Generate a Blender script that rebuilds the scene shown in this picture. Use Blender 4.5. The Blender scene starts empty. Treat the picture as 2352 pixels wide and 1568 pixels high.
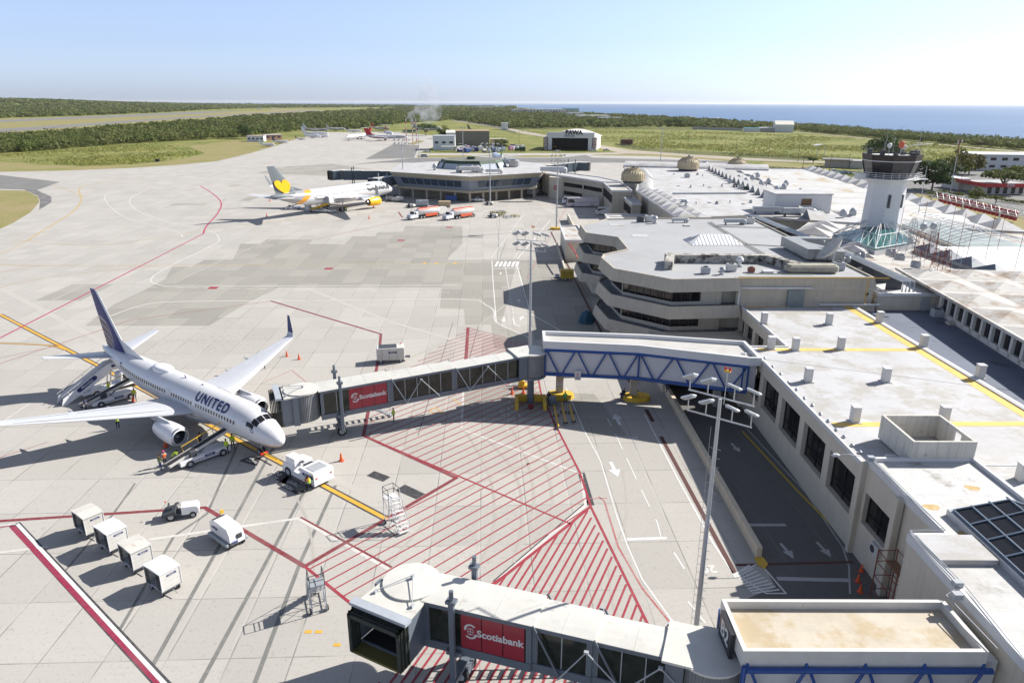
import bpy,bmesh,math,random
import numpy as np
from mathutils import Vector,Matrix
random.seed(7);np.random.seed(7)
D=bpy.data;S=bpy.context.scene;COL=S.collection
R=math.radians
# ---------------------------------------------------------------- camera
FPX,CAMH,ROLL,HORY=1630.0,35.1,0.0034,235.8  # focal length in 2352ths of the frame width
PITCH=math.atan((784-HORY)/FPX)
FWD=Vector((0,math.cos(PITCH),-math.sin(PITCH)))
_r0=Vector((1,0,0));_u0=Vector((0,math.sin(PITCH),math.cos(PITCH)))
RT=_r0*math.cos(ROLL)+_u0*math.sin(ROLL);UP=_u0*math.cos(ROLL)-_r0*math.sin(ROLL)
cam=D.cameras.new('camera');camo=D.objects.new('camera',cam);COL.objects.link(camo)
mw=Matrix((RT,UP,-FWD)).transposed().to_4x4();mw.translation=(0,0,CAMH);camo.matrix_world=mw
cam.sensor_width=36;cam.lens=36*FPX/2352;cam.clip_start=0.5;cam.clip_end=200000
S.camera=camo
def ray(x,y):return FWD*FPX+RT*(x-1176)-UP*(y-784)
def P(x,y,z=0.0):  # where the photograph's point lies at a known height
 d=ray(x,y);t=(z-CAMH)/d.z
 return Vector((d.x*t,d.y*t,z))
def PX(x,y,X):d=ray(x,y);t=X/d.x;return Vector((X,d.y*t,CAMH+d.z*t))
def PY(x,y,Y):d=ray(x,y);t=Y/d.y;return Vector((d.x*t,Y,CAMH+d.z*t))
# ---------------------------------------------------------------- sky, sun, exposure
SUN_AZ=math.atan2(0.908,0.42);SUN_EL=R(35.3)  # azimuth clockwise from +Y
W=D.worlds.new('World');S.world=W;W.use_nodes=True
nt=W.node_tree;nt.nodes.clear()
out=nt.nodes.new('ShaderNodeOutputWorld');bg=nt.nodes.new('ShaderNodeBackground');sky=nt.nodes.new('ShaderNodeTexSky')
sky.sky_type='NISHITA';sky.sun_disc=False;sky.sun_elevation=SUN_EL;sky.sun_rotation=SUN_AZ
sky.altitude=60;sky.air_density=1.0;sky.dust_density=0.6;sky.ozone_density=2.0
bg.inputs[1].default_value=0.064
hs=nt.nodes.new('ShaderNodeHueSaturation');hs.inputs['Saturation'].default_value=.5;mu=nt.nodes.new('ShaderNodeMix');mu.data_type='RGBA';mu.blend_type='MULTIPLY'
mu.inputs[0].default_value=1;mu.inputs[7].default_value=(.95,.985,1.10,1)
# the sea air brightens the lowest part of the sky
tcw=nt.nodes.new('ShaderNodeTexCoord');sxw=nt.nodes.new('ShaderNodeSeparateXYZ');mr=nt.nodes.new('ShaderNodeMapRange');hm=nt.nodes.new('ShaderNodeMix');hm.data_type='RGBA';hm.inputs[6].default_value=(1.05,1.05,1.05,1);hm.inputs[7].default_value=(1.12,1.27,1.58,1);hg=nt.nodes.new('ShaderNodeVectorMath');hg.operation='MULTIPLY'
nt.links.new(tcw.outputs['Generated'],sxw.inputs[0]);nt.links.new(sxw.outputs[2],mr.inputs[0]);mr.interpolation_type='SMOOTHSTEP'
for i_,v_ in((1,-.02),(2,.5),(3,1.0),(4,0.0)):mr.inputs[i_].default_value=v_
nt.links.new(mu.outputs[2],hg.inputs[0]);nt.links.new(mr.outputs[0],hm.inputs[0]);nt.links.new(hm.outputs[2],hg.inputs[1])
nt.links.new(sky.outputs[0],hs.inputs['Color']);nt.links.new(hs.outputs[0],mu.inputs[6]);nt.links.new(hg.outputs[0],bg.inputs[0]);nt.links.new(bg.outputs[0],out.inputs[0])
sl=D.lights.new('sun','SUN');so=D.objects.new('sun',sl);COL.objects.link(so)
sl.energy=5.0;sl.angle=R(0.5);sl.color=(1,.955,.88)
sd=Vector((math.sin(SUN_AZ)*math.cos(SUN_EL),math.cos(SUN_AZ)*math.cos(SUN_EL),math.sin(SUN_EL)))
so.rotation_euler=sd.to_track_quat('Z','Y').to_euler();so.location=sd*300
S.view_settings.view_transform='Standard';S.view_settings.look='None';S.view_settings.gamma=1
S.view_settings.use_curve_mapping=False;S.view_settings.exposure=0.80
S.render.engine='CYCLES';S.cycles.max_bounces=6;S.cycles.diffuse_bounces=3;S.cycles.glossy_bounces=3
S.cycles.transmission_bounces=4;S.cycles.transparent_max_bounces=8;S.cycles.volume_bounces=0
S.cycles.use_denoising=True;S.cycles.volume_step_rate=4
# ---------------------------------------------------------------- materials
MATS={}
def nodes(name):
 m=D.materials.new(name);m.use_nodes=True;n=m.node_tree;b=n.nodes['Principled BSDF']
 return m,n,b
def nn(n,t,**k):
 q=n.nodes.new('ShaderNode'+t)
 for a,v in k.items():setattr(q,a,v)
 return q
def noise(n,vec,scale,detail=3,rough=.6):
 q=nn(n,'TexNoise');q.inputs['Scale'].default_value=scale;q.inputs['Detail'].default_value=detail
 q.inputs['Roughness'].default_value=rough;n.links.new(vec,q.inputs['Vector']);return q.outputs[0]
def ramp(n,fac,a,b,lo=0.0,hi=1.0):
 q=nn(n,'MapRange');q.inputs[1].default_value=a;q.inputs[2].default_value=b;q.inputs[3].default_value=lo;q.inputs[4].default_value=hi
 n.links.new(fac,q.inputs[0]);return q.outputs[0]
def mix(n,fac,a,b,mode='MIX'):
 q=nn(n,'Mix',data_type='RGBA',blend_type=mode)
 if isinstance(fac,(int,float)):q.inputs[0].default_value=fac
 else:n.links.new(fac,q.inputs[0])
 for v,i in((a,6),(b,7)):
  if isinstance(v,tuple):q.inputs[i].default_value=(*v[:3],1)
  else:n.links.new(v,q.inputs[i])
 return q.outputs[2]
def math_(n,op,a,b=None,c=None):
 q=nn(n,'Math',operation=op)
 for i,v in enumerate((a,b,c)):
  if v is None:continue
  if isinstance(v,(int,float)):q.inputs[i].default_value=v
  else:n.links.new(v,q.inputs[i])
 return q.outputs[0]
def wpos(n):return nn(n,'NewGeometry').outputs['Position']
def M(name,col,rough=.55,metal=0.,var=.08,scale=.9,stain=None,samt=.5,sscale=.35,streak=0,bump=0,spec=.4,coat=0,grime=0):
 """plain painted / concrete / metal surface: soft tonal variation, optional stains of their own colour, optional downward streaks"""
 if name in MATS:return MATS[name]
 m,n,b=nodes(name);w=wpos(n)
 c=mix(n,ramp(n,noise(n,w,scale,4,.65),.3,.7),tuple(v*(1-var)for v in col),tuple(min(1,v*(1+var))for v in col))
 if stain:
  f=ramp(n,noise(n,w,sscale,6,.7),samt,samt+.12)
  c=mix(n,f,c,stain)
 if grime:
  c=mix(n,ramp(n,noise(n,w,1.3,6,.8),.6,.72,0,grime),c,tuple(v*.5 for v in col));c=mix(n,ramp(n,noise(n,w,.09,7,.75),.5,.66,0,grime*.9),c,tuple(v*q for v,q in zip(col,(.74,.71,.66))))
  mp=nn(n,'Mapping');mp.inputs['Scale'].default_value=(.5,3,1);mp.inputs['Rotation'].default_value=(0,0,.5);n.links.new(w,mp.inputs[0])
  c=mix(n,ramp(n,noise(n,mp.outputs[0],.5,5,.7),.56,.7,0,grime*.6),c,tuple(v*.72 for v in col))
  bk=nn(n,'TexBrick');bk.inputs['Scale'].default_value=.32;bk.inputs['Mortar Size'].default_value=.006;n.links.new(w,bk.inputs[0])
  c=mix(n,math_(n,'MULTIPLY',bk.outputs['Fac'],.35*grime),c,tuple(v*.5 for v in col))
 if streak:
  mp=nn(n,'Mapping');mp.inputs['Scale'].default_value=(2.2,2.2,.12);n.links.new(w,mp.inputs[0])
  f=ramp(n,noise(n,mp.outputs[0],1.2,4,.6),.5,.8,0,streak)
  c=mix(n,f,c,tuple(v*.45 for v in col))
 n.links.new(c,b.inputs['Base Color'])
 b.inputs['Roughness'].default_value=rough;b.inputs['Metallic'].default_value=metal
 b.inputs['Specular IOR Level'].default_value=spec
 if coat:b.inputs['Coat Weight'].default_value=coat;b.inputs['Coat Roughness'].default_value=.08
 if bump:
  bp=nn(n,'Bump');bp.inputs['Strength'].default_value=bump;bp.inputs['Distance'].default_value=.05
  n.links.new(noise(n,w,6,3),bp.inputs['Height']);n.links.new(bp.outputs[0],b.inputs['Normal'])
 MATS[name]=m;return m
WHITE=M('white paint',(.60,.60,.60),.45,var=.04,scale=.5)
GLOSSW=M('white gloss paint',(.74,.74,.76),.25,var=.02,coat=.5)
DWHITE=M('weathered white paint',(.56,.55,.52),.55,var=.08,scale=.8,stain=(.42,.36,.28),samt=.62,sscale=.9)
CREAM=M('cream render',(.56,.51,.42),.8,var=.05,scale=.4,streak=.3,bump=.1)
TAN=M('tan concrete',(.43,.39,.32),.85,var=.08,scale=.5,streak=.4,bump=.1)
GREYC=M('grey concrete wall',(.42,.40,.36),.85,var=.08,scale=.4,streak=.35)
ROOFW=M('white roof coating',(.445,.445,.455),.7,var=.08,scale=.12,stain=(.36,.345,.315),samt=.48,sscale=.3,grime=.5)
ROOFG=M('light grey roof coating',(.345,.35,.36),.75,var=.06,scale=.15,stain=(.35,.345,.33),samt=.57,grime=.5,sscale=.3)
ROOFD=M('dark wet roof felt',(.17,.19,.22),.75,var=.15,scale=.4,stain=(.08,.08,.085),samt=.58,sscale=.3)
ROOFR=M('rusty white roof',(.46,.445,.42),.75,var=.08,scale=.3,stain=(.26,.18,.12),samt=.51,sscale=.22,grime=.6)
ROOFM=M('mouldy white roof',(.50,.50,.495),.75,var=.05,scale=.3,stain=(.24,.22,.19),samt=.57,sscale=.33,grime=.8)
DGLASS=M('dark tinted glass',(.012,.011,.012),.06,var=.2,scale=.6,spec=.6)
BGLASS=M('blue grey glass',(.04,.06,.09),.08,var=.3,scale=.25,spec=.7)
BLACK=M('black rubber',(.018,.018,.02),.75,var=.2)
DARK=M('dark steel',(.05,.055,.065),.5,var=.15)
GSTEEL=M('grey painted steel',(.13,.15,.18),.45,var=.07)
LSTEEL=M('light grey steel',(.36,.38,.40),.4,var=.08,spec=.5)
GALV=M('galvanised metal',(.42,.44,.46),.42,.35,var=.1)
BLUE=M('blue truss paint',(.01,.06,.25),.35,var=.06,scale=1.5,coat=.3)
YEL=M('yellow paint',(.70,.42,.03),.5,var=.08,scale=1.5)
RED=M('red paint',(.50,.035,.03),.45,var=.08)
SRED=M('bank red panel',(.30,.018,.035),.35,var=.06,coat=.3)
ORANGE=M('orange cone plastic',(.75,.11,.03),.5,var=.05)
NAVY=M('navy paint',(.015,.025,.12),.35,var=.05)
SILVER=M('bare metal',(.55,.56,.58),.25,.9,var=.05)
RUST=M('rusty red steel',(.22,.07,.05),.8,var=.25,scale=2)
WOOD=M('brown wood',(.18,.11,.06),.85,var=.2)
GREEND=M('dark green cladding',(.03,.06,.035),.6,var=.08)
TEAL=M('teal glass',(.025,.13,.12),.15,var=.2,scale=.3,spec=.6)
TEAL2=M('pale glass roof',(.30,.34,.34),.6,var=.2,scale=.3,spec=.2)
ORNG=M('orange yellow livery',(.85,.45,.015),.3,var=.03)
GREYL=M('slate grey livery',(.15,.17,.18),.35,var=.03)
TARP=M('blue tarpaulin',(.02,.08,.13),.6,var=.3,scale=2)
YTAN=M('tan roof membrane',(.50,.45,.37),.8,var=.08,scale=.6,stain=(.43,.34,.21),samt=.5,sscale=.35,grime=.4)
SKIN=M('skin',(.16,.08,.05),.6);HIVIS=M('hi-vis lime',(.55,.75,.03),.6,var=.05);DKCL=M('dark clothing',(.02,.022,.035),.8)
ORCL=M('orange vest',(.8,.16,.02),.6);PINK=M('pink cap',(.75,.08,.25),.6);HAIR=M('black hair',(.012,.01,.01),.7)
LRED=M('red lamp glass',(.5,.01,.01),.2)
# ---------------------------------------------------------------- mesh helpers
class MB:
 def __init__(s,T=None):
  s.v=[];s.f=[];s.m=[];s.T=Matrix.Identity(4)
  if T is not None:s.T=T.matrix_basis.inverted()if hasattr(T,'matrix_basis')else T.copy()
 def add(s,vs,fs,mi=0):
  o=len(s.v);T=s.T
  s.v+=[tuple(T@Vector(p))for p in vs];s.f+=[tuple(i+o for i in f)for f in fs];s.m+=[mi]*len(fs);return s
 def box(s,c,d,rz=0,mi=0,taper=1.0,ry=0,rx=0):
  hx,hy,hz=d[0]/2,d[1]/2,d[2]/2
  A=Matrix.Translation(c)@Matrix.Rotation(rz,4,'Z')@Matrix.Rotation(ry,4,'Y')@Matrix.Rotation(rx,4,'X')
  vs=[A@Vector((x*(taper if z>0 else 1),y*(taper if z>0 else 1),z))for z in(-hz,hz)for x,y in((-hx,-hy),(hx,-hy),(hx,hy),(-hx,hy))]
  return s.add(vs,[(3,2,1,0),(4,5,6,7),(0,1,5,4),(1,2,6,5),(2,3,7,6),(3,0,4,7)],mi)
 def bx(s,x0,x1,y0,y1,z0,z1,mi=0):return s.box(((x0+x1)/2,(y0+y1)/2,(z0+z1)/2),(abs(x1-x0),abs(y1-y0),abs(z1-z0)),mi=mi)
 def cbox(s,c,d,b=.06,rz=0,mi=0):  # box with chamfered edges
  hx,hy,hz=d[0]/2,d[1]/2,d[2]/2;b=min(b,hx*.9,hy*.9,hz*.9)
  A=Matrix.Translation(c)@Matrix.Rotation(rz,4,'Z');rings=[]
  for z,i in((-hz,b),(-hz+b,0),(hz-b,0),(hz,b)):
   x,y=hx-i,hy-i
   rings.append([A@Vector(q)for q in((-x+b,-y,z),(x-b,-y,z),(x,-y+b,z),(x,y-b,z),(x-b,y,z),(-x+b,y,z),(-x,y-b,z),(-x,-y+b,z))])
  return s.loft(rings,mi=mi)
 def prism(s,pts,z0,z1,mi=0,off=0):  # pts: xy, extruded; off grows the bottom
  n=len(pts);A=[(p[0],p[1])for p in pts]
  if sum(A[i][0]*A[(i+1)%n][1]-A[(i+1)%n][0]*A[i][1]for i in range(n))<0:A=A[::-1]
  B=offset(A,off)if off else A
  return s.add([(x,y,z0)for x,y in B]+[(x,y,z1)for x,y in A],[tuple(range(n))[::-1],tuple(range(n,2*n))]+[(i,(i+1)%n,n+(i+1)%n,n+i)for i in range(n)],mi)
 def loft(s,rings,cap=True,close=True,mi=0):
  n=len(rings[0]);vs=[p for r in rings for p in r];fs=[]
  for k in range(len(rings)-1):
   for i in range(n if close else n-1):
    j=(i+1)%n;fs.append((k*n+i,k*n+j,(k+1)*n+j,(k+1)*n+i))
  if cap and close:fs+=[tuple(range(n))[::-1],tuple(range((len(rings)-1)*n,len(rings)*n))]
  return s.add(vs,fs,mi)
 def tube(s,pts,r,n=8,mi=0,cap=True):
  pts=[Vector(p)for p in pts];rr=r if isinstance(r,(list,tuple))else[r]*len(pts);rings=[]
  for i,p in enumerate(pts):
   d=(pts[min(i+1,len(pts)-1)]-pts[max(i-1,0)]).normalized()
   a=d.cross(Vector((0,0,1))if abs(d.z)<.95 else Vector((1,0,0))).normalized();b=d.cross(a)
   rings.append([p+(a*math.cos(t)+b*math.sin(t))*rr[i]for t in[2*math.pi*k/n for k in range(n)]])
  return s.loft(rings,cap=cap,mi=mi)
 def cyl(s,c,r,h,n=20,mi=0,axis='Z',r2=None):
  r2=r if r2 is None else r2;c=Vector(c);ax={'X':(1,0,0),'Y':(0,1,0),'Z':(0,0,1)}[axis]if isinstance(axis,str)else axis
  a=Vector(ax);return s.tube([c-a*h/2,c+a*h/2],[r,r2],n,mi)
 def lathe(s,prof,n=24,c=(0,0,0),axis='Z',mi=0,cap=True):
  c=Vector(c);rings=[]
  for r,h in prof:
   ring=[]
   for k in range(n):
    t=2*math.pi*k/n;u,w=r*math.cos(t),r*math.sin(t)
    ring.append(c+Vector({'Z':(u,w,h),'X':(h,u,w),'Y':(w,h,u)}[axis]))
   rings.append(ring)
  return s.loft(rings,cap=cap,mi=mi)
 def wheel(s,c,r,w,axis='Y',mi=0,rim=1):
  s.lathe([(r*.55,-w/2),(r*.92,-w/2),(r,-w*.3),(r,w*.3),(r*.92,w/2),(r*.55,w/2)],18,c,axis,mi)
  if rim is not None:s.lathe([(r*.1,-w*.52),(r*.56,-w*.52),(r*.5,0),(r*.56,w*.52),(r*.1,w*.52)],14,c,axis,rim)
  return s
 def quad(s,a,b,c,d,mi=0):return s.add([a,b,c,d],[(0,1,2,3)],mi)
 def poly(s,pts,mi=0):return s.add(pts,[tuple(range(len(pts)))],mi)
 def build(s,name,mats,parent=None,smooth=0.0,**props):
  me=D.meshes.new(name);me.from_pydata(s.v,[],s.f)
  if not isinstance(mats,(list,tuple)):mats=[mats]
  for m in mats:me.materials.append(m)
  if len(mats)>1:me.polygons.foreach_set('material_index',s.m)
  if smooth:
   me.polygons.foreach_set('use_smooth',[True]*len(me.polygons));me.set_sharp_from_angle(angle=R(smooth))
  bm=bmesh.new();bm.from_mesh(me);bmesh.ops.recalc_face_normals(bm,faces=bm.faces)if not props.pop('flat',False)else None;bm.to_mesh(me);bm.free()
  o=D.objects.new(name,me);COL.objects.link(o)
  if parent:o.parent=parent
  for k,v in props.items():o[k]=v
  return o
def offset(A,d):
 n=len(A);out=[]
 for i in range(n):
  p,q,r=Vector(A[i-1]),Vector(A[i]),Vector(A[(i+1)%n])
  n1=Vector(((q-p).y,-(q-p).x)).normalized();n2=Vector(((r-q).y,-(r-q).x)).normalized()
  b=(n1+n2);k=b.length;b=b.normalized()*(d/max(.5,k/2));out.append((q.x+b.x,q.y+b.y))
 return out
def thing(name,label,cat,loc=(0,0,0),rz=0,group=None):
 o=D.objects.new(name,None);COL.objects.link(o);o.location=loc;o.rotation_euler=(0,0,rz)
 o.matrix_basis=Matrix.Translation(loc)@Matrix.Rotation(rz,4,'Z')
 o.empty_display_size=.3;o['label']=label;o['category']=cat
 if group:o['group']=group
 return o
def single(o,label,cat,group=None):
 o['label']=label;o['category']=cat
 if group:o['group']=group
 return o
def dup(r0,loc,rz,label=None,scale=None):
 r=r0.copy();COL.objects.link(r);r.location=loc;r.rotation_euler=(0,0,rz)
 if scale:r.scale=(scale,)*3
 if label:r['label']=label
 for ch in list(r0.children):
  c=ch.copy();COL.objects.link(c);c.parent=r
  for g in list(ch.children):
   d=g.copy();COL.objects.link(d);d.parent=c
 return r
def struct(name,mb,m,smooth=0,kind='structure'):
 o=mb.build(name,m,smooth=smooth);o['kind']=kind;return o
_tc={}
ORD=[w+'th' for w in 'x x x four fif six seven eigh nin ten eleven twelf thirteen fourteen fifteen sixteen seventeen eighteen nineteen'.split()];ORD[:3]=['first','second','third']
ORD+=['twentieth']+['twenty-'+w for w in ORD[:9]]
def text_geo(s,size=1.,bold=.012,res=4,sp=1.0):
 k=(s,size,bold,sp)
 if k in _tc:return _tc[k]
 c=D.curves.new('t','FONT');c.body=s;c.size=size;c.align_x='CENTER';c.align_y='CENTER';c.offset=bold*size;c.space_character=sp;c.resolution_u=res
 o=D.objects.new('t',c);COL.objects.link(o);dg=bpy.context.evaluated_depsgraph_get();dg.update()
 me=D.meshes.new_from_object(o.evaluated_get(dg));vs=[v.co[:2]for v in me.vertices];fs=[tuple(p.vertices)for p in me.polygons]
 D.objects.remove(o);D.curves.remove(c);D.meshes.remove(me);_tc[k]=(vs,fs);return vs,fs
def text(mb,s,size,org,ex,ey,mi=0,bold=.012):
 """letters laid on a plane: org centre, ex reading direction, ey up"""
 vs,fs=text_geo(s,size,bold);o,ex,ey=Vector(org),Vector(ex).normalized(),Vector(ey).normalized()
 return mb.add([o+ex*x+ey*y for x,y in vs],fs,mi)
# ================================================================ SETTING: land, sea, apron, roads, markings
def ss(t):t=min(1,max(0,t));return t*t*(3-2*t)
def hill(x,y):
 return 0 if y<2600 else 43*ss((y-2600)/1600)*ss((-x/y-.34)/.36)
def mat_land():
 m,n,b=nodes('field grass');w=wpos(n)
 c=mix(n,ramp(n,noise(n,w,.03,6,.7),.38,.6),(.14,.165,.045),(.28,.26,.10))
 c=mix(n,ramp(n,noise(n,w,.35,5,.75),.45,.7,0,.75),c,(.07,.11,.02))
 c=mix(n,ramp(n,noise(n,w,1.7,4,.7),.5,.75,0,.5),c,(.16,.19,.05))
 n.links.new(c,b.inputs['Base Color']);b.inputs['Roughness'].default_value=.95;b.inputs['Specular IOR Level'].default_value=.1
 bp=nn(n,'Bump');bp.inputs['Strength'].default_value=.9;bp.inputs['Distance'].default_value=.8
 n.links.new(noise(n,w,.8,5,.7),bp.inputs['Height']);n.links.new(bp.outputs[0],b.inputs['Normal']);return m
def mat_dry():
 m,n,b=nodes('dry mown grass');w=wpos(n)
 c=mix(n,ramp(n,noise(n,w,.05,6,.7),.4,.62),(.30,.245,.13),(.22,.22,.08))
 c=mix(n,ramp(n,noise(n,w,.9,5,.75),.42,.7,0,.6),c,(.13,.13,.05))
 n.links.new(c,b.inputs['Base Color']);b.inputs['Roughness'].default_value=.95;b.inputs['Specular IOR Level'].default_value=.1;return m
LAND,DRY=mat_land(),mat_dry()
def mat_sea():
 m,n,b=nodes('sea water');w=wpos(n)
 c=mix(n,ramp(n,noise(n,w,.0012,4,.6),.35,.65),(.065,.135,.25),(.085,.165,.29))
 n.links.new(c,b.inputs['Base Color']);b.inputs['Roughness'].default_value=.42;b.inputs['Specular IOR Level'].default_value=.28
 bp=nn(n,'Bump');bp.inputs['Strength'].default_value=.8;bp.inputs['Distance'].default_value=1.6
 n.links.new(noise(n,w,.09,5,.7),bp.inputs['Height']);n.links.new(bp.outputs[0],b.inputs['Normal']);return m
TILT=R(2.2)
def mat_apron(name,base,dark,sv=.1):
 m,n,b=nodes(name);w=wpos(n)
 mp=nn(n,'Mapping');mp.inputs['Rotation'].default_value=(0,0,-TILT);n.links.new(w,mp.inputs[0])
 sx=nn(n,'SeparateXYZ');n.links.new(mp.outputs[0],sx.inputs[0])
 u=math_(n,'DIVIDE',math_(n,'ADD',sx.outputs[0],.6),4.15);v=math_(n,'DIVIDE',math_(n,'ADD',sx.outputs[1],4.1),6.12)
 cb=nn(n,'CombineXYZ');n.links.new(math_(n,'FLOOR',u),cb.inputs[0]);n.links.new(math_(n,'FLOOR',v),cb.inputs[1])
 wn=nn(n,'TexWhiteNoise',noise_dimensions='2D');n.links.new(cb.outputs[0],wn.inputs['Vector'])
 c=mix(n,wn.outputs[0],tuple(x*(1-sv)for x in base),tuple(x*(1+sv*.5)for x in base))
 # wide soft stains, streaks along the slabs, fine grain
 c=mix(n,ramp(n,noise(n,w,.06,6,.65),.35,.7,0,.3),c,dark)
 mp2=nn(n,'Mapping');mp2.inputs['Scale'].default_value=(.25,2.6,1);n.links.new(mp.outputs[0],mp2.inputs[0])
 c=mix(n,ramp(n,noise(n,mp2.outputs[0],.9,5,.7),.45,.75,0,.28),c,tuple(x*.82 for x in base))
 c=mix(n,ramp(n,noise(n,w,1.1,6,.75),.60,.72,0,.55),c,tuple(x*.5 for x in base))
 c=mix(n,math_(n,'MULTIPLY',ramp(n,noise(n,w,.035,4,.6),.5,.62),ramp(n,noise(n,w,1.9,5,.8),.5,.66,0,.6)),c,tuple(x*.45 for x in base))
 c=mix(n,ramp(n,noise(n,w,9,3,.7),.35,.75,0,.3),c,tuple(x*.66 for x in base));c=mix(n,ramp(n,noise(n,w,3.1,5,.75),.57,.66,0,.6),c,tuple(x*y for x,y in zip(base,(.6,.55,.5))))
 def joint(q,width,wob):
  e=math_(n,'ADD',math_(n,'FRACT',math_(n,'ADD',q,math_(n,'MULTIPLY',noise(n,w,.7,4,.8),wob))),-.5)
  return ramp(n,math_(n,'ABSOLUTE',e),.5-width*1.5,.5-width*.5)
 brk=ramp(n,noise(n,w,.16,3,.6),.42,.58,.25,.95)
 ju=math_(n,'MULTIPLY',joint(u,.011,.012),brk);jv=math_(n,'MULTIPLY',joint(v,.0065,.006),brk)
 jl=math_(n,'MULTIPLY',joint(math_(n,'ADD',u,.02),.022,.03),ramp(n,noise(n,w,.045,3),.4,.6,0,.6))
 c=mix(n,jl,c,tuple(min(1,x*1.08+.01)for x in base))
 c=mix(n,math_(n,'MULTIPLY',math_(n,'MAXIMUM',ju,jv),.75),c,(.12,.12,.115))
 n.links.new(c,b.inputs['Base Color']);b.inputs['Roughness'].default_value=.85;b.inputs['Specular IOR Level'].default_value=.25
 return m
APR=mat_apron('apron concrete',(.43,.41,.378),(.315,.302,.28))
APD=mat_apron('older grey concrete',(.325,.312,.278),(.265,.257,.23),.16)
APDD=mat_apron('shaded road concrete',(.15,.145,.14),(.10,.10,.095))  # concrete darkened so its colour carries the lane's shade
def mat_asph(name,c0):
 m,n,b=nodes(name);w=wpos(n)
 c=mix(n,ramp(n,noise(n,w,.08,6,.7),.35,.65),tuple(x*.85 for x in c0),tuple(x*1.12 for x in c0))
 c=mix(n,ramp(n,noise(n,w,3,4,.7),.4,.7,0,.3),c,tuple(x*.7 for x in c0))
 n.links.new(c,b.inputs['Base Color']);b.inputs['Roughness'].default_value=.9;b.inputs['Specular IOR Level'].default_value=.2;return m
ASPH=mat_asph('asphalt',(.19,.187,.182));ASPD=mat_asph('dark asphalt',(.075,.075,.08));TRACK=mat_asph('pale dirt track',(.36,.32,.26))
def mat_paint(name,col,wear=.35,under=(.40,.375,.34)):
 m,n,b=nodes(name);w=wpos(n)
 f=ramp(n,noise(n,w,2.2,6,.8),.48,.72,0,wear)
 f2=math_(n,'MAXIMUM',f,ramp(n,noise(n,w,.25,3,.6),.5,.75,0,wear))
 c=mix(n,f2,col,under);n.links.new(c,b.inputs['Base Color']);b.inputs['Roughness'].default_value=.7;return m
PR=mat_paint('red road paint',(.27,.018,.035),.35,(.34,.16,.15));PRF=mat_paint('faded red road paint',(.34,.09,.09),.75)
PDR=mat_paint('dark red paint',(.17,.022,.03),.25);PW=mat_paint('white road paint',(.64,.635,.62),.5)
PWF=mat_paint('faded white road paint',(.52,.505,.48),.8);PY=mat_paint('yellow road paint',(.60,.33,.03),.2)
PYF=mat_paint('faded yellow line',(.44,.31,.12),.5);PB=mat_paint('black road paint',(.035,.035,.04),.25);PMG=mat_paint('magenta line',(.36,.03,.09),.15)
PBR=mat_paint('drain grating',(.075,.022,.018),.05);SEAL=mat_paint('sealant strip',(.15,.15,.14),.35)
# land with the low rise on the far left, reaching the coast
coast=[(474,-400),(474,930),(470,1286),(450,1820),(330,2600),(90,5200),(-330,7600),(-3300,10500),(-8800,17300),(-26000,30000)]
def coast_x(y):
 for(x0,y0),(x1,y1)in zip(coast,coast[1:]):
  if y0<=y<=y1:return x0+(x1-x0)*(y-y0)/(y1-y0)
 return coast[-1][0]
ys=[-400,0,200,400,600,930,1286,1820,2200,2600,2800,3000,3200,3400,3600,3900,4300,5200,6400,7600,9000,10500,13000,17300,22000,30000]
mb=MB();vs=[];fs=[];NX=26
for y in ys:
 xr=coast_x(y);xl=min(-1500-y*1.1,xr-100)
 for i in range(NX):
  x=xl+(xr-xl)*i/(NX-1);vs.append((x,y,hill(x,y)-.08))
 vs.append((xr+6,y,-14.5))
for j in range(len(ys)-1):
 for i in range(NX):a=j*(NX+1)+i;fs.append((a,a+1,a+NX+2,a+NX+1))
struct('ground',MB().add(vs,fs),LAND,smooth=30)
struct('sea',MB().quad((-43000,-2400,-14),(43000,-2400,-14),(43000,43500,-14),(-43000,43500,-14)),mat_sea())
_z={}
def sheet(name,m,pts,z=.0):
 z=z+random.uniform(0,.0012);return struct(name,MB().poly([(p[0],p[1],z)for p in pts]),m)
def DP(*a):return[P(*q)[:2]for q in a]
sheet('apron',APR,[(-260,-20)]+DP((-500,396),(0,395),(150,392),(300,386),(420,378),(500,370),(575,352),(640,333),(674,321),(754,303.5),(905,304),(945,307),(1000,312),(1012,330),(962,352),(1400,352),(1700,372),(1745,386))+[(128,330),(128,-20)],0)
# asphalt
for pts in(DP((-300,398),(0,402),(138,418),(85,437),(0,434),(-300,432)),DP((904,331),(963,334),(951,362.7),(838,366)),
   DP((948,363),(1290,362.5),(1345,356),(1360,362),(1700,371),(1745,382),(1690,384),(1640,374),(1280,374),(1150,373),(870,374),(800,379)),
   [(131,60),(150,330),(215,425),(330,420),(480,300),(480,60)]):
 sheet('asphalt_pavement',ASPH,pts,.012)
sheet('runway',ASPH,DP((-500,283),(-500,288),(0,281),(444,262),(650,250.5),(600,249.4),(444,257.5),(0,276)),.05)
sheet('runway',ASPH,DP((-500,310),(-500,325),(0,304.5),(190,290),(381,275),(571,262.8),(746,253.9),(720,253),(571,260.5),(381,271),(190,284.5),(0,296.5)),.05)
sheet('dirt_track',TRACK,DP((1310,352),(1420,350),(1375,340),(1270,318),(1205,308),(1120,290),(1035,277),(1055,277),(1150,291),(1240,308),(1300,320),(1450,345),(1700,362),(1920,372),(1930,376),(1700,368),(1480,354)),.02)
sheet('coast_road',TRACK,[(366,966),(372,966),(402,566),(412,300),(404,300),(394,566)],.02)
sheet('road',TRACK,[(155,430),(300,590-140),(460,400),(460,392),(300,440),(160,420)],.02)
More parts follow.
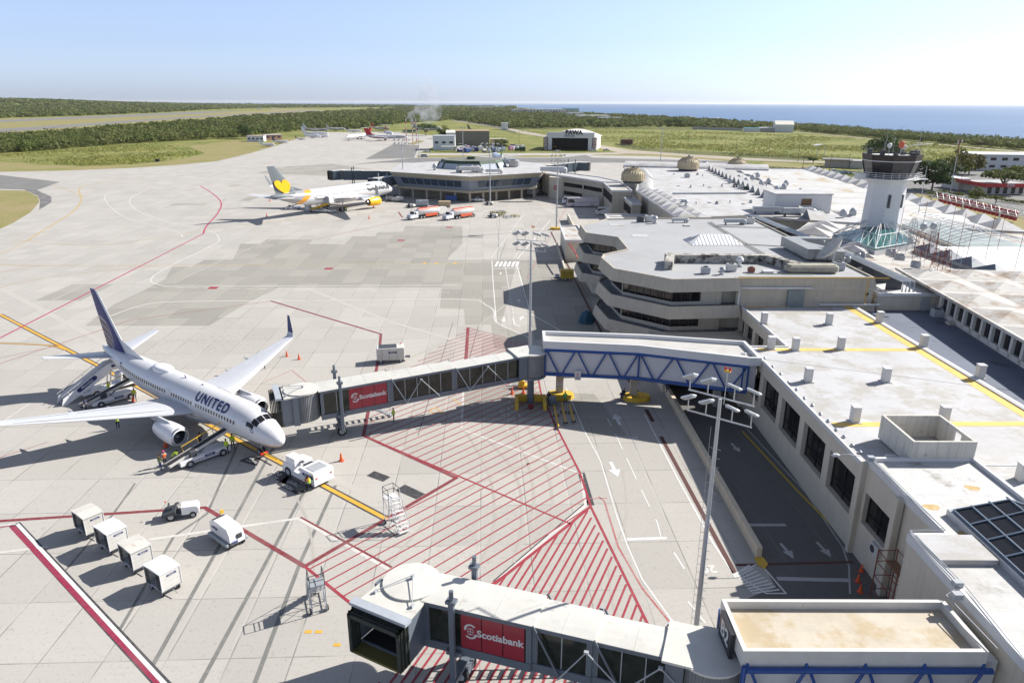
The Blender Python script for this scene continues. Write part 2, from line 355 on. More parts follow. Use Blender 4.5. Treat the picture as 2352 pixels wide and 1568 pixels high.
# dry mown verges
for pts in(DP((-500,280),(0,273),(190,267.5),(349,261),(476,254.5),(600,249.5),(700,250.5),(760,254),(700,262),(444,281),(254,297),(100,312),(0,320),(-500,340)),DP((-400,395),(-400,374),(0,372),(90,378),(190,383),(300,379),(420,366),(470,352),(430,337),(540,322),(600,328),(700,312),(674,321),(640,333),(575,352),(500,370),(420,378),(300,386),(150,392),(0,395)),
   DP((957,356.5),(1297,357),(1290,361),(960,362)),DP((1353,357),(1500,359),(1700,371),(1690,367),(1500,354),(1370,355)),
   DP((1370,338),(1400,336),(1500,350),(1420,352)),DP((936,331),(962,322),(975,325),(950,333)),
   DP((1720,385),(1760,372),(1890,380),(1870,395),(1960,420),(1935,440),(1960,455),(1925,425)),
   [(142,62),(146,270),(166,300),(178,270),(160,200),(158,62)]):
 sheet('dry_grass',DRY,pts,.02)
sheet('grass_island',DRY,DP((-300,436),(0,437),(60,438),(88,452),(90,465),(70,488),(30,512),(0,526),(-300,600)),.02)
sheet('shoulder_stain',ASPD and mat_paint('tyre blackened shoulder',(.10,.10,.10),.8),DP((52,434),(85,437),(118,452),(118,465),(90,482),(92,462),(88,450)),.016)
# older, greyer slabs in stepped blocks
def grid(i,j):  # slab corner in world
 x,y=i*4.15-.6,j*6.12-4.1;return(x*math.cos(TILT)-y*math.sin(TILT),x*math.sin(TILT)+y*math.cos(TILT))
for pts in(DP((195,748),(260,700),(340,662),(380,640),(395,613),(440,612),(470,597),(535,596),(553,560),(790,561),(810,543),(862,543),(868,534),(925,532),(932,519),(1062,519),(1062,560),(1025,596),(1125,596),(1190,596),(1185,610),(1150,750),(1218,770),(1218,800),(1135,800),(1128,745),(1068,746),(1066,710),(1010,708),(1015,660),(800,660),(680,660),(640,660),(560,700),(480,748)),
   DP((1185,597),(1300,597),(1360,690),(1366,760),(1230,780),(1218,740)),DP((590,398),(690,402),(930,410),(900,396),(760,376),(640,384)),
   DP((1288,900),(1365,905),(1440,1000),(1348,1000)),DP((1062,860),(1180,850),(1240,905),(1330,905),(1250,960),(1062,960))):
 sheet('older_concrete',APD,pts,.004)
for q in range(26):  # odd repaired slabs on the far apron
 i,j=random.randint(-34,-2),random.randint(22,56);k,l=random.choice((1,2,3)),random.choice((1,1,2))
 sheet('slab_repair',APD if q%2 else mat_apron('pale new concrete',(.43,.41,.385),(.38,.36,.34))if 'pale new concrete' not in D.materials else D.materials['pale new concrete'],[grid(i,j),grid(i+k,j),grid(i+k,j+l),grid(i,j+l)],.003)
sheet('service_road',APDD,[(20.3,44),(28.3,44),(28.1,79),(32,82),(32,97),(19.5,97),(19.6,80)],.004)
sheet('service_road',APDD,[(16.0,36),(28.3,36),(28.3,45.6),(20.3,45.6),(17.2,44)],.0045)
# ---------------------------------------------------------------- painted lines
def line(mb,pts,w,z,mi=0,dash=None):
 pts=[Vector((p[0],p[1]))for p in pts]
 if dash:
  on,off=dash;segs=[]
  for a,b in zip(pts,pts[1:]):
   L=(b-a).length;t=0
   while t<L:segs.append((a.lerp(b,t/L),a.lerp(b,min(1,(t+on)/L))));t+=on+off
  for a,b in segs:line(mb,[a,b],w,z,mi)
  return
 n=len(pts)
 for i in range(n-1):
  a,b=pts[i],pts[i+1];d=(b-a).normalized();q=Vector((-d.y,d.x))*w/2;e=d*(w*.3 if n>2 else 0);zz=z+(i%2)*.0006
  mb.quad((*(a-q-e),zz),(*(b-q+e),zz),(*(b+q+e),zz),(*(a+q-e),zz),mi)
def curve(pts,k=6):
 pts=[Vector(p)for p in pts];o=[]
 for i in range(len(pts)-1):
  p0,p1,p2,p3=pts[max(0,i-1)],pts[i],pts[i+1],pts[min(len(pts)-1,i+2)]
  for j in range(k):
   t=j/k;o.append(.5*((2*p1)+(p2-p0)*t+(2*p0-5*p1+4*p2-p3)*t*t+(3*p1-p0-3*p2+p3)*t**3))
 return o+[pts[-1]]
def L(*q):return[Vector(p)for p in DP(*q)]
def marks(name,m,items,z):
 mb=MB()
 for it in items:line(mb,it[0],it[1],z,dash=it[2]if len(it)>2 else None)
 return struct(name,mb,m)
marks('sealed_joints',SEAL,[(L((461,1568),(632,1252),(735,1060)),.32),(L((352,1525),(553,1165),(640,1005)),.32),(L((275,1445),(400,1230),(475,1180),(560,990)),.25),(L((150,1310),(260,1180),(310,1110)),.2),(L((585,1568),(690,1290),(770,1115)),.32),
 (L((1068,860),(1112,700),(1160,560)),.14),(L((1130,760),(1145,560),(1148,480)),.12),(L((960,1000),(1040,740)),.12)],.003)
marks('yellow_line_edge',PB,[(L((0,722),(230,842),(885,1190)),.82),(curve(L((0,788),(60,790),(120,794),(150,803)),4),.55)],.006)
marks('yellow_taxi_line',PY,[(L((0,722),(230,842),(885,1190)),.44),(curve(L((0,788),(60,790),(120,794),(150,803)),4),.26)],.010)
marks('faint_taxi_line',PYF,[(curve(L((-60,600),(0,607),(60,610),(250,611),(520,608),(980,606),(1075,607)),4),.28),(curve(L((-40,700),(0,662),(130,634),(360,610)),4),.2),(curve(L((30,550),(150,562),(270,560),(450,532),(760,492)),4),.28),
 (curve(L((65,552),(80,541),(140,505),(172,482),(187,458),(186,430),(250,418),(330,408)),5),.5),(curve(L((110,421),(160,438),(184,450)),4),.35),(curve(L((186,452),(215,441),(330,432),(680,441)),4),.25),(L((0,585),(65,552)),.25),(L((0,625),(120,605)),.25)],.012)
marks('magenta_line',PMG,[(L((0,776),(467,537)),.36),(curve(L((467,537),(474,520),(500,490),(508,466),(490,446),(460,427)),5),.45)],.014)
marks('white_line',PWF,[(L((0,972),(70,925),(260,872)),.2),(curve(L((720,690),(1060,687),(1115,700),(1135,715),(1140,740),(1205,770),(1215,778)),3),.3),(L((420,658),(1050,655)),.3),(curve(L((255,725),(330,700),(420,692),(700,690)),3),.3),
 (curve(L((420,658),(370,655),(347,640),(400,606),(490,562),(503,548),(480,530),(380,508),(310,480),(300,455),(340,435)),5),.32),(L((280,658),(1050,672)),.2,(1.6,1.2)),(curve(L((420,545),(400,530),(290,500),(245,465),(250,445),(330,425)),5),.3)],.008)
marks('ghost_line',mat_paint('ghost of an old line',(.425,.40,.365),.9),[(L((0,662),(160,745),(260,800)),1.1),(L((650,640),(900,740),(1075,790)),.8),(L((650,1040),(830,1130)),.8)],.005)
marks('dark_red_line',PDR,[(L((622,691),(875,767),(870,820),(835,1000),(1048,1097),(700,1300),(470,1165),(0,1196)),.42),(L((1075,752),(1068,860)),.5),(L((925,500),(915,487)),.5)],.009)
marks('red_line',PR,[(L((835,1000),(1310,1202)),.2),(L((1075,752),(1215,790)),.12),(L((1225,800),(1242,900),(1268,960),(1332,1085),(1358,1165),(1506,1470)),.22),
 (L((1310,1202),(1130,1345)),.3),(L((1310,1202),(1357,1162)),.3),(L((700,1300),(812,1390)),.25),(L((625,691),(300,735),(0,835)),.13),(L((110,1015),(0,1050)),.08),(L((727,549),(925,506)),.2),(L((0,822),(150,790)),.1)],.013)
marks('faded_red_line',PRF,[(L((1375,1140),(1388,1150),(1420,1255),(1475,1350),(1560,1455)),.16),(L((1395,1143),(1355,1145)),.12),(L((600,880),(670,850),(725,895)),.1),(L((1160,480),(1300,478),(1210,640)),.15)],.007)
# hatching clipped to its outlines
def hatch(poly,ang,sp,w,z,m,name):
 poly=[Vector(p)for p in poly];d=Vector((math.cos(ang),math.sin(ang)));q=Vector((-d.y,d.x));mb=MB()
 lo=min(p.dot(q)for p in poly);hi=max(p.dot(q)for p in poly);c=lo+sp*.6
 while c<hi:
  ts=[]
  for i in range(len(poly)):
   a,b=poly[i],poly[(i+1)%len(poly)];sa,sb=a.dot(q)-c,b.dot(q)-c
   if sa*sb<0:ts.append((a+(b-a)*(sa/(sa-sb))).dot(d))
  ts.sort()
  for t0,t1 in zip(ts[::2],ts[1::2]):line(mb,[q*c+d*t0,q*c+d*t1],w,z)
  c+=sp
 return struct(name,mb,m)
hatch(L((870,890),(1075,752),(1215,795),(1242,900),(1268,960),(1332,1085),(1358,1165),(1310,1202),(1132,1345),(1040,1420),(860,1420),(812,1392),(705,1300),(1048,1100),(840,1003)),R(47),1.18,.14,.0115,PR,'red_hatching')
hatch(L((1075,755),(1212,792),(1190,830),(1068,862)),R(44),.62,.1,.0122,PRF,'faded_red_hatching')
hatch(L((1350,1172),(1310,1205),(1130,1345),(1060,1420),(870,1568),(1560,1568),(1506,1470)),R(67.5),.64,.17,.0115,PR,'dense_red_hatching')
marks('white_line',PW,[(L((40,1203),(377,1568),(420,1610)),.28),(L((0,1206),(40,1203)),.12)],.012)
marks('red_thick_line',mat_paint('wine red paint',(.24,.015,.05),.15),[(L((30,1210),(365,1568),(400,1605)),.42),(L((0,1210),(30,1207)),.15)],.0085)
marks('line_black_edge',PB,[(L((35,1205),(371,1568),(404,1600)),.86),(L((1335,1085),(1357,1160)),.7),(L((1352,1150),(1135,1335)),.3)],.006)
marks('white_line',PWF,[(L((345,1238),(685,1190),(890,1305)),.35),(L((0,1268),(110,1255)),.3),(L((1060,985),(1335,1088),(1345,1160)),.28),(L((1345,1160),(1135,1340)),.35),(L((1066,860),(1060,985)),.28),(L((1180,770),(1165,1000)),.12,(1,1))],.0075)
marks('red_line',PDR,[(L((690,1187),(900,1302)),.2)],.0105)
marks('tyre_mark',mat_paint('rubber scuffs',(.34,.32,.29),.95,(.415,.385,.345)),[(curve(L(*q),4),w_)for q,w_ in(
 (((1175,930),(1230,1010),(1262,1100),(1268,1200),(1240,1330)),.32),(((1150,940),(1200,1030),(1225,1120),(1222,1220)),.3),(((1110,1000),(1180,1080),(1200,1180),(1180,1290)),.28),(((1050,960),(1120,1080),(1135,1200),(1100,1300)),.26),(((890,1300),(1000,1180),(1140,1090),(1300,1040)),.25),
 (((1420,1440),(1400,1300),(1440,1180),(1430,1080)),.22),(((640,1080),(700,1180),(720,1300),(690,1450)),.22),(((880,850),(990,800),(1080,760),(1160,700)),.3),(((1180,760),(1172,680),(1160,600),(1165,540)),.3),(((420,640),(600,560),(800,500),(1000,470)),.4),(((300,560),(460,480),(620,430),(900,360)),.5),(((100,700),(300,600),(470,520),(520,450)),.4))],.0065)
marks('white_lane_line',PW,[(L((1480,950),(1560,1105),(1640,1250),(1690,1325)),.16),(L((1395,960),(1420,1010),(1450,1075),(1478,1135),(1510,1200),(1520,1240)),.1,(2.2,2)),(L((1440,1238),(1532,1235)),.35),(L((1548,1268),(1575,1310)),.14,(2.2,9)),(L((1580,1380),(1620,1430)),.14),
 (L((1300,890),(1340,985),(1380,1060),(1415,1180),(1440,1250),(1475,1330),(1540,1420),(1600,1480)),.12),(L((1185,600),(1218,720),(1280,755),(1340,800)),.2),(L((1130,598),(1132,640),(1140,740)),.16),(L((1160,610),(1180,730)),.12,(1.2,1)),(L((1130,617),(1195,616)),.3),(L((1165,632),(1190,632)),.2),(L((1152,660),(1172,660)),.2),(L((1178,730),(1182,745),(1195,750)),.2),
 (L((1205,490),(1130,590)),.2,(1.5,1.2)),(L((1240,500),(1180,595)),.14,(1,1)),(L((1265,505),(1188,595)),.2),(L((1200,430+40),(1260,480),(1275,490)),.3,(1,.8))],.0095)
mbz=MB()
for k in range(6):a=P(1138+k*9.6,612);line(mbz,[a,a+Vector((.5,5.2,0))],.55,.010)
def arrow(mb,p,d,s=1.0,z=.0105):
 p=Vector(p[:2]);d=Vector(d[:2]).normalized();q=Vector((-d.y,d.x));line(mb,[p-d*1.6*s,p+d*.1*s],.38*s,z)
 a,b,c=p+d*1.5*s,p+q*.62*s,p-q*.62*s;mb.poly([(*a,z+.001),(*b,z+.001),(*c,z+.001)])
for q,d,s_ in(((1411,1078),(.1,-1),1.0),((1418,962),(-.05,1),1.0),((1157,734),(0,-1),.9),((1198,730),(.2,1),.8),((1192,690),(0,1),.7),((1150,628),(0,1),.6)):arrow(mbz,P(*q),d,s_)
text(mbz,'20',1.3,(*P(1627,1305)[:2],.011),(-1,0,0),(0,-1,0));text(mbz,'20',1.0,(*P(1456,1000+6)[:2],.011),(-1,0,0),(0,-1,0))
for k in range(9):
 a=P(1690+k*1,1322+k*5);line(mbz,[P(1688+k*5,1318+k*5.5),P(1722+k*8.5,1297+k*7)],.16,.0098)
line(mbz,L((1690,1318),(1745,1292),(1805,1362),(1760,1362),(1690,1318)),.14,.0112)
struct('white_marking',mbz,PW)
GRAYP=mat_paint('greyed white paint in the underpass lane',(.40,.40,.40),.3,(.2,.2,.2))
mbz=MB()
line(mbz,L((1716,985),(1850,1130),(1935,1255),(1950,1300),(1952,1362)),.13,.0085);line(mbz,L((1712,1205),(1805,1205)),.4,.0085);line(mbz,L((1785,1328),(1950,1332)),.45,.0085)
for q in((1893,1262),(1808,1265),(1690,1028)):arrow(mbz,P(*q),(.15,-1),.7,.0092)
struct('white_marking',mbz,GRAYP)
marks('kerb_line',mat_paint('yellow kerb paint',(.5,.36,.02),.15),[(L((1705,990),(1830,1125),(1953,1250)),.2)],.0095)
marks('drain_channel',PBR,[(L((1518,1002),(1688,1316)),.42),(L((1484,940),(1500,968)),.45),(L((1425,850),(1470,905)),.35),(L((1265,532),(1385,770)),.4),(L((1690,1297),(1960,1290)),.3)],.0095)
mbz=MB()
for a,b,c,d in(((575,1047),(600,1050),(590,1070),(548,1058)),((640,1080),(668,1088),(655,1112),(612,1090)),((660,1092),(690,1108),(680,1135),(635,1112)),((860,1081),(897,1095),(880,1106),(842,1092)),((930,1112),(977,1134),(956,1146),(908,1125))):
 mbz.quad(*[(*P(*q)[:2],.0088)for q in(a,b,c,d)])
for k in range(10):a=P(1075+(k%5)*6,541+(k//5)*4);line(mbz,[a,a+Vector((1.3,0,0))],.9,.0088)
struct('black_marking',mbz,PB)
mbz=MB()
for s_,q,z_ in(('DC9',(637,1087),.6),('A321',(628,1094),.6),('B727',(672,1108),.6),('MD80',(662,1118),.6),('B737',(578,1052),.4),('A319',(572,1058),.4),('A320',(584,1060),.4)):
 text(mbz,s_,z_,(*P(*q)[:2],.0122),(-.8,.62,0),(-.62,-.8,0))
struct('white_marking',mbz,PW)
mbz=MB()
for q in((755,617),(490,661),(921,552),(1032,522)):
 a=P(*q);mbz.quad(*[(a.x+u,a.y+v,.0125)for u,v in((-.9,-.9),(.9,-.9),(.9,.9),(-.9,.9))])
struct('red_marking',mbz,PR)
mbz=MB()
for q in((1000,940),(1020,920),(1052,925)):pass
line(mbz,L((985,945),(1000,935),(1020,950),(985,945)),.12,.0127);line(mbz,L((1040,915),(1060,930)),.12,.0127)
for q in((975,606),(1002,606),(1045,606)):line(mbz,[P(*q),P(*q)+Vector((0,1.3,0))],.7,.0127)
for q in((700,1450),(766,1480),(724,1450)):a=P(*q);line(mbz,[a,a+Vector((.5,0,0))],.3,.0127)
struct('yellow_marking',mbz,PY)
# ---------------------------------------------------------------- scrub, woodland
def leafmat(name,a,b_,c_):
 m,n,b=nodes(name);w=wpos(n);at=nn(n,'Attribute',attribute_name='tone')
 c=mix(n,at.outputs['Fac'],a,b_);c=mix(n,ramp(n,noise(n,w,.02,4),.4,.65,0,.8),c,c_)
 n.links.new(c,b.inputs['Base Color']);b.inputs['Roughness'].default_value=.75;b.inputs['Specular IOR Level'].default_value=.2
 tr=nn(n,'BsdfTranslucent');n.links.new(c,tr.inputs[0]);ms=nn(n,'MixShader');ms.inputs[0].default_value=.32
 n.links.new(b.outputs[0],ms.inputs[1]);n.links.new(tr.outputs[0],ms.inputs[2]);n.links.new(ms.outputs[0],n.nodes['Material Output'].inputs['Surface'])
 return m
LEAF=leafmat('scrub leaves',(.048,.08,.02),(.155,.185,.05),(.15,.15,.06))
LEAFD=leafmat('dark tree leaves',(.03,.055,.015),(.07,.11,.03),(.05,.075,.025))
LEAFY=leafmat('yellow green leaves',(.07,.09,.02),(.15,.15,.03),(.12,.10,.04))
LEAFF=leafmat('field weeds',(.15,.19,.04),(.34,.34,.09),(.28,.26,.10))
def cards(cent,rad,k,size,seed=1,up=.35):
 """leaf cards: k per clump, scattered in a shell round each centre; returns verts, tone"""
 rs=np.random.RandomState(seed);N=len(cent);c=np.repeat(cent,k,0);r=np.repeat(rad,k,0);sz=np.repeat(size,k)
 d=rs.normal(size=(N*k,3));d/=np.linalg.norm(d,axis=1)[:,None];d[:,2]=np.abs(d[:,2])*1.1-.25
 f=.62+.45*rs.rand(N*k)**.7;p=c+d*r*f[:,None]
 nrm=d+rs.normal(scale=.55,size=d.shape);nrm[:,2]+=up;nrm/=np.linalg.norm(nrm,axis=1)[:,None]
 a=np.cross(nrm,rs.normal(size=d.shape));a/=np.linalg.norm(a,axis=1)[:,None];b=np.cross(nrm,a)
 s1=(sz*(.6+.8*rs.rand(N*k)))[:,None];s2=s1*(.5+.5*rs.rand(N*k))[:,None]
 V=np.stack([p-a*s1,p-b*s2,p+a*s1,p+b*s2],1).reshape(-1,3)
 tone=np.clip(np.repeat(rs.rand(N),k)*.85+rs.rand(N*k)*.15,0,1);return V,tone
def card_mesh(name,V,tone,m,parent=None):
 n=len(tone);me=D.meshes.new(name);me.vertices.add(4*n);me.vertices.foreach_set('co',V.astype(np.float32).ravel())
 me.loops.add(4*n);me.loops.foreach_set('vertex_index',np.arange(4*n,dtype=np.int32));me.polygons.add(n)
 me.polygons.foreach_set('loop_start',np.arange(0,4*n,4,dtype=np.int32));me.polygons.foreach_set('loop_total',np.full(n,4,np.int32))
 me.update();me.validate();at=me.attributes.new('tone','FLOAT','FACE');at.data.foreach_set('value',tone.astype(np.float32));me.materials.append(m)
 o=D.objects.new(name,me);COL.objects.link(o)
 if parent:o.parent=parent
 return o
def inpoly(x,y,poly):
 r=np.zeros(len(x),bool);j=len(poly)-1
 for i in range(len(poly)):
  xi,yi=poly[i];xj,yj=poly[j];cnd=((yi>y)!=(yj>y));
  with np.errstate(divide='ignore',invalid='ignore'):cnd&=x<(xj-xi)*(y-yi)/(yj-yi+1e-9)+xi
  r^=cnd;j=i
 return r
def wood(name,dpoly,n,h,m,seed,k=34,wide=1.0,minsize=.42,hvar=.5):
 """woodland over a ground area given by where its edge lies in the photograph; clumps have the real height h"""
 rs=np.random.RandomState(seed);poly=[tuple(q)for q in dpoly];xs=[p[0]for p in poly];yy=[p[1]for p in poly]
 px=rs.uniform(min(xs),max(xs),n*4);py=rs.uniform(min(yy),max(yy),n*4);ok=inpoly(px,py,poly);px,py=px[ok][:n],py[ok][:n]
 cent=[];rad=[];size=[]
 for x,y in zip(px,py):
  g=P(x,y);dist=g.y;hh=h*rs.uniform(1-hvar,1+hvar);r=max(hh*.55,dist*.0042)*wide*rs.uniform(.75,1.3)
  hz=hill(g.x,g.y)
  cent.append((g.x,g.y,hz+hh*.42));rad.append((r,r,hh*.6));size.append(max(minsize,dist*.0011)*rs.uniform(.8,1.3))
 V,t=cards(np.array(cent),np.array(rad),k,np.array(size),seed);o=card_mesh(name,V,t,m);o['kind']='stuff';return o
if not globals().get('QUICK'):
 wood('woodland',[(-40,357),(0,353),(95,347),(190,339),(286,331),(381,325.5),(476,321),(545,318),(603,310),(682,301),(760,299),(850,295),(918,284),(1039,276),(1090,262),(1180,252),(1180,248),(900,250),(746,259),(571,270),(444,282),(254,298),(100,314),(0,321),(-40,326)],7000,6.0,LEAF,11)
 wood('woodland',[(-40,273),(190,266),(349,259.5),(476,253),(600,248.5),(800,247),(1180,248),(1180,245.5),(800,242),(500,240),(300,240.5),(0,246),(-40,247)],4200,7.0,LEAF,12)
 wood('woodland',[(1045,277),(1100,285),(1168,296),(1268,295),(1456,292),(1550,292),(1660,296),(1770,299),(1829,303),(1830,293),(1600,276),(1400,265),(1200,252),(1130,250),(1080,262)],3600,5.5,LEAF,13)
 # coastal strip in metres
 rs=np.random.RandomState(5);N=2600;yy=300+900*rs.rand(N)**1.2;xx=np.where(yy<960,404-(yy-566)*.085,375)+6+(66+(yy>960)*20)*rs.rand(N)
 hh=rs.uniform(4,8.5,N);V,t=cards(np.stack([xx,yy,hh*.42],1),np.stack([hh*.62,hh*.62,hh*.6],1),40,np.full(N,.75),6);card_mesh('coastal_woodland',V,t,LEAFD if 0 else LEAF)['kind']='stuff'
 # weeds on the open fields
 rs=np.random.RandomState(9);poly=[(1175,300),(1450,296),(1800,310),(2040,322),(2352,352),(2352,362),(2180,372),(1980,378),(1900,366),(1700,358),(1480,345),(1370,325),(1290,312)]
 px=rs.uniform(1175,2352,24000);py=rs.uniform(296,378,24000);ok=inpoly(px,py,poly);G=np.array([tuple(P(a,b_))for a,b_ in zip(px[ok],py[ok])]);G=G[np.sin(G[:,0]*.05+2*np.sin(G[:,1]*.021))+np.sin(G[:,1]*.043+np.sin(G[:,0]*.03))+rs.normal(size=len(G))*.5>-.1];n_=len(G)
 hh=rs.uniform(.3,1.3,n_)*(1+(rs.rand(n_)>.97)*1.2);G[:,2]=hh*.4;V,t=cards(G,np.stack([hh*1.3,hh*1.3,hh*.7],1),8,np.full(n_,.45),7,up=.8);card_mesh('field_weeds',V,t,LEAFF)['kind']='stuff'
 poly=[(0,371),(90,376),(190,381),(300,377),(420,364),(465,352),(420,339),(381,328),(286,333),(190,341),(95,349),(0,355)]
 px=rs.uniform(0,470,5000);py=rs.uniform(326,382,5000);ok=inpoly(px,py,poly);G=np.array([tuple(P(a,b_))for a,b_ in zip(px[ok],py[ok])]);n_=len(G)
 G=G[np.sin(G[:,0]*.05+2*np.sin(G[:,1]*.03))+rs.normal(size=n_)*.7>-.1];n_=len(G);hh=rs.uniform(.3,1.2,n_);G[:,2]=hh*.3;V,t=cards(G,np.stack([hh*1.5,hh*1.5,hh*.6],1),8,np.full(n_,.4),8,up=.8);card_mesh('field_weeds',V,t,LEAFF)['kind']='stuff'
# smoke plume from a brush fire
sm=P(985,290);mb=MB();mb.lathe([(3,0),(11,4),(19,12),(24,22),(20,34),(15,48),(11,62),(6,78)],16,(sm.x,sm.y,0));mb.lathe([(1,0),(13,3),(20,9),(16,18),(5,24)],14,(sm.x-16,sm.y+4,2))
m,n,b=nodes('thin smoke');n.nodes.remove(b);pv=nn(n,'VolumePrincipled');pv.inputs['Color'].default_value=(.85,.88,.95,1);w=wpos(n)
f=noise(n,nn(n,'TexCoord').outputs['Object'],.07,4,.6);n.links.new(ramp(n,f,.45,.7,0,.05),pv.inputs['Density'])
n.links.new(pv.outputs[0],n.nodes['Material Output'].inputs['Volume']);o=mb.build('smoke',m);o['kind']='stuff'
# ================================================================ BUILDINGS
def wall_windows(T,x,y0,y1,z0,z1,spans,zs,ze,axis='x',depth=.8,th=.35,mat=CREAM,gm=DGLASS,out=-1,name='window',slope=.0,mull=2):
 """wall at constant x (or y) with real openings; glass set back; every window a part with its frame"""
 def B(mb,a0,a1,d0,d1,za,zb):
  if axis=='x':mb.bx(x+min(d0,d1),x+max(d0,d1),a0,a1,za,zb)
  else:mb.bx(a0,a1,x+min(d0,d1),x+max(d0,d1),za,zb)
 mb=MB(T);dd=-out*depth
 B(mb,y0,y1,0,dd,z0,zs);B(mb,y0,y1,0,dd,ze,z1);e=y0
 for a,b in sorted(spans)+[(y1,y1)]:
  if a>e+.01:B(mb,e,a,0,dd,zs,ze)
  e=b
 mb.build('wall',mat,T)
 for a,b in spans:
  g=MB(T);B(g,a+.06,b-.06,dd-.02*(-out),dd+.03*(-out),zs+.03,ze-.03);w=g.build(name,gm,T)
  f=MB(T)
  for k in range(mull+1):
   c=a+.06+(b-a-.12)*k/mull if mull else a;B(f,c-.035,c+.035,dd-.09*(-out),dd-.02*(-out),zs+.03,ze-.03)
  B(f,a+.06,b-.06,dd-.1*(-out),dd-.03*(-out),zs+(ze-zs)*.3,zs+(ze-zs)*.3+.06)
  fo=MB();fo.v,fo.f,fo.m=f.v,f.f,f.m;fo.build('frame',BLACK,w)
def slab(T,pts,z,m=ROOFW,th=.3,name='roof',par=None,ph=.35,pw=.3,pm=None):
 mb=MB(T);A=pts if sum(pts[i][0]*pts[(i+1)%len(pts)][1]-pts[(i+1)%len(pts)][0]*pts[i][1]for i in range(len(pts)))>0 else pts[::-1];mb.prism(offset(A,-.05)if ph else A,z-th,z);r=mb.build(name,m,T)
 if ph:
  A=pts if sum(pts[i][0]*pts[(i+1)%len(pts)][1]-pts[(i+1)%len(pts)][0]*pts[i][1]for i in range(len(pts)))>0 else pts[::-1]
  I=offset(A,-pw);mb=MB(T);n=len(A)
  for i in range(n):
   j=(i+1)%n;a,b,c,d=A[i],A[j],I[j],I[i]
   mb.add([(*a,z-th+.002),(*b,z-th+.002),(*c,z-.05),(*d,z-.05),(*a,z+ph),(*b,z+ph),(*c,z+ph),(*d,z+ph)],[(0,1,5,4),(4,5,6,7),(3,7,6,2),(0,3,2,1)])
  mb.build('parapet',pm or WHITE,T)
 return r
def yellow(T,items,z):
 mb=MB(T)
 for pts,w in items:line(mb,pts,w,z)
 mb.build('yellow_stripe',M('faded yellow roof paint',(.66,.44,.11),.7,var=.1,scale=.5,stain=(.62,.58,.5),samt=.63,sscale=.6),T)
ZR=7.8
T=thing('terminal_wing','low white-roofed terminal wing with yellow roof stripes and dark windows above the service lane','building',(38,72,0))
# body
mb=MB(T);mb.bx(28.9,48.1,50.4,79.2,0,ZR-.35);mb.bx(33.6,48.1,79.2,97.6,0,ZR-.35);mb.build('inner_block',CREAM,T)
wall_windows(T,28.05,50.4,79.6,0,ZR-.32,[(74.7,79.3),(68.9,73.7),(63.1,67.9),(57.2,62.0),(51.4,56.1)],2.75,6.3,depth=.5)
wall_windows(T,32.5,79.62,97.4,0,ZR-.32,[(94.9,96.9),(91.3,94.5),(87.0,90.2),(82.5,85.8)],4.0,6.2,depth=.6,mull=1)
slab(T,[(28.05,50.4),(48.4,50.4),(48.4,97.7),(32.5,97.7),(32.5,79.6),(28.05,79.6)],ZR,ROOFW,ph=.12,pw=.22)
yellow(T,[([(33.2,97.0),(47.2,97.9)],.85),([(47.6,97.5),(47.7,51)],1.2),([(28.9,78.5),(47.1,78.6)],.95),([(28.9,58.1),(47.0,58.4)],.95)],ZR+.012)
mb=MB(T)
for k in range(13):c=P(1757+k*18.2,822+k*18+(k%2)*2,ZR+.1);MB(T).lathe([(.2,0),(.18,.06),(.06,.16),(.02,.17)],10,c).build('roof_light_boss',GALV,T)
mb=MB(T);c1=P(1745,824,ZR);c2=P(2352,900,ZR)
mb.tube([c1,c2],.02,5);mb.build('cable',DARK,T)
# the white boxes on the roof
for i,(x,y,w)in enumerate([(1754,743,'second row'),(1903,745,''),(2019,741,''),(2120,797,''),(2249,868,''),(1770,801,''),(1826,804,''),(1930,802,''),(1855,876,''),(2033,876,''),(1962,968,''),(2166,968,''),(2345,1105,'')]):
 lab=['white roof vent box beyond the west edge of the far roof panel','white roof vent box alone in the middle of the far roof panel','white vent box at the far end of the diagonal yellow stripe','white vent box where the two yellow stripes meet','white vent box halfway down the diagonal yellow stripe','leftmost vent box on the cross stripe near the truss corridor','second vent box on the cross stripe from the truss corridor','vent box in the middle of the yellow cross stripe','left vent box on the plain roof panel between the yellow stripes','right vent box on the plain roof panel between the yellow stripes','rust stained vent box beside the nearest yellow stripe','vent box just behind the open-topped roof room','vent box at the right edge of the picture on the white roof'][i]
 g=P(x,y,ZR);t=thing('roof_vent',lab,'roof vent',g,R(-3),'vent boxes on the low terminal roof')
 MB().cbox((0,0,.02),(1.0,1.0,.12),.02).build('curb',ROOFW,t)
 MB().cbox((0,0,.75),(.72,.72,1.42),.03).build('duct',M('vent box paint',(.6,.59,.57),.7,var=.06,scale=1.5,stain=(.3,.2,.12),samt=.7,sscale=1)if i==10 else DWHITE,t)
 MB().cbox((0,0,1.5),(.8,.8,.08),.02).build('cap',WHITE,t)
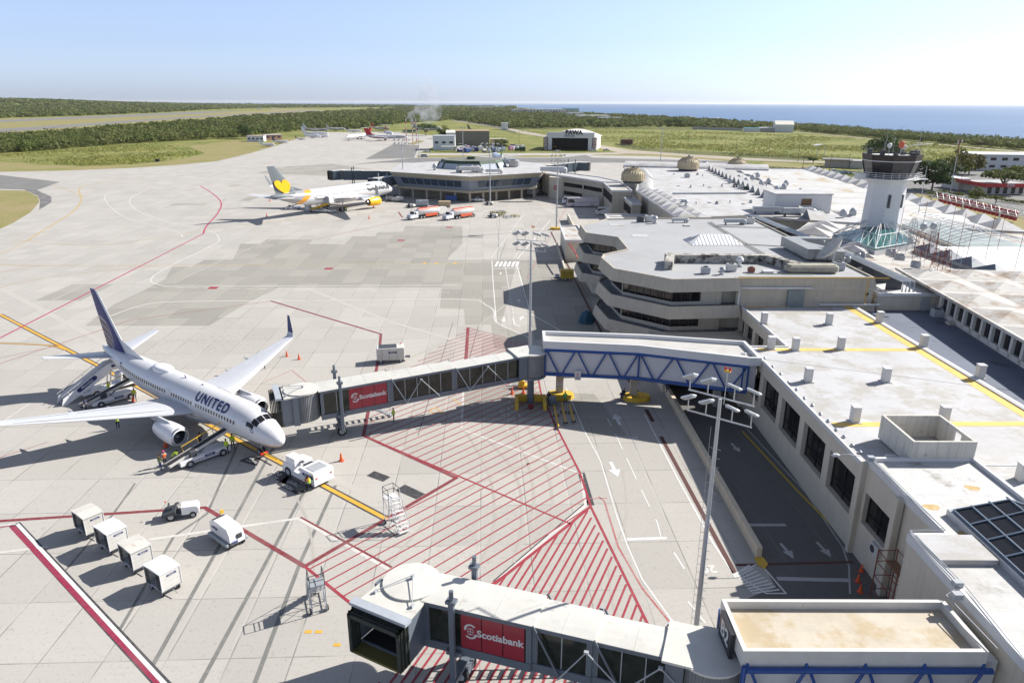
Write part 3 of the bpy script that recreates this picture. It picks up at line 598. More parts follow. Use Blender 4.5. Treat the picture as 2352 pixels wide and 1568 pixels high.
# open-topped roof room
T=thing('roof_room','open-topped weathered box room with a doorway on the white roof','roof structure',(34,52.6,ZR))
mb=MB(T);x0,x1,y0,y1,z1=31.5,36.5,50.2,55.3,10.05
mb.bx(x0,x0+.2,y0,y1,ZR+.15,z1);mb.bx(x0+.2,x1-.2,y0,y0+.2,ZR+.15,z1);mb.bx(x0+.2,x1-.2,y1-.2,y1,ZR+.15,z1)
mb.bx(x1-.2,x1,y0,51.9,ZR+.15,z1);mb.bx(x1-.2,x1,52.9,y1,ZR+.15,z1);mb.bx(x1-.2,x1,51.9,52.9,z1-.25,z1)
mb.build('wall',M('mouldy render',(.55,.53,.48),.85,var=.05,scale=.6,stain=(.32,.31,.29),samt=.6,sscale=.9,streak=.5),T)
MB(T).bx(x0+.2,x1-.2,y0+.2,y1-.2,ZR+.05,ZR+.3).build('floor',M('rust streaked floor',(.40,.39,.38),.8,stain=(.22,.09,.03),samt=.55,sscale=.5),T)
# ---- taller front block with the near roof
T=thing('terminal_block','beige terminal block in the near right corner with mouldy white roof and skylight','building',(33,38,0))
ZB=8.3
mb=MB(T);mb.bx(28.9,36.6,20,50.2,0,ZB-.3);mb.bx(36.6,60,20,50.2,0,ZB-.7);mb.bx(26.2,28.9,20,39.6,0,ZB-.3);mb.build('inner_block',CREAM,T)
wall_windows(T,28.15,44.9,50.35,0,ZB-.28,[(45.9,49.6)],3.2,5.9,depth=.45)
mb=MB(T);mb.bx(28.3,28.9,40,44.9,0,ZB-.28);mb.bx(25.9,26.2,20,39.9,0,ZB-.28);mb.bx(26.2,28.9,39.6,39.95,0,ZB-.28);mb.build('wall',CREAM,T)
MB(T).cbox((27.95,50.25,4.1),(.5,.5,8.3),.04).build('pillar',CREAM,T);MB(T).cbox((27.95,44.85,4.1),(.55,.55,8.3),.04).build('pillar',CREAM,T)
slab(T,[(28.15,50.45),(36.7,50.45),(36.7,20),(25.85,20),(25.85,39.95),(28.3,39.95),(28.15,44.9)],ZB,ROOFM,ph=.3,pw=.28)
slab(T,[(36.7,50.2),(60,50.2),(60,20),(36.7,20)],ZB-.35,ROOFW,ph=0)
mb=MB(T);mb.bx(26.2,29.8,36.9,39.6,ZB+.01,ZB+.4);mb.build('raised_slab',ROOFW,T)
# tan rust rings and mould on the near roof
mb=MB(T)
for i,(x,y,s_)in enumerate(((2140,1164,.36),(2233,1120,.34),(2310,1174,.5),(2215,1228,.3),(2250,1265,.2),(2325,1235,.4),(2338,1305,.35))):
 c=P(x,y,ZB+.006+i*.0007);mb.poly([(c.x+1.5*s_*(1+.2*math.sin(3*a+i))*math.cos(a),c.y+1.3*s_*(1+.2*math.cos(2*a+i))*math.sin(a),c.z)for a in[2*math.pi*k/18 for k in range(18)]])
mb.build('rust_stain',M('tan rust stain',(.46,.33,.15),.8,var=.2,scale=2,stain=(.5,.47,.42),samt=.58,sscale=2),T)
mb=MB(T);mb.tube([(28.3,50.3,ZB+.4),(28.25,45,ZB+.38),(28.4,40.1,ZB+.4),(26,40,ZB+.4),(26.1,34.5,ZB+.4),(24.9,33.9,ZB+.2),(25.2,29.8,ZB+.1)],.035,5);mb.tube([(28.4,50.2,ZB+.4),(28.4,40.3,ZB+.4),(26.1,40.1,ZB+.4),(26.3,34.5,ZB+.4),(25.4,24,ZB+.4)],.03,5);[mb.box(q,(.5,.4,.35))for q in((28.2,49.9,ZB+.45),(25.9,34.6,ZB+.45),(25.3,33.6,ZB+.4))];mb.build('conduit',LSTEEL,T)
# skylight
q=[P(2210,1185,ZB+.05),P(2352,1345,ZB+.05)];sk=thing('skylight','dark glazed ridge skylight in blue-grey frame on the near white roof','skylight',(33,41,ZB))
sx0,sx1,sy0,sy1=30.2,36.2,33.5,42.6
mb=MB(sk);mb.bx(sx0-.25,sx1,sy0,sy1,ZB,ZB+.45);mb.build('kerb',LSTEEL,sk)
mb=MB(sk);mb.add([(sx0,sy0,ZB+.5),(sx0,sy1-.2,ZB+.5),(sx1-2.6,sy1-.6,ZB+1.5),(sx1-2.6,sy0,ZB+1.5),(sx1,sy1-.2,ZB+.5),(sx1,sy0,ZB+.5)],[(0,3,2,1),(1,2,4),(2,3,5,4)]);mb.build('glass',DGLASS,sk)
mb=MB(sk)
for k in range(6):
 y=sy0+(sy1-.3-sy0)*k/5;mb.tube([(sx0,y,ZB+.55),(sx1-2.6,min(y,sy1-.6),ZB+1.55),(sx1,y,ZB+.55)],.07,6)
for k in range(4):x=sx0+(sx1-2.6-sx0)*k/3;z=ZB+.55+k/3;mb.tube([(x,sy0,z),(x,sy1-.3,z)],.07,6)
mb.build('frame',M('blue grey frame',(.14,.18,.23),.4),sk)
# split air conditioner, wall bits
def ac_unit(name,label,loc,rz=0,s=1.0,group=None):
 t=thing(name,label,'air conditioner',loc,rz,group)
 MB().cbox((0,0,.4*s),(.95*s,.36*s,.7*s),.03).build('casing',DWHITE,t);MB().lathe([(.26*s,0),(.26*s,-.03),(.05*s,-.03)],16,(-.12*s,-.18*s,.4*s),'Y').build('fan_grille',DARK,t)
 MB().box((0,0,.03),(.9*s,.1,.06)).build('foot',GALV,t);return t
ac_unit('air_conditioner','white split air conditioner bracketed on the beige wall above the scaffold',(28.0,46.6,2.2),R(-90),1.2)
ac_unit('air_conditioner','small air conditioner with round top fan beside the open roof room',(30.4,51.0,ZR),0,.9)
# street light arms
def wall_lamp(loc,rz,label):
 t=thing('wall_lamp',label,'lamp',loc,rz);MB().tube([(0,0,0),(-.9,0,.16),(-1.8,0,.1)],.035,7).build('arm',GALV,t)
 MB().lathe([(.03,-.35),(.15,-.2),(.17,.1),(.05,.35)],14,(-2.0,0,.08),'X').build('lamp_head',WHITE,t)
wall_lamp((28.4,76.2,ZR+.2),0,'white street lamp arm on the roof edge beside the truss corridor')
wall_lamp((28.2,51.5,ZB-.2),0,'white street lamp arm below the near block pillar')
# scaffold
T=thing('scaffold','rusty red tube scaffold standing against the beige wall','scaffold',(27.6,42.6,0))
mb=MB(T)
for x in(26.6,28.0):
 for y in(41.2,43.9):mb.tube([(x,y,0),(x,y,4.6)],.045,6)
 for z in(1.2,2.4,3.6,4.5):mb.tube([(x,41.2,z),(x,43.9,z)],.035,5)
for z in(1.2,2.4,3.6,4.5):
 for y in(41.2,43.9):mb.tube([(26.6,y,z),(28,y,z)],.035,5)
mb.build('frame',RUST,T);MB(T).bx(27.2,28,41.2,43.9,3.62,3.68).build('plank',WOOD,T)
T=thing('wall_stub','low white masonry stub wall with rubble behind near the scaffold','wall',(25.9,41,0));MB(T).bx(25.2,27.0,40.6,40.85,0,1.3).bx(25.2,25.45,39.5,40.6,0,1.3).build('wall',WHITE,T);MB(T).bx(25.45,27,39.6,40.6,0,1.1).build('fill',DARK,T)
# parapet wall between apron and lane, kerb island
T=thing('parapet_wall','long low beige parapet wall between the apron and the shaded service lane','wall',(19.8,66,0))
a,b=Vector((19.75,84)),Vector((20.15,49.2));mb=MB(T);d=(b-a).normalized();q=Vector((-d.y,d.x))*.22
mb.prism([tuple(a-q),tuple(b-q),tuple(b+q),tuple(a+q)],0,1.05);mb.build('wall',M('sunlit beige wall',(.58,.50,.38),.85,var=.05,streak=.35),T)  # parapet wall in a plain warm beige
mb=MB(T);mb.prism([(19.8,49.2),(20.5,49.2),(20.6,48.3),(20.2,47.8),(19.8,48.3)],0,.14);mb.build('kerb',M('yellow kerb',(.6,.38,.05),.7),T)
# underpass portal
T=thing('underpass_portal','beige concrete portal beam over the dark vehicle underpass','underpass',(24,84,0))
mb=MB(T);mb.bx(19.4,32.4,83.0,96.9,3.5,4.1);mb.bx(19.4,32.4,82.4,83,2.7,4.1);mb.bx(19.2,19.9,84,96.9,0,3.5);mb.bx(27.7,28.3,79.7,96.9,0,3.5);mb.build('beam',CREAM,T)
mb=MB(T);mb.bx(19.9,27.7,96.3,96.6,0,3.5);mb.build('back_wall',DARK,T);MB(T).bx(24.6,25.4,79.6,80.4,0,4.0).build('column',GREYC,T)
# ---- corridors with blue trusses
def pipe(mb,a,b,r,mi=0):mb.tube([a,b],r,10,mi)
def sign_plate(T,c,ex,w,h,label,kind):
 s=thing('warning_sign',label,'sign',c);ex=Vector(ex).normalized();n=Vector((ex.y,-ex.x,0));up=Vector((0,0,1))
 mb=MB();o=Vector((0,0,0));f=lambda u,v,d:o+ex*u+up*v+n*d
 mb.add([f(-w/2,0,0),f(w/2,0,0),f(w/2,h,0),f(-w/2,h,0),f(-w/2,0,.04),f(w/2,0,.04),f(w/2,h,.04),f(-w/2,h,.04)],[(3,2,1,0),(4,5,6,7),(0,1,5,4),(1,2,6,5),(2,3,7,6),(3,0,4,7)]);mb.build('plate',WHITE,s)
 mb=MB()
 if kind=='tri':
  A=[f(-w*.3,h*.48,.046),f(w*.3,h*.48,.046),f(0,h*.9,.046)];c0=(A[0]+A[1]+A[2])/3;I=[c0+(p-c0)*.72 for p in A]
  for i in range(3):mb.quad(A[i],A[(i+1)%3],I[(i+1)%3],I[i])
  mb.build('symbol',RED,s);mb=MB();mb.quad(f(-.02,h*.56,.047),f(.02,h*.56,.047),f(.02,h*.74,.047),f(-.02,h*.74,.047))
  for t_,v in(('ALTURA',.32),('MAXIMA',.2),('2.90 M',.08)):text(mb,t_,h*.13,f(0,h*v,.046),ex,up,bold=.02)
  mb.build('lettering',DARK,s)
 else:
  ring=[(math.cos(t),math.sin(t))for t in[2*math.pi*k/20 for k in range(20)]]
  for i in range(20):
   a,b=ring[i],ring[(i+1)%20];r0,r1=w*.3,w*.23;mb.quad(f(a[0]*r0,h/2+a[1]*r0,.046),f(b[0]*r0,h/2+b[1]*r0,.046),f(b[0]*r1,h/2+b[1]*r1,.046),f(a[0]*r1,h/2+a[1]*r1,.046))
  mb.quad(f(-w*.2,h/2+w*.16,.047),f(-w*.16,h/2+w*.2,.047),f(w*.2,h/2-w*.16,.047),f(w*.16,h/2-w*.2,.047));mb.build('symbol',RED,s)
 return s
A0,A1,A2=Vector((4.0,80.4,0)),Vector((15.0,79.0,0)),Vector((26.6,74.9,0))  # south face of the boarding corridor
B0,B1,B2=Vector((3.6,86.2,0)),Vector((16.0,85.6,0)),Vector((27.0,80.2,0))
T=thing('boarding_corridor','long white elevated boarding corridor with blue tubular trusses and a bend, over the service road','corridor',(15,80,0))
zb,zt=3.95,7.7
S2=[(A0.x,A0.y),(A1.x,A1.y),(A2.x,A2.y),(27.6,75.0),(27.6,80.0),(B1.x,B1.y-2.2),(B0.x,B0.y-2.2)]
S2[-2]=(15.9,82.6);S2[-1]=(4.1,84.0)
MB(T).prism(S2,zb+.15,zt-.3).build('wall',M('corridor panel',(.52,.52,.54),.6,var=.03,scale=.3),T)
slab(T,[(3.75,80.15),(14.9,78.7),(26.6,74.5),(27.9,74.5),(27.9,80.5),(16,83.0),(3.75,84.3)],7.75,M('corridor roof',(.46,.45,.43),.75,var=.07,scale=.4,grime=.5,stain=(.36,.35,.33),samt=.6,sscale=.5),th=.5,ph=.45,pw=.35)
for side,(p0,p1,p2)in enumerate(((A0,A1,A2),(Vector((4,84.2,0)),Vector((15.9,82.8,0)),Vector((27,80.2,0))))):
 o=Vector((0,-.28 if side==0 else .28,0));mb=MB(T);z0,z1=zb+.05,7.1
 for a,b in((p0,p1),(p1,p2)):
  for z in(z0,z1):pipe(mb,a+o+Vector((0,0,z)),b+o+Vector((0,0,z)),.18)
  pipe(mb,a+o+Vector((0,0,z0)),a+o+Vector((0,0,z1)),.11);N=3
  for k in range(N):
   s_,e=k/N,(k+1)/N;m_=(s_+e)/2;gap=.012
   pipe(mb,a.lerp(b,s_+gap)+o+Vector((0,0,z1)),a.lerp(b,m_-gap)+o+Vector((0,0,z0)),.1);pipe(mb,a.lerp(b,m_+gap)+o+Vector((0,0,z0)),a.lerp(b,e-gap)+o+Vector((0,0,z1)),.1)
   pipe(mb,a.lerp(b,s_)+o+Vector((0,0,z1)),a.lerp(b,s_)+Vector((0,0,z1+.35)),.06)
 pipe(mb,p2+o+Vector((-.6,0,z0)),p2+o+Vector((-.6,0,z1)),.1);pipe(mb,p2+o+Vector((0,0,z0)),p2+o+Vector((0,0,z1)),.11)
 mb.build('truss',BLUE,T)
mb=MB(T);mb.bx(3.9,4.3,80,84.2,zb-.1,zb+.15);mb.prism([(4,80.1),(15,78.7),(26.6,74.6),(27.6,80.4),(16,83),(4,84.4)],zb,zb+.2);mb.build('underframe',BLUE,T)
mb=MB(T)
for c in((6.0,82.9),(15.2,82.2)):
 mb.prism([(c[0]-.45,c[1]-.3),(c[0]+.45,c[1]-.3),(c[0]+.45,c[1]+.3),(c[0]-.45,c[1]+.3)],.5,zb+.02)
 mb.add([(c[0]-.45,c[1]-1.3,zb),(c[0]+.45,c[1]-1.3,zb),(c[0]+.45,c[1]-.3,2.0),(c[0]-.45,c[1]-.3,2.0),(c[0]-.45,c[1]-.3,zb),(c[0]+.45,c[1]-.3,zb)],[(0,1,2,3),(0,4,5,1),(0,3,4),(1,5,2)])
mb.build('column',TAN,T)
mb=MB(T)
for c in((6.1,82.4),(15.6,81.9)):mb.prism([(c[0]+1.75*math.cos(t)*(1 if abs(math.cos(t))<.9 else .95),c[1]+1.15*math.sin(t))for t in[2*math.pi*k/16 for k in range(16)]],0,.55,off=.06)
mb.build('plinth',M('yellow plinth',(.62,.40,.04),.7,var=.1,stain=(.35,.3,.2),samt=.62,sscale=1.2),T)
ex=(A1-A0).normalized();sign_plate(T,A0.lerp(A1,.355)+Vector((0,-.5,3.55)),ex,.75,1.15,'white height warning sign with red triangle on the blue truss','tri')
sign_plate(T,(6.0,82.55,1.6),(1,0,0),.75,.75,'white no entry sign on the beige column under the corridor','no')
sign_plate(T,(21.7,82.36,3.1),(1,0,0),.7,.7,'white prohibition sign on the underpass beam','no')
# B2 corridor in the near foreground
T=thing('gate_corridor','near white gate corridor with stained tan roof, blue truss and a B2 sign','corridor',(18.3,32,0))
x0,x1,y0,y1=12.1,24.9,29.9,34.0
MB(T).bx(x0+.25,x1+.8,y0+.25,y1-.25,3.6,7.3).build('wall',M('corridor panel',(.52,.52,.54)),T)
slab(T,[(x0,y0),(x1,y0),(x1,y1),(x0,y1)],7.6,YTAN,th=.5,ph=.5,pw=.24,pm=DWHITE)
mb=MB(T)
for y in(y0-.15,y1+.15):
 for z in(7.0,3.7):pipe(mb,(x0+.2,y,z),(x1+.3,y,z),.17)
 for k in range(5):pipe(mb,(x0+.3+k*3.1,y,7),(x0+.3+k*3.1,y+(.35 if y<32 else-.35),7.45),.1)
 for k in range(4):
  a=x0+.45+k*3.1;pipe(mb,(a,y,7),(a+1.4,y,3.7),.09);pipe(mb,(a+1.6,y,3.7),(a+2.9,y,7),.09)
 pipe(mb,(x0+.1,y,3.7),(x0+.1,y,7.2),.14)
mb.build('truss',BLUE,T)
MB(T).bx(x0-.05,x0+.25,30.6,33.4,3.7,6.2).build('doorway',DARK,T)
s=thing('gate_sign','black gate sign reading B2 hung on the white corridor end','sign',(x0-.12,32.1,6.62));MB().box((-.05,0,.65),(.22,2.0,1.6)).build('panel',M('black sign face',(.03,.03,.035),.4),s)
mb=MB();text(mb,'B2',1.3,(-.175,0,.72),(0,-1,0),(0,0,1),bold=.03);mb.build('lettering',WHITE,s)
# ---- tiered departure pier with the octagonal lobes
O12=[(31.7,97.6),(31.7,96.9),(22.2,96),(15.0,102.7),(14.05,110.5),(14.7,113.2),(19.3,117.6),(19.2,128.6),(13.85,133.1),(13.6,142.1),(19.9,150.1),(30.0,151.5),(51,152.5),(51,97.6)]
T=thing('departure_pier','three tier beige octagonal pier building with canted bands, dark windows and pale grey flat roof','building',(38,122,0))
A=O12[::-1]if sum(O12[i][0]*O12[(i+1)%14][1]-O12[(i+1)%14][0]*O12[i][1]for i in range(14))<0 else O12
def band(T,pts,z0,z1,out0,out1,m=TAN,top=ROOFD,inner=2.6,name='band'):
 """canted fascia: top edge at out1, bottom edge at out0, dark ledge behind"""
 lo,hi,inn=offset(pts,out0),offset(pts,out1),offset(pts,-inner);n=len(pts);mb=MB(T)
 hi2=offset(pts,out1-.22)
 for i in range(n):
  j=(i+1)%n
  mb.quad((*lo[i],z0),(*lo[j],z0),(*hi[j],z1),(*hi[i],z1));mb.quad((*hi[i],z1),(*hi[j],z1),(*hi2[j],z1),(*hi2[i],z1))
  mb.quad((*hi2[i],z1),(*hi2[j],z1),(*hi2[j],z1-.35),(*hi2[i],z1-.35));mb.quad((*lo[i],z0),(*inn[i],z0),(*inn[j],z0),(*lo[j],z0))
 mb.build(name,m,T)
 if top:
  mb=MB(T)
  for i in range(n):j=(i+1)%n;mb.quad((*hi2[i],z1-.34),(*hi2[j],z1-.34),(*inn[j],z1-.34),(*inn[i],z1-.34))
  mb.build('ledge',top,T)
Iw=offset(A,-1.7);Im=offset(A,-.9)
MB(T).prism(Iw,0,11.3).build('wall',CREAM,T)
band(T,A,10.2,12.0,.45,0,top=None,inner=3.0)
MB(T).prism(offset(A,-.2),11.35,11.75).build('roof',ROOFG,T)
A2_=[p for p in A];band(T,A,6.4,8.1,.75,.3,inner=2.2);
L3=[q for q in A if q[1]>96.5 or q[0]<25];band(T,A,2.7,4.3,1.0,.6,inner=2.6)
def wins(T,a,b,inset,z0,z1,segs,depth=.05,m=DGLASS):
 a,b=Vector(a),Vector(b);d=(b-a).normalized();nrm=Vector((d.y,-d.x));L_=(b-a).length
 for s0,s1 in segs:
  p,q=a+d*s0*L_-nrm*inset,a+d*s1*L_-nrm*inset;mb=MB(T);e=nrm*.06
  mb.add([(*p,z0),(*q,z0),(*q,z1),(*p,z1),(*(p+e),z0),(*(q+e),z0),(*(q+e),z1),(*(p+e),z1)],[(3,2,1,0),(4,5,6,7),(0,1,5,4),(1,2,6,5),(2,3,7,6),(3,0,4,7)]);w=mb.build('window',m,T)
  f=MB(T);e2=nrm*.1;n_=max(2,int((q-p).length/1.1))
  for k in range(n_+1):c=p.lerp(q,k/n_)+e2;f.bx(c.x-.035,c.x+.035,c.y-.035,c.y+.035,z0,z1)
  f.build('mullion',DARK,w)
n=len(A)
for i in range(n):
 a,b=A[i],A[(i+1)%n];L_=math.dist(a,b)
 if L_<2 or a[0]>31.9 and b[0]>31.9 or max(a[0],b[0])>35:continue
 sg=[(.14,.86)]if L_<8 else[(.08,.92)]
 if{a[0],b[0]}=={31.7,22.2}:sg=[(.07,.5)]if a[0]<b[0]else[(.5,.93)]
 for z0,z1,ins in((8.3,10.2,1.62),(4.6,6.4,1.62)):wins(T,a,b,ins,z0,z1,sg)
# upper yellowed wall strip beside the low roof (plant, doors, pipes)
mb=MB(T);mb.bx(31.75,51,97.35,97.6,ZR,11.9);mb.build('south_wall',TAN,T)
MB(T).bx(38.9,41.2,96.9,97.33,ZR,10.2).build('door',M('grey green door',(.17,.2,.2),.5),T)
mb=MB(T);mb.tube([(32.2,97.1,10.5),(42.3,97.1,10.5)],.13,8);mb.tube([(32.0,97.0,ZR),(32.0,97.0,10.2)],.12,8);mb.tube([(43.5,96.8,8.2),(52,96.8,8.2)],.12,8);mb.build('pipe',WHITE,T)
mb=MB(T);mb.tube([(31.8,97.2,11.9),(48,97.3,11.95),(53,97.3,11.9)],.05,6);mb.tube([(50,97.2,11.8),(50,97.2,8.2)],.05,6);mb.build('pipe',YEL,T)
MB(T).lathe([(.1,0),(.42,.1),(.5,.5),(.45,.55),(.1,.5)],16,(50.2,97.3,9.6),'Y').build('exhaust_fan',DARK,T)
# roof furniture of the pier
def at(x,y,z):return P(x,y,z)
h=thing('hipped_skylight','ribbed white metal hipped skylight on the pale pier roof','skylight',at(1640,555,11.8))
g=[PX_ for PX_ in(P(1568,549,11.8),P(1590,563,11.8),P(1709,563,11.8),P(1682,547,11.8))]
rg=[P(1610,538,13.1),P(1674,538,13.1)];mb=MB(h);mb.add([*g,*rg],[(0,1,4),(1,2,5,4),(2,3,5),(3,0,4,5)]);mb.build('cladding',M('ribbed white metal',(.8,.8,.82),.35,0,var=.04),h,flat=True)
mb=MB(h)
for k in range(15):
 t=k/14;a=g[1].lerp(g[2],t);tt=min(1,max(0,(t*(g[2].x-g[1].x)+g[1].x-rg[0].x)/(rg[1].x-rg[0].x)));u=rg[0].lerp(rg[1],tt)
 x=a.x;m0=rg[0].x;m1=rg[1].x
 if x<m0:f_=(x-g[1].x)/(m0-g[1].x);e=g[1].lerp(rg[0],f_)
 elif x>m1:f_=(g[2].x-x)/(g[2].x-m1);e=g[2].lerp(rg[1],f_)
 else:e=Vector((x,rg[0].y,rg[0].z))
 mb.tube([a+Vector((0,-.02,.05)),e+Vector((0,-.02,.04))],.03,4)
for k in range(9):
 t=k/8;a=g[0].lerp(g[1],t);e=rg[0]if .25<t<.75 else(g[0]if t<.5 else g[1]).lerp(rg[0],min(t,1-t)*4 if t not in(0,1)else 0);mb.tube([a+Vector((0,0,.05)),e+Vector((0,0,.05))],.05,4)
mb.build('rib',WHITE,h)
# U-shaped mouldy duct wall
t=thing('roof_screen','black-stained concrete U-shaped screen wall on the pier roof','roof structure',at(1640,612,11.8));mb=MB(t)
pa=[P(1522,612,11.8),P(1548,612,11.8),P(1790,605,11.8),P(1820,620,11.8),P(1858,623,11.8)]
for a,b in((P(1535,617,11.8),P(1540,600,11.8)),(P(1535,601,11.8),P(1760,603,11.8)),(P(1758,602,11.8),P(1830,621,11.8))):
 d=(b-a).normalized();q=Vector((-d.y,d.x,0))*.6;mb.prism([tuple((a-q-d*.55)[:2]),tuple((b-q+d*.55)[:2]),tuple((b+q+d*.55)[:2]),tuple((a+q-d*.55)[:2])],11.7,13.0+random.uniform(0,.01))
mb.build('wall',M('black mould render',(.42,.40,.36),.9,var=.1,scale=1,stain=(.05,.045,.04),samt=.47,sscale=.8,streak=.6),t)
mb=MB(T)
for q in(((1626,510),(1700,555),(1801,613)),((1632,509),(1706,554),(1808,612)),((1400,498),(1640,500),(1790,497)),((1640,520),(1800,524)),((1715,640-12),(1870,630)),((1700,560),(1800,566))):mb.tube([P(*a,11.9)for a in q],.07,5)
mb.build('conduit',M('weathered conduit',(.34,.32,.26),.6),T)
def plant(label,loc,kind,rz=0,s=1.0,name='rooftop_unit',cat='rooftop unit',m=None):
 t=thing(name,label,cat,loc,rz)
 if kind=='box':MB().cbox((0,0,.65*s),(1.5*s,1.2*s,1.1*s),.05).build('casing',m or DWHITE,t);MB().lathe([(.45*s,0),(.45*s,.12),(.38*s,.12),(.08,.08)],16,(0,0,1.2*s)).build('fan',DARK,t);MB().bx(-.7*s,.7*s,-.5*s,.5*s,0,.1*s).build('base',GALV,t)
 if kind=='cond':MB().lathe([(.48*s,.08),(.5*s,.1),(.5*s,1.0*s),(.44*s,1.05*s)],16).build('casing',m or LSTEEL,t);MB().lathe([(.4*s,1.06*s),(.38*s,1.12*s),(.05,1.1*s)],16).build('fan',DARK,t)
 if kind=='vent':MB().lathe([(.22*s,0),(.22*s,.7*s),(.5*s,.75*s),(.52*s,1.05*s),(.3*s,1.35*s),(.05,1.4*s)],16).build('cowl',m or LSTEEL,t);MB().lathe([(.45*s,0),(.4*s,.25*s)],16).build('curb',ROOFW,t)
 if kind=='duct':
  MB().cbox((0,0,.9*s),(4.5*s,.9*s,.8*s),.04).build('duct',m or GALV,t);MB().cbox((2.4*s,.3*s,.6*s),(.9*s,1.3*s,1.1*s),.2*s).build('elbow',m or GALV,t)
  MB().bx(-1.9*s,-1.8*s,-.4*s,.4*s,0,.5*s).bx(1.5*s,1.6*s,-.4*s,.4*s,0,.5*s).build('support',DARK,t)
 if kind=='low':MB().cbox((0,0,.2*s),(2.0*s,1.1*s,.4*s),.05).build('hatch',m or WHITE,t)
 return t
PZ=11.78
for lab,x,y,k,s,mm in(('pale box fan unit standing inside the black-stained screen wall',1679,622,'box',.9,None),('red painted small unit inside the stained screen wall',1725,625,'box',.6,RUST),('mushroom vent beside the stained screen wall',1658,630,'vent',.8,None),
 ('stepped grey vent cowl left of the stained screen wall',1620,628,'box',.8,LSTEEL),('tall pale flue pipe behind the stained screen wall',1698,612,'vent',1.1,WHITE),('flat white hatch at the screen wall edge',1763,626,'low',.8,None),
 ('dark fan unit at the far edge of the pier roof',1470,510,'box',.9,DARK),('pale box unit next to the dark fan unit on the pier roof',1491,509,'box',1.1,None),('dome vent with rings near the far pier roof edge',1504,513,'vent',1.1,None),('low duct unit on the far edge of the pier roof',1560,511,'duct',.7,None),
 ('white flat hatch on the far part of the pier roof',1577,519,'low',.7,None),('bent duct unit in front of the low white hall wall',1685,516,'duct',.9,LSTEEL),('white box unit at the far right of the pier roof',1722,513,'box',1.0,None)):plant(lab,P(x,y,PZ),k,R(3),s,m=mm)
mb=MB();
for x,y in((1470-40,580),(1538,572)):pass
for i,(x,y,w,h_)in enumerate(((1402,515,3,1.4),(1456,541,3,1.4))):c=P(x+14,y,PZ+.03);mb.bx(c.x-w/2,c.x+w/2,c.y-h_,c.y+h_,PZ-.02,PZ+.012)
o=mb.build('roof_patch',ROOFW);o.parent=T;o.matrix_parent_inverse=T.matrix_basis.inverted()
# long service ducts on the right of the pier roof
t=thing('service_duct','grey rectangular ventilation duct loop on the right side of the pier roof','duct',P(1850,580,PZ));mb=MB(t)
for(a,b,w,hh)in(((1808,568),(1870,600),2.4,1.6),((1822,569),(1900,570),2.0,1.5),((1870,597),(1935,600),2.2,1.4),((1842,577),(1890,590),1.2,1.3)):
 a,b=P(*a,PZ),P(*b,PZ);d=(b-a).normalized();q=Vector((-d.y,d.x,0))*w/2;mb.prism([tuple((a-q)[:2]),tuple((b-q)[:2]),tuple((b+q)[:2]),tuple((a+q)[:2])],PZ+.3,PZ+.3+hh)
mb.build('duct',M('dull duct metal',(.30,.31,.31),.5,.3,var=.15,scale=.8,stain=(.2,.17,.13),samt=.6,sscale=.6),t)
mb=MB(t)
for x,y in((1812,570),(1840,585),(1868,600),(1900,602),(1930,604)):c=P(x,y,PZ);mb.bx(c.x-.05,c.x+.05,c.y-.05,c.y+.05,PZ-.05,PZ+.6)
mb.build('support',DARK,t)
t=thing('roof_hopper','weathered concrete trough unit at the right end of the stained screen wall','roof structure',P(1862,625,PZ));MB().cbox((0,0,.6),(7.5,2.0,1.2),.3).build('trough',M('weathered trough',(.32,.30,.24),.85,var=.2),t)
plant('pale grey cabinet on legs beside the satellite dish',P(1925,620,PZ),'box',0,1.0,'control_cabinet','cabinet',LSTEEL)
# satellite dish
t=thing('satellite_dish','large weathered satellite dish pointing at the sky beside the duct loop','satellite dish',P(1912,608,PZ),R(78));prof=[(.02,0),(.6,.06),(1.2,.25),(1.8,.58),(2.3,.98),(2.34,1.0),(1.8,.64),(.6,.12),(.02,.05)]
mb=MB(Matrix.Translation((0,0,2.0))@Matrix.Rotation(R(-48),4,'X'));mb.lathe(prof,28,cap=False);mb.build('reflector',M('dish paint',(.5,.49,.46),.6,var=.08,stain=(.25,.2,.14),samt=.58,sscale=1),t,smooth=40)
mb=MB();mb.tube([(0,0,0),(0,0,2.0)],.16,10);mb.tube([(0,.2,1),(0,.5,2.1)],.06,6);mb.build('mount',GALV,t)
mb=MB(Matrix.Translation((0,0,2.0))@Matrix.Rotation(R(-48),4,'X'));[mb.tube([(2.1*math.cos(a),2.1*math.sin(a),.85),(0,0,2.2)],.03,5)for a in(0,2.1,4.2)];mb.lathe([(.12,2.1),(.12,2.4)],10);mb.build('feed_arm',GALV,t)
T=thing('service_valley','dark sunken service strip of ducts between the pale pier roof and the rusty office roof','building',(55.5,125,0));MB(T).prism([(51.1,105.8),(60.1,105.8),(60.1,152.5),(51.1,152.5)],0,8.9).build('floor',ROOFD,T);MB(T).bx(59.2,59.9,106,131,8.9,10.2).build('upstand',GREYC,T)
for i,(x,y,k,s)in enumerate(((53.5,110,'duct',1.2),(56.5,113,'box',1.1),(53,118,'duct',1.3),(57,121,'duct',1.0),(54,127,'box',1.2),(56.5,131,'duct',1.3),(53.5,138,'duct',1.1),(57,142,'box',1.2),(54,147,'duct',1.2))):plant('dull machinery in the sunken service strip, %s from the near end'%ORD[i],(x,y,8.9),k,R(80 if i%2 else 5),s,m=M('dull duct metal',(.3,.31,.31)))
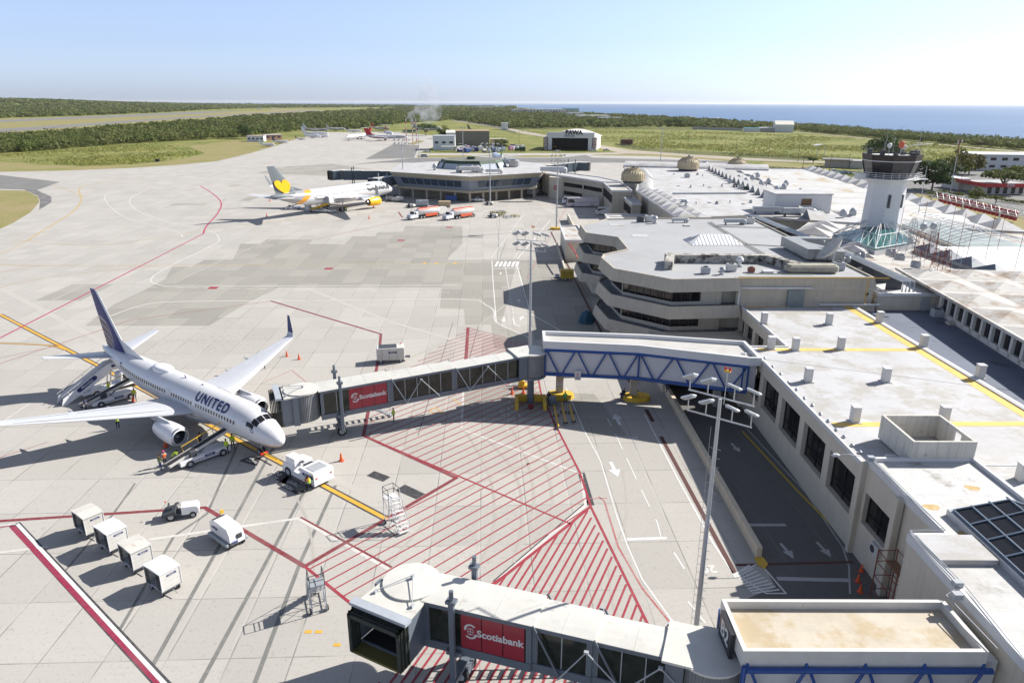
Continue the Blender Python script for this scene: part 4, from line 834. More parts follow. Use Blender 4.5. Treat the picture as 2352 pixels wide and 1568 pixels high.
# small lean-to and ladder at the low roof
T=thing('roof_hut','low beige hut with grey door and stained roof between the roofs','building',(56,101,0));mb=MB(T);mb.bx(52.2,62,97.9,105.5,0,9.2);mb.build('wall',CREAM,T);slab(T,[(52,97.6),(62.2,97.6),(62.2,105.7),(52,105.7)],9.5,ROOFM,ph=.15);MB(T).bx(58.3,59.6,97.8,97.9,7.1,9.0).build('door',LSTEEL,T)
T=thing('ladder','leaning metal ladder against the beige roof hut','ladder',(51.6,96.3,7.2));mb=MB(T)
for s_ in(0,.5):mb.tube([(50.2,95+s_,7.2),(52.0,97.2+s_,9.9)],.03,5)
for k in range(9):f_=(k+.5)/9;mb.tube([(50.2+1.8*f_,95+2.2*f_,7.2+2.7*f_),(50.2+1.8*f_,95.5+2.2*f_,7.2+2.7*f_)],.02,4)
mb.build('frame',GALV,T)
# dark blue-grey lower roof between wings
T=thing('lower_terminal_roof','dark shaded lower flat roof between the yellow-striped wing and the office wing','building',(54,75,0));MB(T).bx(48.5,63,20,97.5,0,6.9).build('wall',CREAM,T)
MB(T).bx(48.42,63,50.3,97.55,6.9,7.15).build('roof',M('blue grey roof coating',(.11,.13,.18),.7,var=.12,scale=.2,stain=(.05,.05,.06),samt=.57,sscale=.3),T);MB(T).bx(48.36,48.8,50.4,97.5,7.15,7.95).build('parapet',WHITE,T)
for i,(x,y,k)in enumerate(((2140,710,'cond'),(2150,727,'box'),(2163,722,'box'),(2255,765,'cond'),(2268,770,'box'),(2190,745,'low'),(2228,742,'low'))):
 plant(['round condenser at the near end of the office window row','twin fan box unit below the office windows','second box unit beside the twin fan unit','dark condenser unit in the shade below the windows','dark box unit beside the shaded condenser','low concrete plinth in the shade of the office wing','long concrete plinth below the office windows'][i],P(x,y,7.15),k,0,.9,m=LSTEEL if i<5 else GREYC)
# office wing with a strip of windows
T=thing('office_wing','office wing with a long strip of dark windows and rusty white pyramid roof','building',(72,95,0))
ea=[P(2040,645-28,10.8),P(2108,655,10.5),P(2352,785,10.5)]
E0,E1=Vector((59.0,96.5)),Vector((57.0,70));E1=E0+(Vector((56.6,77.0))-E0)*2.2
dv=(E1-E0).normalized();qv=Vector((-dv.y,dv.x));
if qv.x<0:qv=-qv
def EP(s,o):return tuple(E0+dv*s+qv*o)
MB(T).prism([EP(0,1.4),EP(55,1.4),EP(55,40),EP(0,20)],0,10.0).build('wall',CREAM,T)
mb=MB(T)
for k in range(19):a=k*2.3+.3;mb.prism([EP(a,.9),EP(a+.5,.9),EP(a+.5,1.6),EP(a,1.6)],7.2,10.1)
mb.prism([EP(0,.9),EP(55,.9),EP(55,1.38),EP(0,1.38)],6.9,7.8);mb.build('pier',DWHITE,T)
for k in range(17):a=k*2.3+.8;MB(T).prism([EP(a,1.28),EP(a+1.8,1.28),EP(a+1.8,1.4),EP(a,1.4)],7.8,10.0).build('window',DGLASS,T)
def pyr_roof(T,corners,nx,ny,z,hgt,m,th=.35):
 """flat slab covered by a grid of low pyramids; corners a(0,0) b(1,0) c(1,1) d(0,1)"""
 a,b,c,d=[Vector(p[:2])for p in corners];F=lambda u,v:(a*(1-u)+b*u)*(1-v)+(d*(1-u)+c*u)*v;mb=MB(T)
 mb.prism([tuple(a),tuple(b),tuple(c),tuple(d)],z-th,z)
 for i in range(nx):
  for j in range(ny):
   q=[F((i+e)/nx,(j+f)/ny)for e,f in((.07,.07),(.93,.07),(.93,.93),(.07,.93))];m_=F((i+.5)/nx,(j+.5)/ny)
   mb.add([(*p,z+.01)for p in q]+[(*m_,z+hgt)],[(0,1,4),(1,2,4),(2,3,4),(3,0,4)])
 return mb.build('roof',m,T,flat=True)
pyr_roof(T,[EP(-14,0),EP(55,0),EP(55,34),EP(-14,26)],9,4,10.55,.75,ROOFR)
# ================================================================ MAIN HALL, TOWER, FAR BUILDINGS
HZ=9.0
T=thing('terminal_hall','very large white terminal hall roof with pyramid edges and rows of triangular sawtooth lights','building',(80,230,0))
MB(T).prism([(41,173),(58,177),(70,170),(110,156),(125,304),(52,308),(47,262),(41,228)],0,8.5).build('wall',TAN,T)
slab(T,[(39.5,171),(58,175.5),(70,168.5),(112,153),(128,306),(50,310),(45.5,262),(39,228)],HZ,ROOFW,th=.5,ph=0)
def pyr_row(T,a,b,n,w,z,h,m=ROOFW,side=1,name='roof_pyramid'):
 a,b=Vector(a),Vector(b);d=(b-a)/n;u=d.normalized();q=Vector((-u.y,u.x))*w*side;mb=MB(T)
 for k in range(n):
  p=a+d*k;c=[p,p+d*.97,p+d*.97+q,p+q];mid=p+d*.5+q*.5
  mb.add([(*x,z)for x in c]+[(*mid,z+h)],[(0,1,4),(1,2,4),(2,3,4),(3,0,4)])
 mb.build(name,m,T,flat=True)
pyr_row(T,(39.6,171.3),(39.2,228),9,4.6,HZ+.02,1.3,side=-1);pyr_row(T,(44.6,171.9),(44,228),9,3.4,HZ+.02,.7,side=-1)
pyr_row(T,(40,229),(46,262),5,4.6,HZ+.02,1.2,side=-1);pyr_row(T,(47,264),(51,300),6,4.6,HZ+.02,1.2,side=-1)
pyr_row(T,(112,155),(127.6,305),19,6.0,HZ+.02,1.9,side=1)
# sawtooth row: triangular north lights with dark blue-grey faces
mb=MB(T);md=MB(T)
for k in range(20):
 t=k/20;x=70.3+10.5*t;y=168+133*t;w=5.4
 mb.add([(x,y,HZ),(x+6.5,y+.3,HZ),(x+6.5,y+w,HZ),(x,y+w,HZ),(x,y+w/2,HZ+2.2),(x+6.5,y+w/2+.2,HZ+.7)],[(0,1,5,4),(4,5,2,3),(1,2,5)])
 md.add([(x-.05,y+.15,HZ+.02),(x-.05,y+w-.15,HZ+.02),(x-.05,y+w/2,HZ+2.1)],[(0,1,2)])
mb.build('roof_light_hood',ROOFW,T,flat=True);md.build('roof_light',M('shaded louvre',(.16,.18,.2),.5),T,flat=True)
# shallow stained ridges of the east part
mb=MB(T)
for k in range(9):
 t=k/9;x0=82+10*t;y0=172+126*t;mb.add([(x0,y0,HZ+.02),(x0+26,y0-6,HZ+.02),(x0+26,y0+6.5,HZ+.02),(x0,y0+12.5,HZ+.02),(x0,y0+6,HZ+.75),(x0+26,y0,HZ+.75)],[(0,1,5,4),(4,5,2,3),(0,4,3),(1,2,5)])
mb.build('ridge',M('rust streaked ridges',(.53,.525,.51),.7,var=.05,scale=.2,stain=(.40,.31,.18),samt=.54,sscale=.12,grime=.4),T,flat=True)
def dome(loc,lab):
 t=thing('dome_vent',lab,'roof vent',loc,0,'grey dome vents on the hall roof');MB().cbox((0,0,.5),(1.3,1.3,1.0),.05).build('base',LSTEEL,t)
 MB().lathe([(.75,1.0),(.72,1.25),(.5,1.6),(.15,1.8),(.02,1.82)],14).build('dome',LSTEEL,t);return t
dvs=[(1697,411),(1676,418),(1728,411),(1713,418),(1765,419),(1748,424),(1800,432),(1784,438),(1838,444),(1822,449),(1740,405),(1862,458),(1846,464),(1890,471),(1872,477),(1805,424),(1958,492),(1936,495)]
dn=['at the far west end','beside the far west end','third from the far end','near the cross duct','over the brown streaks','left of the brown streaks','in the middle of the streaked roof','just left of the middle','above the white roof house','left above the roof house','single at the far edge','close behind the roof house','nearest the roof house','right of the roof house','in front of the right pair','between the streaked ridges','right one of the pair left of the tower','left one of the pair left of the tower']
for(x,y),s_ in zip(dvs,dn):dome(P(x,y+2,HZ+.3),'grey dome vent on the hall roof, '+s_)
t=thing('roof_house','white box house with small window on the hall roof','roof structure',P(1840,492,HZ));c=P(1842,490,HZ)
MB(t).bx(c.x-7,c.x+7,c.y,c.y+9,HZ,HZ+4.6).build('wall',WHITE,t);MB(t).bx(c.x-7.2,c.x+7.2,c.y-.2,c.y+9.2,HZ+4.6,HZ+4.85).build('roof',ROOFW,t);MB(t).bx(c.x-.5,c.x+2,c.y-.12,c.y-.01,HZ+2,HZ+3.6).build('window',WOOD,t)
for lab,x,y,k,s,mm in(('long duct unit in front of the white roof house',1830,497,'duct',1.6,None),('rust edged duct left of the white roof house',1760,492,'duct',1.5,RUST if 0 else GALV),('square unit on the open white hall roof',1578,408,'box',1.2,LSTEEL),('round vent stack on the hall roof near its south edge',1575,474,'vent',1.3,None),('low white hatch on the hall roof near its south edge',1560,461,'low',1.3,None),
 ('pale duct box in the middle of the hall roof',1700,434,'box',1.0,None),('dark vent box in the middle of the hall roof',1688,430,'box',.8,DARK),('small green condenser on the hall roof',1712,436,'box',.8,GREEND),('grey box unit left of the white roof house',1790,470,'box',1.3,LSTEEL)):plant(lab,P(x,y,HZ),k,0,s,m=mm)
t=thing('roof_pipe','long straight white pipe across the hall roof','pipe',P(1630,444,HZ));a,b=P(1545,444,HZ+.3),P(1715,443,HZ+.3);MB(t).tube([a,b],.3,8).build('pipe',WHITE,t)
for j,(y,w_)in enumerate(((402,'far'),(428,'middle'),(466,'near'))):
 for i in range(9):plant('small pale roof vent, %s from the left in the %s row across the hall roof'%(ORD[i],w_),P(1548+j*10+i*(22+2*j)+5*(i*7%3),y+i%2*3,HZ),('vent','low','box')[(i+j)%3],i,.55,m=(LSTEEL,DWHITE,GREYC)[i%3])
# cooling towers
def ctower(loc,s,lab):
 t=thing('cooling_tower',lab,'cooling tower',loc,0,'beige cooling towers');mt=M('cooling tower fibreglass',(.48,.40,.26),.6,var=.08,scale=.8,streak=.4)
 MB().lathe([(3.6*s,.6),(3.7*s,.7),(3.7*s,2.6*s),(3.6*s,3.0*s),(3.0*s,3.6*s),(2.3*s,4.0*s),(1.95*s,4.4*s),(2.05*s,4.7*s),(1.8*s,4.7*s),(1.7*s,4.2*s)],28).build('shell',mt,t)
 mb=MB()
 for k in range(26):a=2*math.pi*k/26;mb.tube([(r*s*math.cos(a),r*s*math.sin(a),z*s)for r,z in((3.74,.7),(3.74,2.6),(3.64,3.02),(3.04,3.62),(2.34,4.05),(2.0,4.4))],.07,4)
 mb.build('rib',mt,t);mb=MB();mb.cyl((0,0,4.9*s),.35,.8,12);mb.cyl((0,0,.3),3.3*s,.6,20);mb.build('fan_motor',DARK,t);return t
ctower(P(1453,419,9.2),1.05,'beige ribbed cooling tower standing nearest, above the stair block');ctower(P(1580,391,9.2),1.15,'beige ribbed cooling tower in front of the barrel roof');ctower(P(1692,389,8.4),1.0,'beige cooling tower half hidden by the far roof edge')
# barrel roofed hall behind
T=thing('barrel_hall','long white barrel-vaulted hall roof on dark truss supports behind the terminal','building',(75,318,0));a,b=Vector((50,322,0)),Vector((107,305,0));d=(b-a).normalized();q=Vector((-d.y,d.x,0))
rings=[[p+q*(8*math.cos(t))+Vector((0,0,8.9+1.9*math.sin(t)))for t in[math.pi*k/10 for k in range(11)]]for p in(a,b)]
mb=MB(T);mb.loft(rings,close=False);mb.poly(rings[0]);mb.poly(rings[1][::-1]);mb.build('roof',ROOFW,T,flat=True)
mb=MB(T);mb.prism([tuple((a-q*6)[:2]),tuple((b-q*6)[:2]),tuple((b+q*6)[:2]),tuple((a+q*6)[:2])],0,7.5);mb.build('wall',LSTEEL,T)
mb=MB(T)
for k in range(18):p=a.lerp(b,k/18)-q*7.6;e=a.lerp(b,(k+.5)/18)-q*7.6;f=a.lerp(b,(k+1)/18)-q*7.6;mb.tube([p+Vector((0,0,8.8)),e+Vector((0,0,7.2)),f+Vector((0,0,8.8))],.12,5)
mb.build('truss',DARK,T)
# ---- stair blocks between hall and round pier
def block(name,label,pts,z,wm=CREAM,rm=ROOFM,ph=.3,z0=0):
 cx=sum(p[0]for p in pts)/len(pts);cy=sum(p[1]for p in pts)/len(pts);T=thing(name,label,'building',(cx,cy,0));A=pts if sum(pts[i][0]*pts[(i+1)%len(pts)][1]-pts[(i+1)%len(pts)][0]*pts[i][1]for i in range(len(pts)))>0 else pts[::-1]
 MB(T).prism(offset(A,-.25),z0,z-.25).build('wall',wm,T);slab(T,A,z,rm,ph=ph);return T
T=block('stair_block','beige block with dark windows and wet roof beside the bus stand',[(32,232),(38.6,232),(38.8,256),(32.2,256)],8.2,TAN,ROOFR);wins(T,(32,256),(32,232),.2,4.2,6.8,[(.06+.16*k,.17+.16*k)for k in range(6)])
T=block('stair_block','lower beige block with open gallery roof next to the hall',[(35.8,216),(39,216),(39,238),(35.9,238)],6.2,TAN);wins(T,(35.8,238),(35.8,216),.2,2.6,5.0,[(.08+.23*k,.25+.23*k)for k in range(4)])
block('annex','low flat annex with wet white roof below the hall edge',[(26.5,184),(39.4,184),(39.6,212),(27.4,212)],3.6,WHITE,ROOFM)
T=block('annex','small white flat-roofed annex west of the pier lobe',[(12.2,163),(17.5,163),(17.0,184),(12.2,183)],4.8,CREAM,ROOFR)
t=thing('red_pipe','red pipe running down beside the low white annex','pipe',(13.5,155,0));MB(t).tube([(13.2,162.5,4.2),(13.9,152,4.0),(13.9,151,3.4)],.14,8).build('pipe',RED,t)
T=thing('boundary_wall','low beige retaining wall beside the drain near the mast','wall',(14,190,0));MB(T).bx(17.3,17.7,184.5,225,0,2.0).bx(11.4,11.75,150,183,0,.8).build('wall',CREAM,T)
# connection wing to the round pier
T=block('connection_wing','long low beige connection wing with dark window bands and white roof edge',[(11.5,290),(12.5,303),(33,274),(39,256.5),(32,256.5),(26,268)],8.4,TAN,ROOFW)
wins(T,(11.5,290),(26,268),.18,4.8,6.2,[(.55,.98)]);wins(T,(26,268),(32,256.5),.18,4.8,6.2,[(.05,.95)]);wins(T,(11.5,290),(26,268),.18,1.6,3.0,[(.55,.98)])
T=thing('stair_tower','round-cornered beige stair tower with red cross sign','building',(17,279,0));mb=MB(T);c0=P(1285,456);mb.prism([(c0.x+4.4*math.cos(t)*(1 if abs(math.cos(t))<.8 else .92),c0.y+3+3.6*math.sin(t))for t in[2*math.pi*k/14 for k in range(14)]],0,8.0);mb.build('wall',CREAM,T)
s=thing('first_aid_sign','small red sign with a white cross on the stair tower','sign',(c0.x-1.6,c0.y-.75,4.2));MB().box((0,0,0),(1.3,.08,1.5)).build('plate',RED,s);MB().box((0,-.06,0),(.22,.05,.9)).box((0,-.06,0),(.8,.045,.22)).build('symbol',WHITE,s)
# ---- round (octagonal) pier
RZ=9.6;rp=[tuple(P(*q,RZ)[:2])for q in((895.4,395),(920.6,376),(1035,369.8),(1190,371),(1244,376),(1262,386),(1244.7,397),(1077.7,406.5))];rp=rp[::-1]if sum(rp[i][0]*rp[(i+1)%8][1]-rp[(i+1)%8][0]*rp[i][1]for i in range(8))<0 else rp
T=thing('round_pier','large octagonal departure pier with blue-grey glass band and green-rimmed roof lantern','building',(-20,295,0))
FM=M('tan fascia',(.36,.32,.23),.7,var=.06)
mb=MB(T);lo=offset(rp,-.9);n=8
for i in range(n):j=(i+1)%n;mb.quad((*lo[i],8.0),(*lo[j],8.0),(*rp[j],RZ),(*rp[i],RZ))
mb.prism(offset(rp,-1.0),7.95,8.0);mb.build('fascia',FM,T)
MB(T).prism(offset(rp,-.02),RZ-.1,RZ+.12).build('roof',ROOFW,T)
g0,g1=offset(rp,-2.6),offset(rp,-1.0);mb=MB(T)
for i in range(n):j=(i+1)%n;mb.quad((*g0[i],4.2),(*g0[j],4.2),(*g1[j],7.97),(*g1[i],7.97))
mb.build('panel_band',M('grey wall panel',(.20,.23,.28),.35,var=.08),T)
mb=MB(T)
for i in range(n):
 j=(i+1)%n;a0,b0,a1,b1=[Vector(p)for p in(g0[i],g0[j],g1[i],g1[j])];L_=(b0-a0).length;N=max(3,int(L_/3.2));nr=Vector(((b0-a0).y,-(b0-a0).x)).normalized()*.06
 for k in range(N):
  if k in(0,N-1)and N>6:continue
  s0,s1=(k+.05)/N,(k+.95)/N;mb.quad((*(a0.lerp(b0,s0)+nr),4.5),(*(a0.lerp(b0,s1)+nr),4.5),(*(a1.lerp(b1,s1)+nr),7.7),(*(a1.lerp(b1,s0)+nr),7.7))
mb.build('glazing',BGLASS,T)
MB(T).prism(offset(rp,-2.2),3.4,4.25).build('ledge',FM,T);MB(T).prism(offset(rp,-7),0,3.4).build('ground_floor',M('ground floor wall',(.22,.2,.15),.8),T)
mb=MB(T)
for i in range(n):
 a,b=[Vector(p)for p in(offset(rp,-3.2)[i],offset(rp,-3.2)[(i+1)%n])]
 for k in range(5):c=a.lerp(b,k/5);mb.bx(c.x-.35,c.x+.35,c.y-.35,c.y+.35,0,3.4)
mb.build('column',TAN,T)
cl=P(1081,388,RZ);mb=MB(T);R0,R1=15.5,13.0
mb.lathe([(R0*.92,0),(R1,2.3)],10,(cl.x,cl.y+8,RZ),cap=False);mb.build('lantern_glass',M('pale louvre',(.36,.40,.46),.5),T,flat=True)
mb=MB(T);mb.lathe([(R1+.1,2.2),(R1-.6,3.3)],10,(cl.x,cl.y+8,RZ));mb.build('lantern_rim',GREEND,T);MB(T).lathe([(R1-.6,3.1),(R1-.6,3.35),(.1,3.4)],10,(cl.x,cl.y+8,RZ)).build('lantern_roof',M('mossy grey roof',(.15,.155,.13),.8,var=.15),T)
mb=MB(T)
for k in range(10):a=2*math.pi*k/10;mb.tube([(cl.x+R0*.93*math.cos(a),cl.y+8+R0*.93*math.sin(a),RZ),(cl.x+(R1+.1)*math.cos(a),cl.y+8+(R1+.1)*math.sin(a),RZ+2.3)],.35,4)
mb.cyl((cl.x,cl.y+6,RZ+3.9),1.8,1.0,8);mb.build('lantern_frame',GREEND,T)
for lab,x,y,k,s,mm in(('white box unit left of centre in front of the green-rimmed lantern',1055,396,'box',1.6,None),('long pale air handler in front of the green-rimmed lantern',1078,397,'duct',1.8,DWHITE),('tall pale box unit in front of the green-rimmed lantern',1092,395,'box',2.0,None),('small vent on the left part of the octagonal pier roof',999,391,'vent',1.8,None),('box unit right of the tall units on the octagonal roof',1108,397,'vent',1.5,None),('long duct on the right of the octagonal roof',1133,399,'duct',1.3,DWHITE),('large dark-and-white machinery behind on the octagonal roof',1155,383,'duct',2.4,GALV),('beige machine block behind on the octagonal roof',1178,384,'box',2.2,GREYC),('bulky curved white duct at the pier neck',1268,399,'duct',2.0,WHITE)):plant(lab,P(x,y,RZ+.1),k,0,s,m=mm)
# ---- control tower
TZ=8.7;tc=P(2018,546,TZ);tx,ty=tc.x,tc.y
T=thing('control_tower','white octagonal airport control tower with dark glazed cab and railed gallery','control tower',(tx,ty,0))
oct_=lambda r,z,ph=22.5:[(tx+r*math.cos(R(ph+45*k)),ty+r*math.sin(R(ph+45*k)),z)for k in range(8)]
TW=M('tower white',(.62,.62,.63),.55,var=.03,scale=.5)
MB(T).loft([oct_(3.95,TZ-4),oct_(3.75,TZ+5),oct_(3.55,19.6),oct_(3.7,20.0),oct_(4.3,20.7)]).build('shaft',TW,T)
mb=MB(T)
for z in[TZ+1.6+1.45*k for k in range(7)]:mb.loft([oct_(3.9-(z-TZ)*.032,z),oct_(3.9-(z-TZ)*.032,z+.045)])
mb.build('joint',M('joint shadow line',(.55,.55,.55)),T)  # thin grey bands mark the joints of the shaft
for k,z in((5,16.6),(6,16.6),(5,10.9)):
 a=R(22.5+45*k+18);r=3.74 if z>15 else 3.9;a=R(45*k+(22.5 if z<15 else 30));c=(tx+r*math.cos(a)*.985,ty+r*math.sin(a)*.985,z);MB(T).box(c,(.14,.5,2.6),a).build('slit_window',DARK,T)
MB(T).loft([oct_(5.5,20.7),oct_(5.9,20.85),oct_(5.9,21.0)]).build('gallery',TW,T)
mb=MB(T)
for z in(21.4,21.75,22.15):p=oct_(5.8,z);mb.tube(p+[p[0]],.04,5)
for k in range(8):
 a,b=Vector(oct_(5.8,21)[k]),Vector(oct_(5.8,21)[(k+1)%8])
 for j in range(3):c=a.lerp(b,j/3);mb.tube([c,c+Vector((0,0,1.15))],.04,5)
mb.build('railing',WHITE,T)
MB(T).loft([oct_(4.4,21.0),oct_(4.5,21.6)]).build('cab_base',DARK,T)
MB(T).loft([oct_(4.5,21.6),oct_(5.25,24.3)]).build('cab_glazing',M('cab glass',(.03,.028,.03),.1,var=.3),T)
mb=MB(T);
for k in range(8):mb.tube([oct_(4.55,21.6)[k],oct_(5.3,24.3)[k]],.1,5)
mb.build('mullion',DARK,T);MB(T).loft([oct_(5.35,24.28),oct_(5.35,24.42)]).build('trim',WHITE,T)
MB(T).loft([oct_(5.3,24.4),oct_(5.6,25.6),oct_(5.2,25.6),oct_(5.1,25.3)]).build('cab_fascia',M('brown black fascia',(.03,.022,.02),.5),T);MB(T).loft([oct_(5.15,25.25),oct_(5.15,25.35)]).build('cab_roof',ROOFM,T)
mb=MB(T);p=oct_(5.3,26.4);mb.tube(p+[p[0]],.035,5);p=oct_(5.3,26.0);mb.tube(p+[p[0]],.03,5)
for q in oct_(5.3,25.5):mb.tube([q,(q[0],q[1],26.4)],.035,5)
mb.build('roof_railing',DARK,T)
mb=MB(T)
for dx,dy,h in((-4.6,2,2.0),(-3,-2,2.8),(1.5,3,3.6),(4.4,-1,5.2),(3.0,2.5,2.6),(.3,-3.6,2.4),(-1.2,1,4.4)):mb.tube([(tx+dx,ty+dy,25.3),(tx+dx+.1,ty+dy,25.3+h)],.035,5)
mb.build('antenna',LSTEEL,T)
mb=MB(T);mb.lathe([(.02,0),(.35,.1),(.5,.25),(.48,.26)],16,(tx-2.6,ty-3.6,27.4),'Y');mb.lathe([(.02,0),(.35,.1),(.42,.2)],16,(tx+.5,ty-3.4,27.1),'Y');mb.build('drum_dish',WHITE,T);mb=MB(T);[mb.cbox((tx+a_,ty+b_,25.3+c_/2),(.8,.6,c_),.05)for a_,b_,c_ in((-3.6,-3,1.1),(1.8,-4,.8),(3.2,-3,1.2),(4.4,1,.9),(-4.4,.5,1.3),(2.4,.6,.7),(-1.6,-4.3,.6))];mb.build('cab_roof_equipment',DARK,T)
mb=MB(T);mb.cbox((tx-.3,ty-3.4,27.6),(.8,.7,1.3),.15);mb.build('beacon_box',M('orange red box',(.6,.12,.06),.5),T);MB(T).tube([(tx-.3,ty-3.4,25.3),(tx-.3,ty-3.4,27)],.06,6).tube([(tx-2.6,ty-3.4,25.3),(tx-2.6,ty-3.4,27.3)],.05,6).build('antenna_mount',GALV,T)
mb=MB(T);mb.tube([(tx+4.5,ty,27.4),(tx+8.0,ty+.5,27.5)],[.09,.03],5);mb.tube([(tx+4.5,ty,27.4),(tx+1.6,ty-.6,26.9)],[.09,.03],5);mb.build('wind_generator_blade',WHITE,T)
mb=MB(T);mb.bx(tx+4.8,tx+6.6,ty-2.6,ty-1.2,20.75,20.95);mb.bx(tx-7,tx-5.3,ty-1.5,ty,20.75,21.9);mb.build('side_platform',WHITE,T);MB(T).tube([(tx+6.2,ty-2,14),(tx+6.2,ty-2,23.4)],.06,6).build('pole',GALV,T)
# teal glass pyramid and its white space frame
T=thing('glass_canopy','teal glass pyramid canopy under a white space frame at the tower foot','canopy',(tx,ty,0));cz=9.8;tcn=[P(1912,540,cz),P(2010,574,cz),P(2106,557,cz),P(2030,520,cz)]
mb=MB(T);ap=Vector((tx,ty,cz+2.0));mb.add([*tcn,ap],[(0,1,4),(1,2,4),(2,3,4),(3,0,4)]);mb.build('glass',TEAL,T,flat=True);MB(T).prism([tuple(p[:2])for p in tcn],6,cz-.1).build('upstand',WHITE,T)
mb=MB(T)
for i in range(4):
 a,b=tcn[i],tcn[(i+1)%4];up=Vector((0,0,.9));c0,c1=a.lerp(ap,.25)+up*1.5,b.lerp(ap,.25)+up*1.5
 N=6
 mb.tube([a+Vector((0,0,.3)),b+Vector((0,0,.3))],.09,5);mb.tube([c0,c1],.09,5);mb.tube([a+Vector((0,0,.3)),ap+Vector((0,0,1.6))],.09,5)
 for k in range(N):p,q_,r_=a.lerp(b,k/N),c0.lerp(c1,(k+.5)/N),a.lerp(b,(k+1)/N);mb.tube([p+Vector((0,0,.3)),q_,r_+Vector((0,0,.3))],.04,4);mb.tube([q_,q_.lerp(ap+Vector((0,0,1.8)),.5)],.035,4)
mb.build('space_frame',WHITE,T)
# arched glass roof
T=thing('arched_glass_roof','long glass roof under a row of thin white arched trusses right of the tower','building',(97,152,0));az=9.2;ac=[P(2066,516,az),P(2192,566,az),P(2420,580,az),P(2128,503,az)]
MB(T).prism([tuple(p[:2])for p in ac],0,az).build('wall',GREYC,T);MB(T).prism([tuple(p[:2])for p in offset([tuple(p[:2])for p in(ac if(ac[1]-ac[0]).cross(ac[2]-ac[0]).z>0 else ac[::-1])],-.5)],az+.01,az+.12).build('glass',TEAL2,T)
mb=MB(T)
for k in range(15):
 t=k/14;a,b=ac[0].lerp(ac[1],t),ac[3].lerp(ac[2],t);pr=[a.lerp(b,s_)+Vector((0,0,.35+2.2*math.sin(math.pi*s_)))for s_ in[j/8 for j in range(9)]];mb.tube(pr,.07,4)
 if k<14:
  a2,b2=ac[0].lerp(ac[1],t+1/14),ac[3].lerp(ac[2],t+1/14)
  for j in range(0,9):s_=j/8;p2=a2.lerp(b2,s_)+Vector((0,0,.35+2.2*math.sin(math.pi*s_)));mb.tube([pr[j],p2],.035,4)
mb.build('arch_truss',WHITE,T)
# roofs around the tower foot
T=thing('central_terminal','low white central terminal roofs around the control tower','building',(80,130,0))
pts=[(60.2,100),(60.2,152),(70,168),(88,160),(112,152),(112,105),(72,98)];MB(T).prism(offset(pts[::-1],-.3),0,8.1).build('wall',GREYC,T);MB(T).prism(pts,8.1,8.6).build('roof',ROOFR,T)
pyr_row(T,(58.8,131),(66,142),3,8,8.7,1.6,side=-1);pyr_row(T,(60,152.5),(69,165),3,8,8.7,1.4,side=-1)
a=[P(2100,566,9.4),P(2352,650,9.4),P(2480,620,9.4),P(2352,567,9.4)];MB(T).prism([tuple(p[:2])for p in a],8.4,9.4).build('bright_roof',M('bright white roof',(.60,.60,.60),.7,var=.03,scale=.3,grime=.4),T)
pyr_row(T,tuple(P(2095,566,9.6)[:2]),tuple(P(2352,652,9.6)[:2]),5,3,9.45,1.3,M('dark ridged roof light',(.12,.15,.19),.4),side=1)
t=thing('ridged_skylight','dark rust-streaked sloping skylight beside the pipe run','skylight',P(1850,550,9));a=[P(1815,543,9.3),P(1895,572,9.3),P(1925,567,10.3),P(1840,535,10.3)];mb=MB(t);mb.add([*a,*[p-Vector((0,0,.25))for p in a]],[(0,1,2,3),(7,6,5,4),(0,4,5,1),(1,5,6,2),(2,6,7,3),(3,7,4,0)]);mb.build('panel',M('rust streaked grey metal',(.10,.12,.15),.5,var=.2,stain=(.22,.15,.1),samt=.55,sscale=.7),t)
# long pipe run down the middle
t=thing('pipe_run','bundle of long grey pipes running down between the roofs to the office wing','pipe',P(1900,575,11));a,b,c=P(1730,495,11),P(1905,565,11.2),P(2090,648,11.6);mb=MB(t)
for o in(-.9,-.4,.1,.7):mb.tube([a+Vector((o,0,0)),b+Vector((o,0,0)),c+Vector((o,0,0)),c+Vector((o,0,-1.4))],.17 if o>0 else .11,7)
mb.build('pipe',GALV,t);mb=MB(t)
for k in range(14):p=(a.lerp(b,k/7)if k<7 else b.lerp(c,(k-7)/7));mb.bx(p.x-1.2,p.x+1.1,p.y-.06,p.y+.06,8.2,p.z-.15)
mb.build('support',DARK,t)
for i,(x,y)in enumerate(((1932,605),(1945,604),(1968,620-25),(1980,594),(2090,560),(2098,615),(2106,617),(2040,588),(2050,588),(2060,600-2),(2070,599))):
 plant('round condenser unit, '+['left one beside the cabinet','right one beside the cabinet','behind the pipe bundle','behind the pipe bundle to the right','near the lattice mast foot','left of the pair by the pipe elbow','right of the pair by the pipe elbow','left of the front pair on the rusty roof','right of the front pair on the rusty roof','left of the second pair on the rusty roof','right of the second pair on the rusty roof'][i],P(x,y,10.7),'cond',0,1.0)
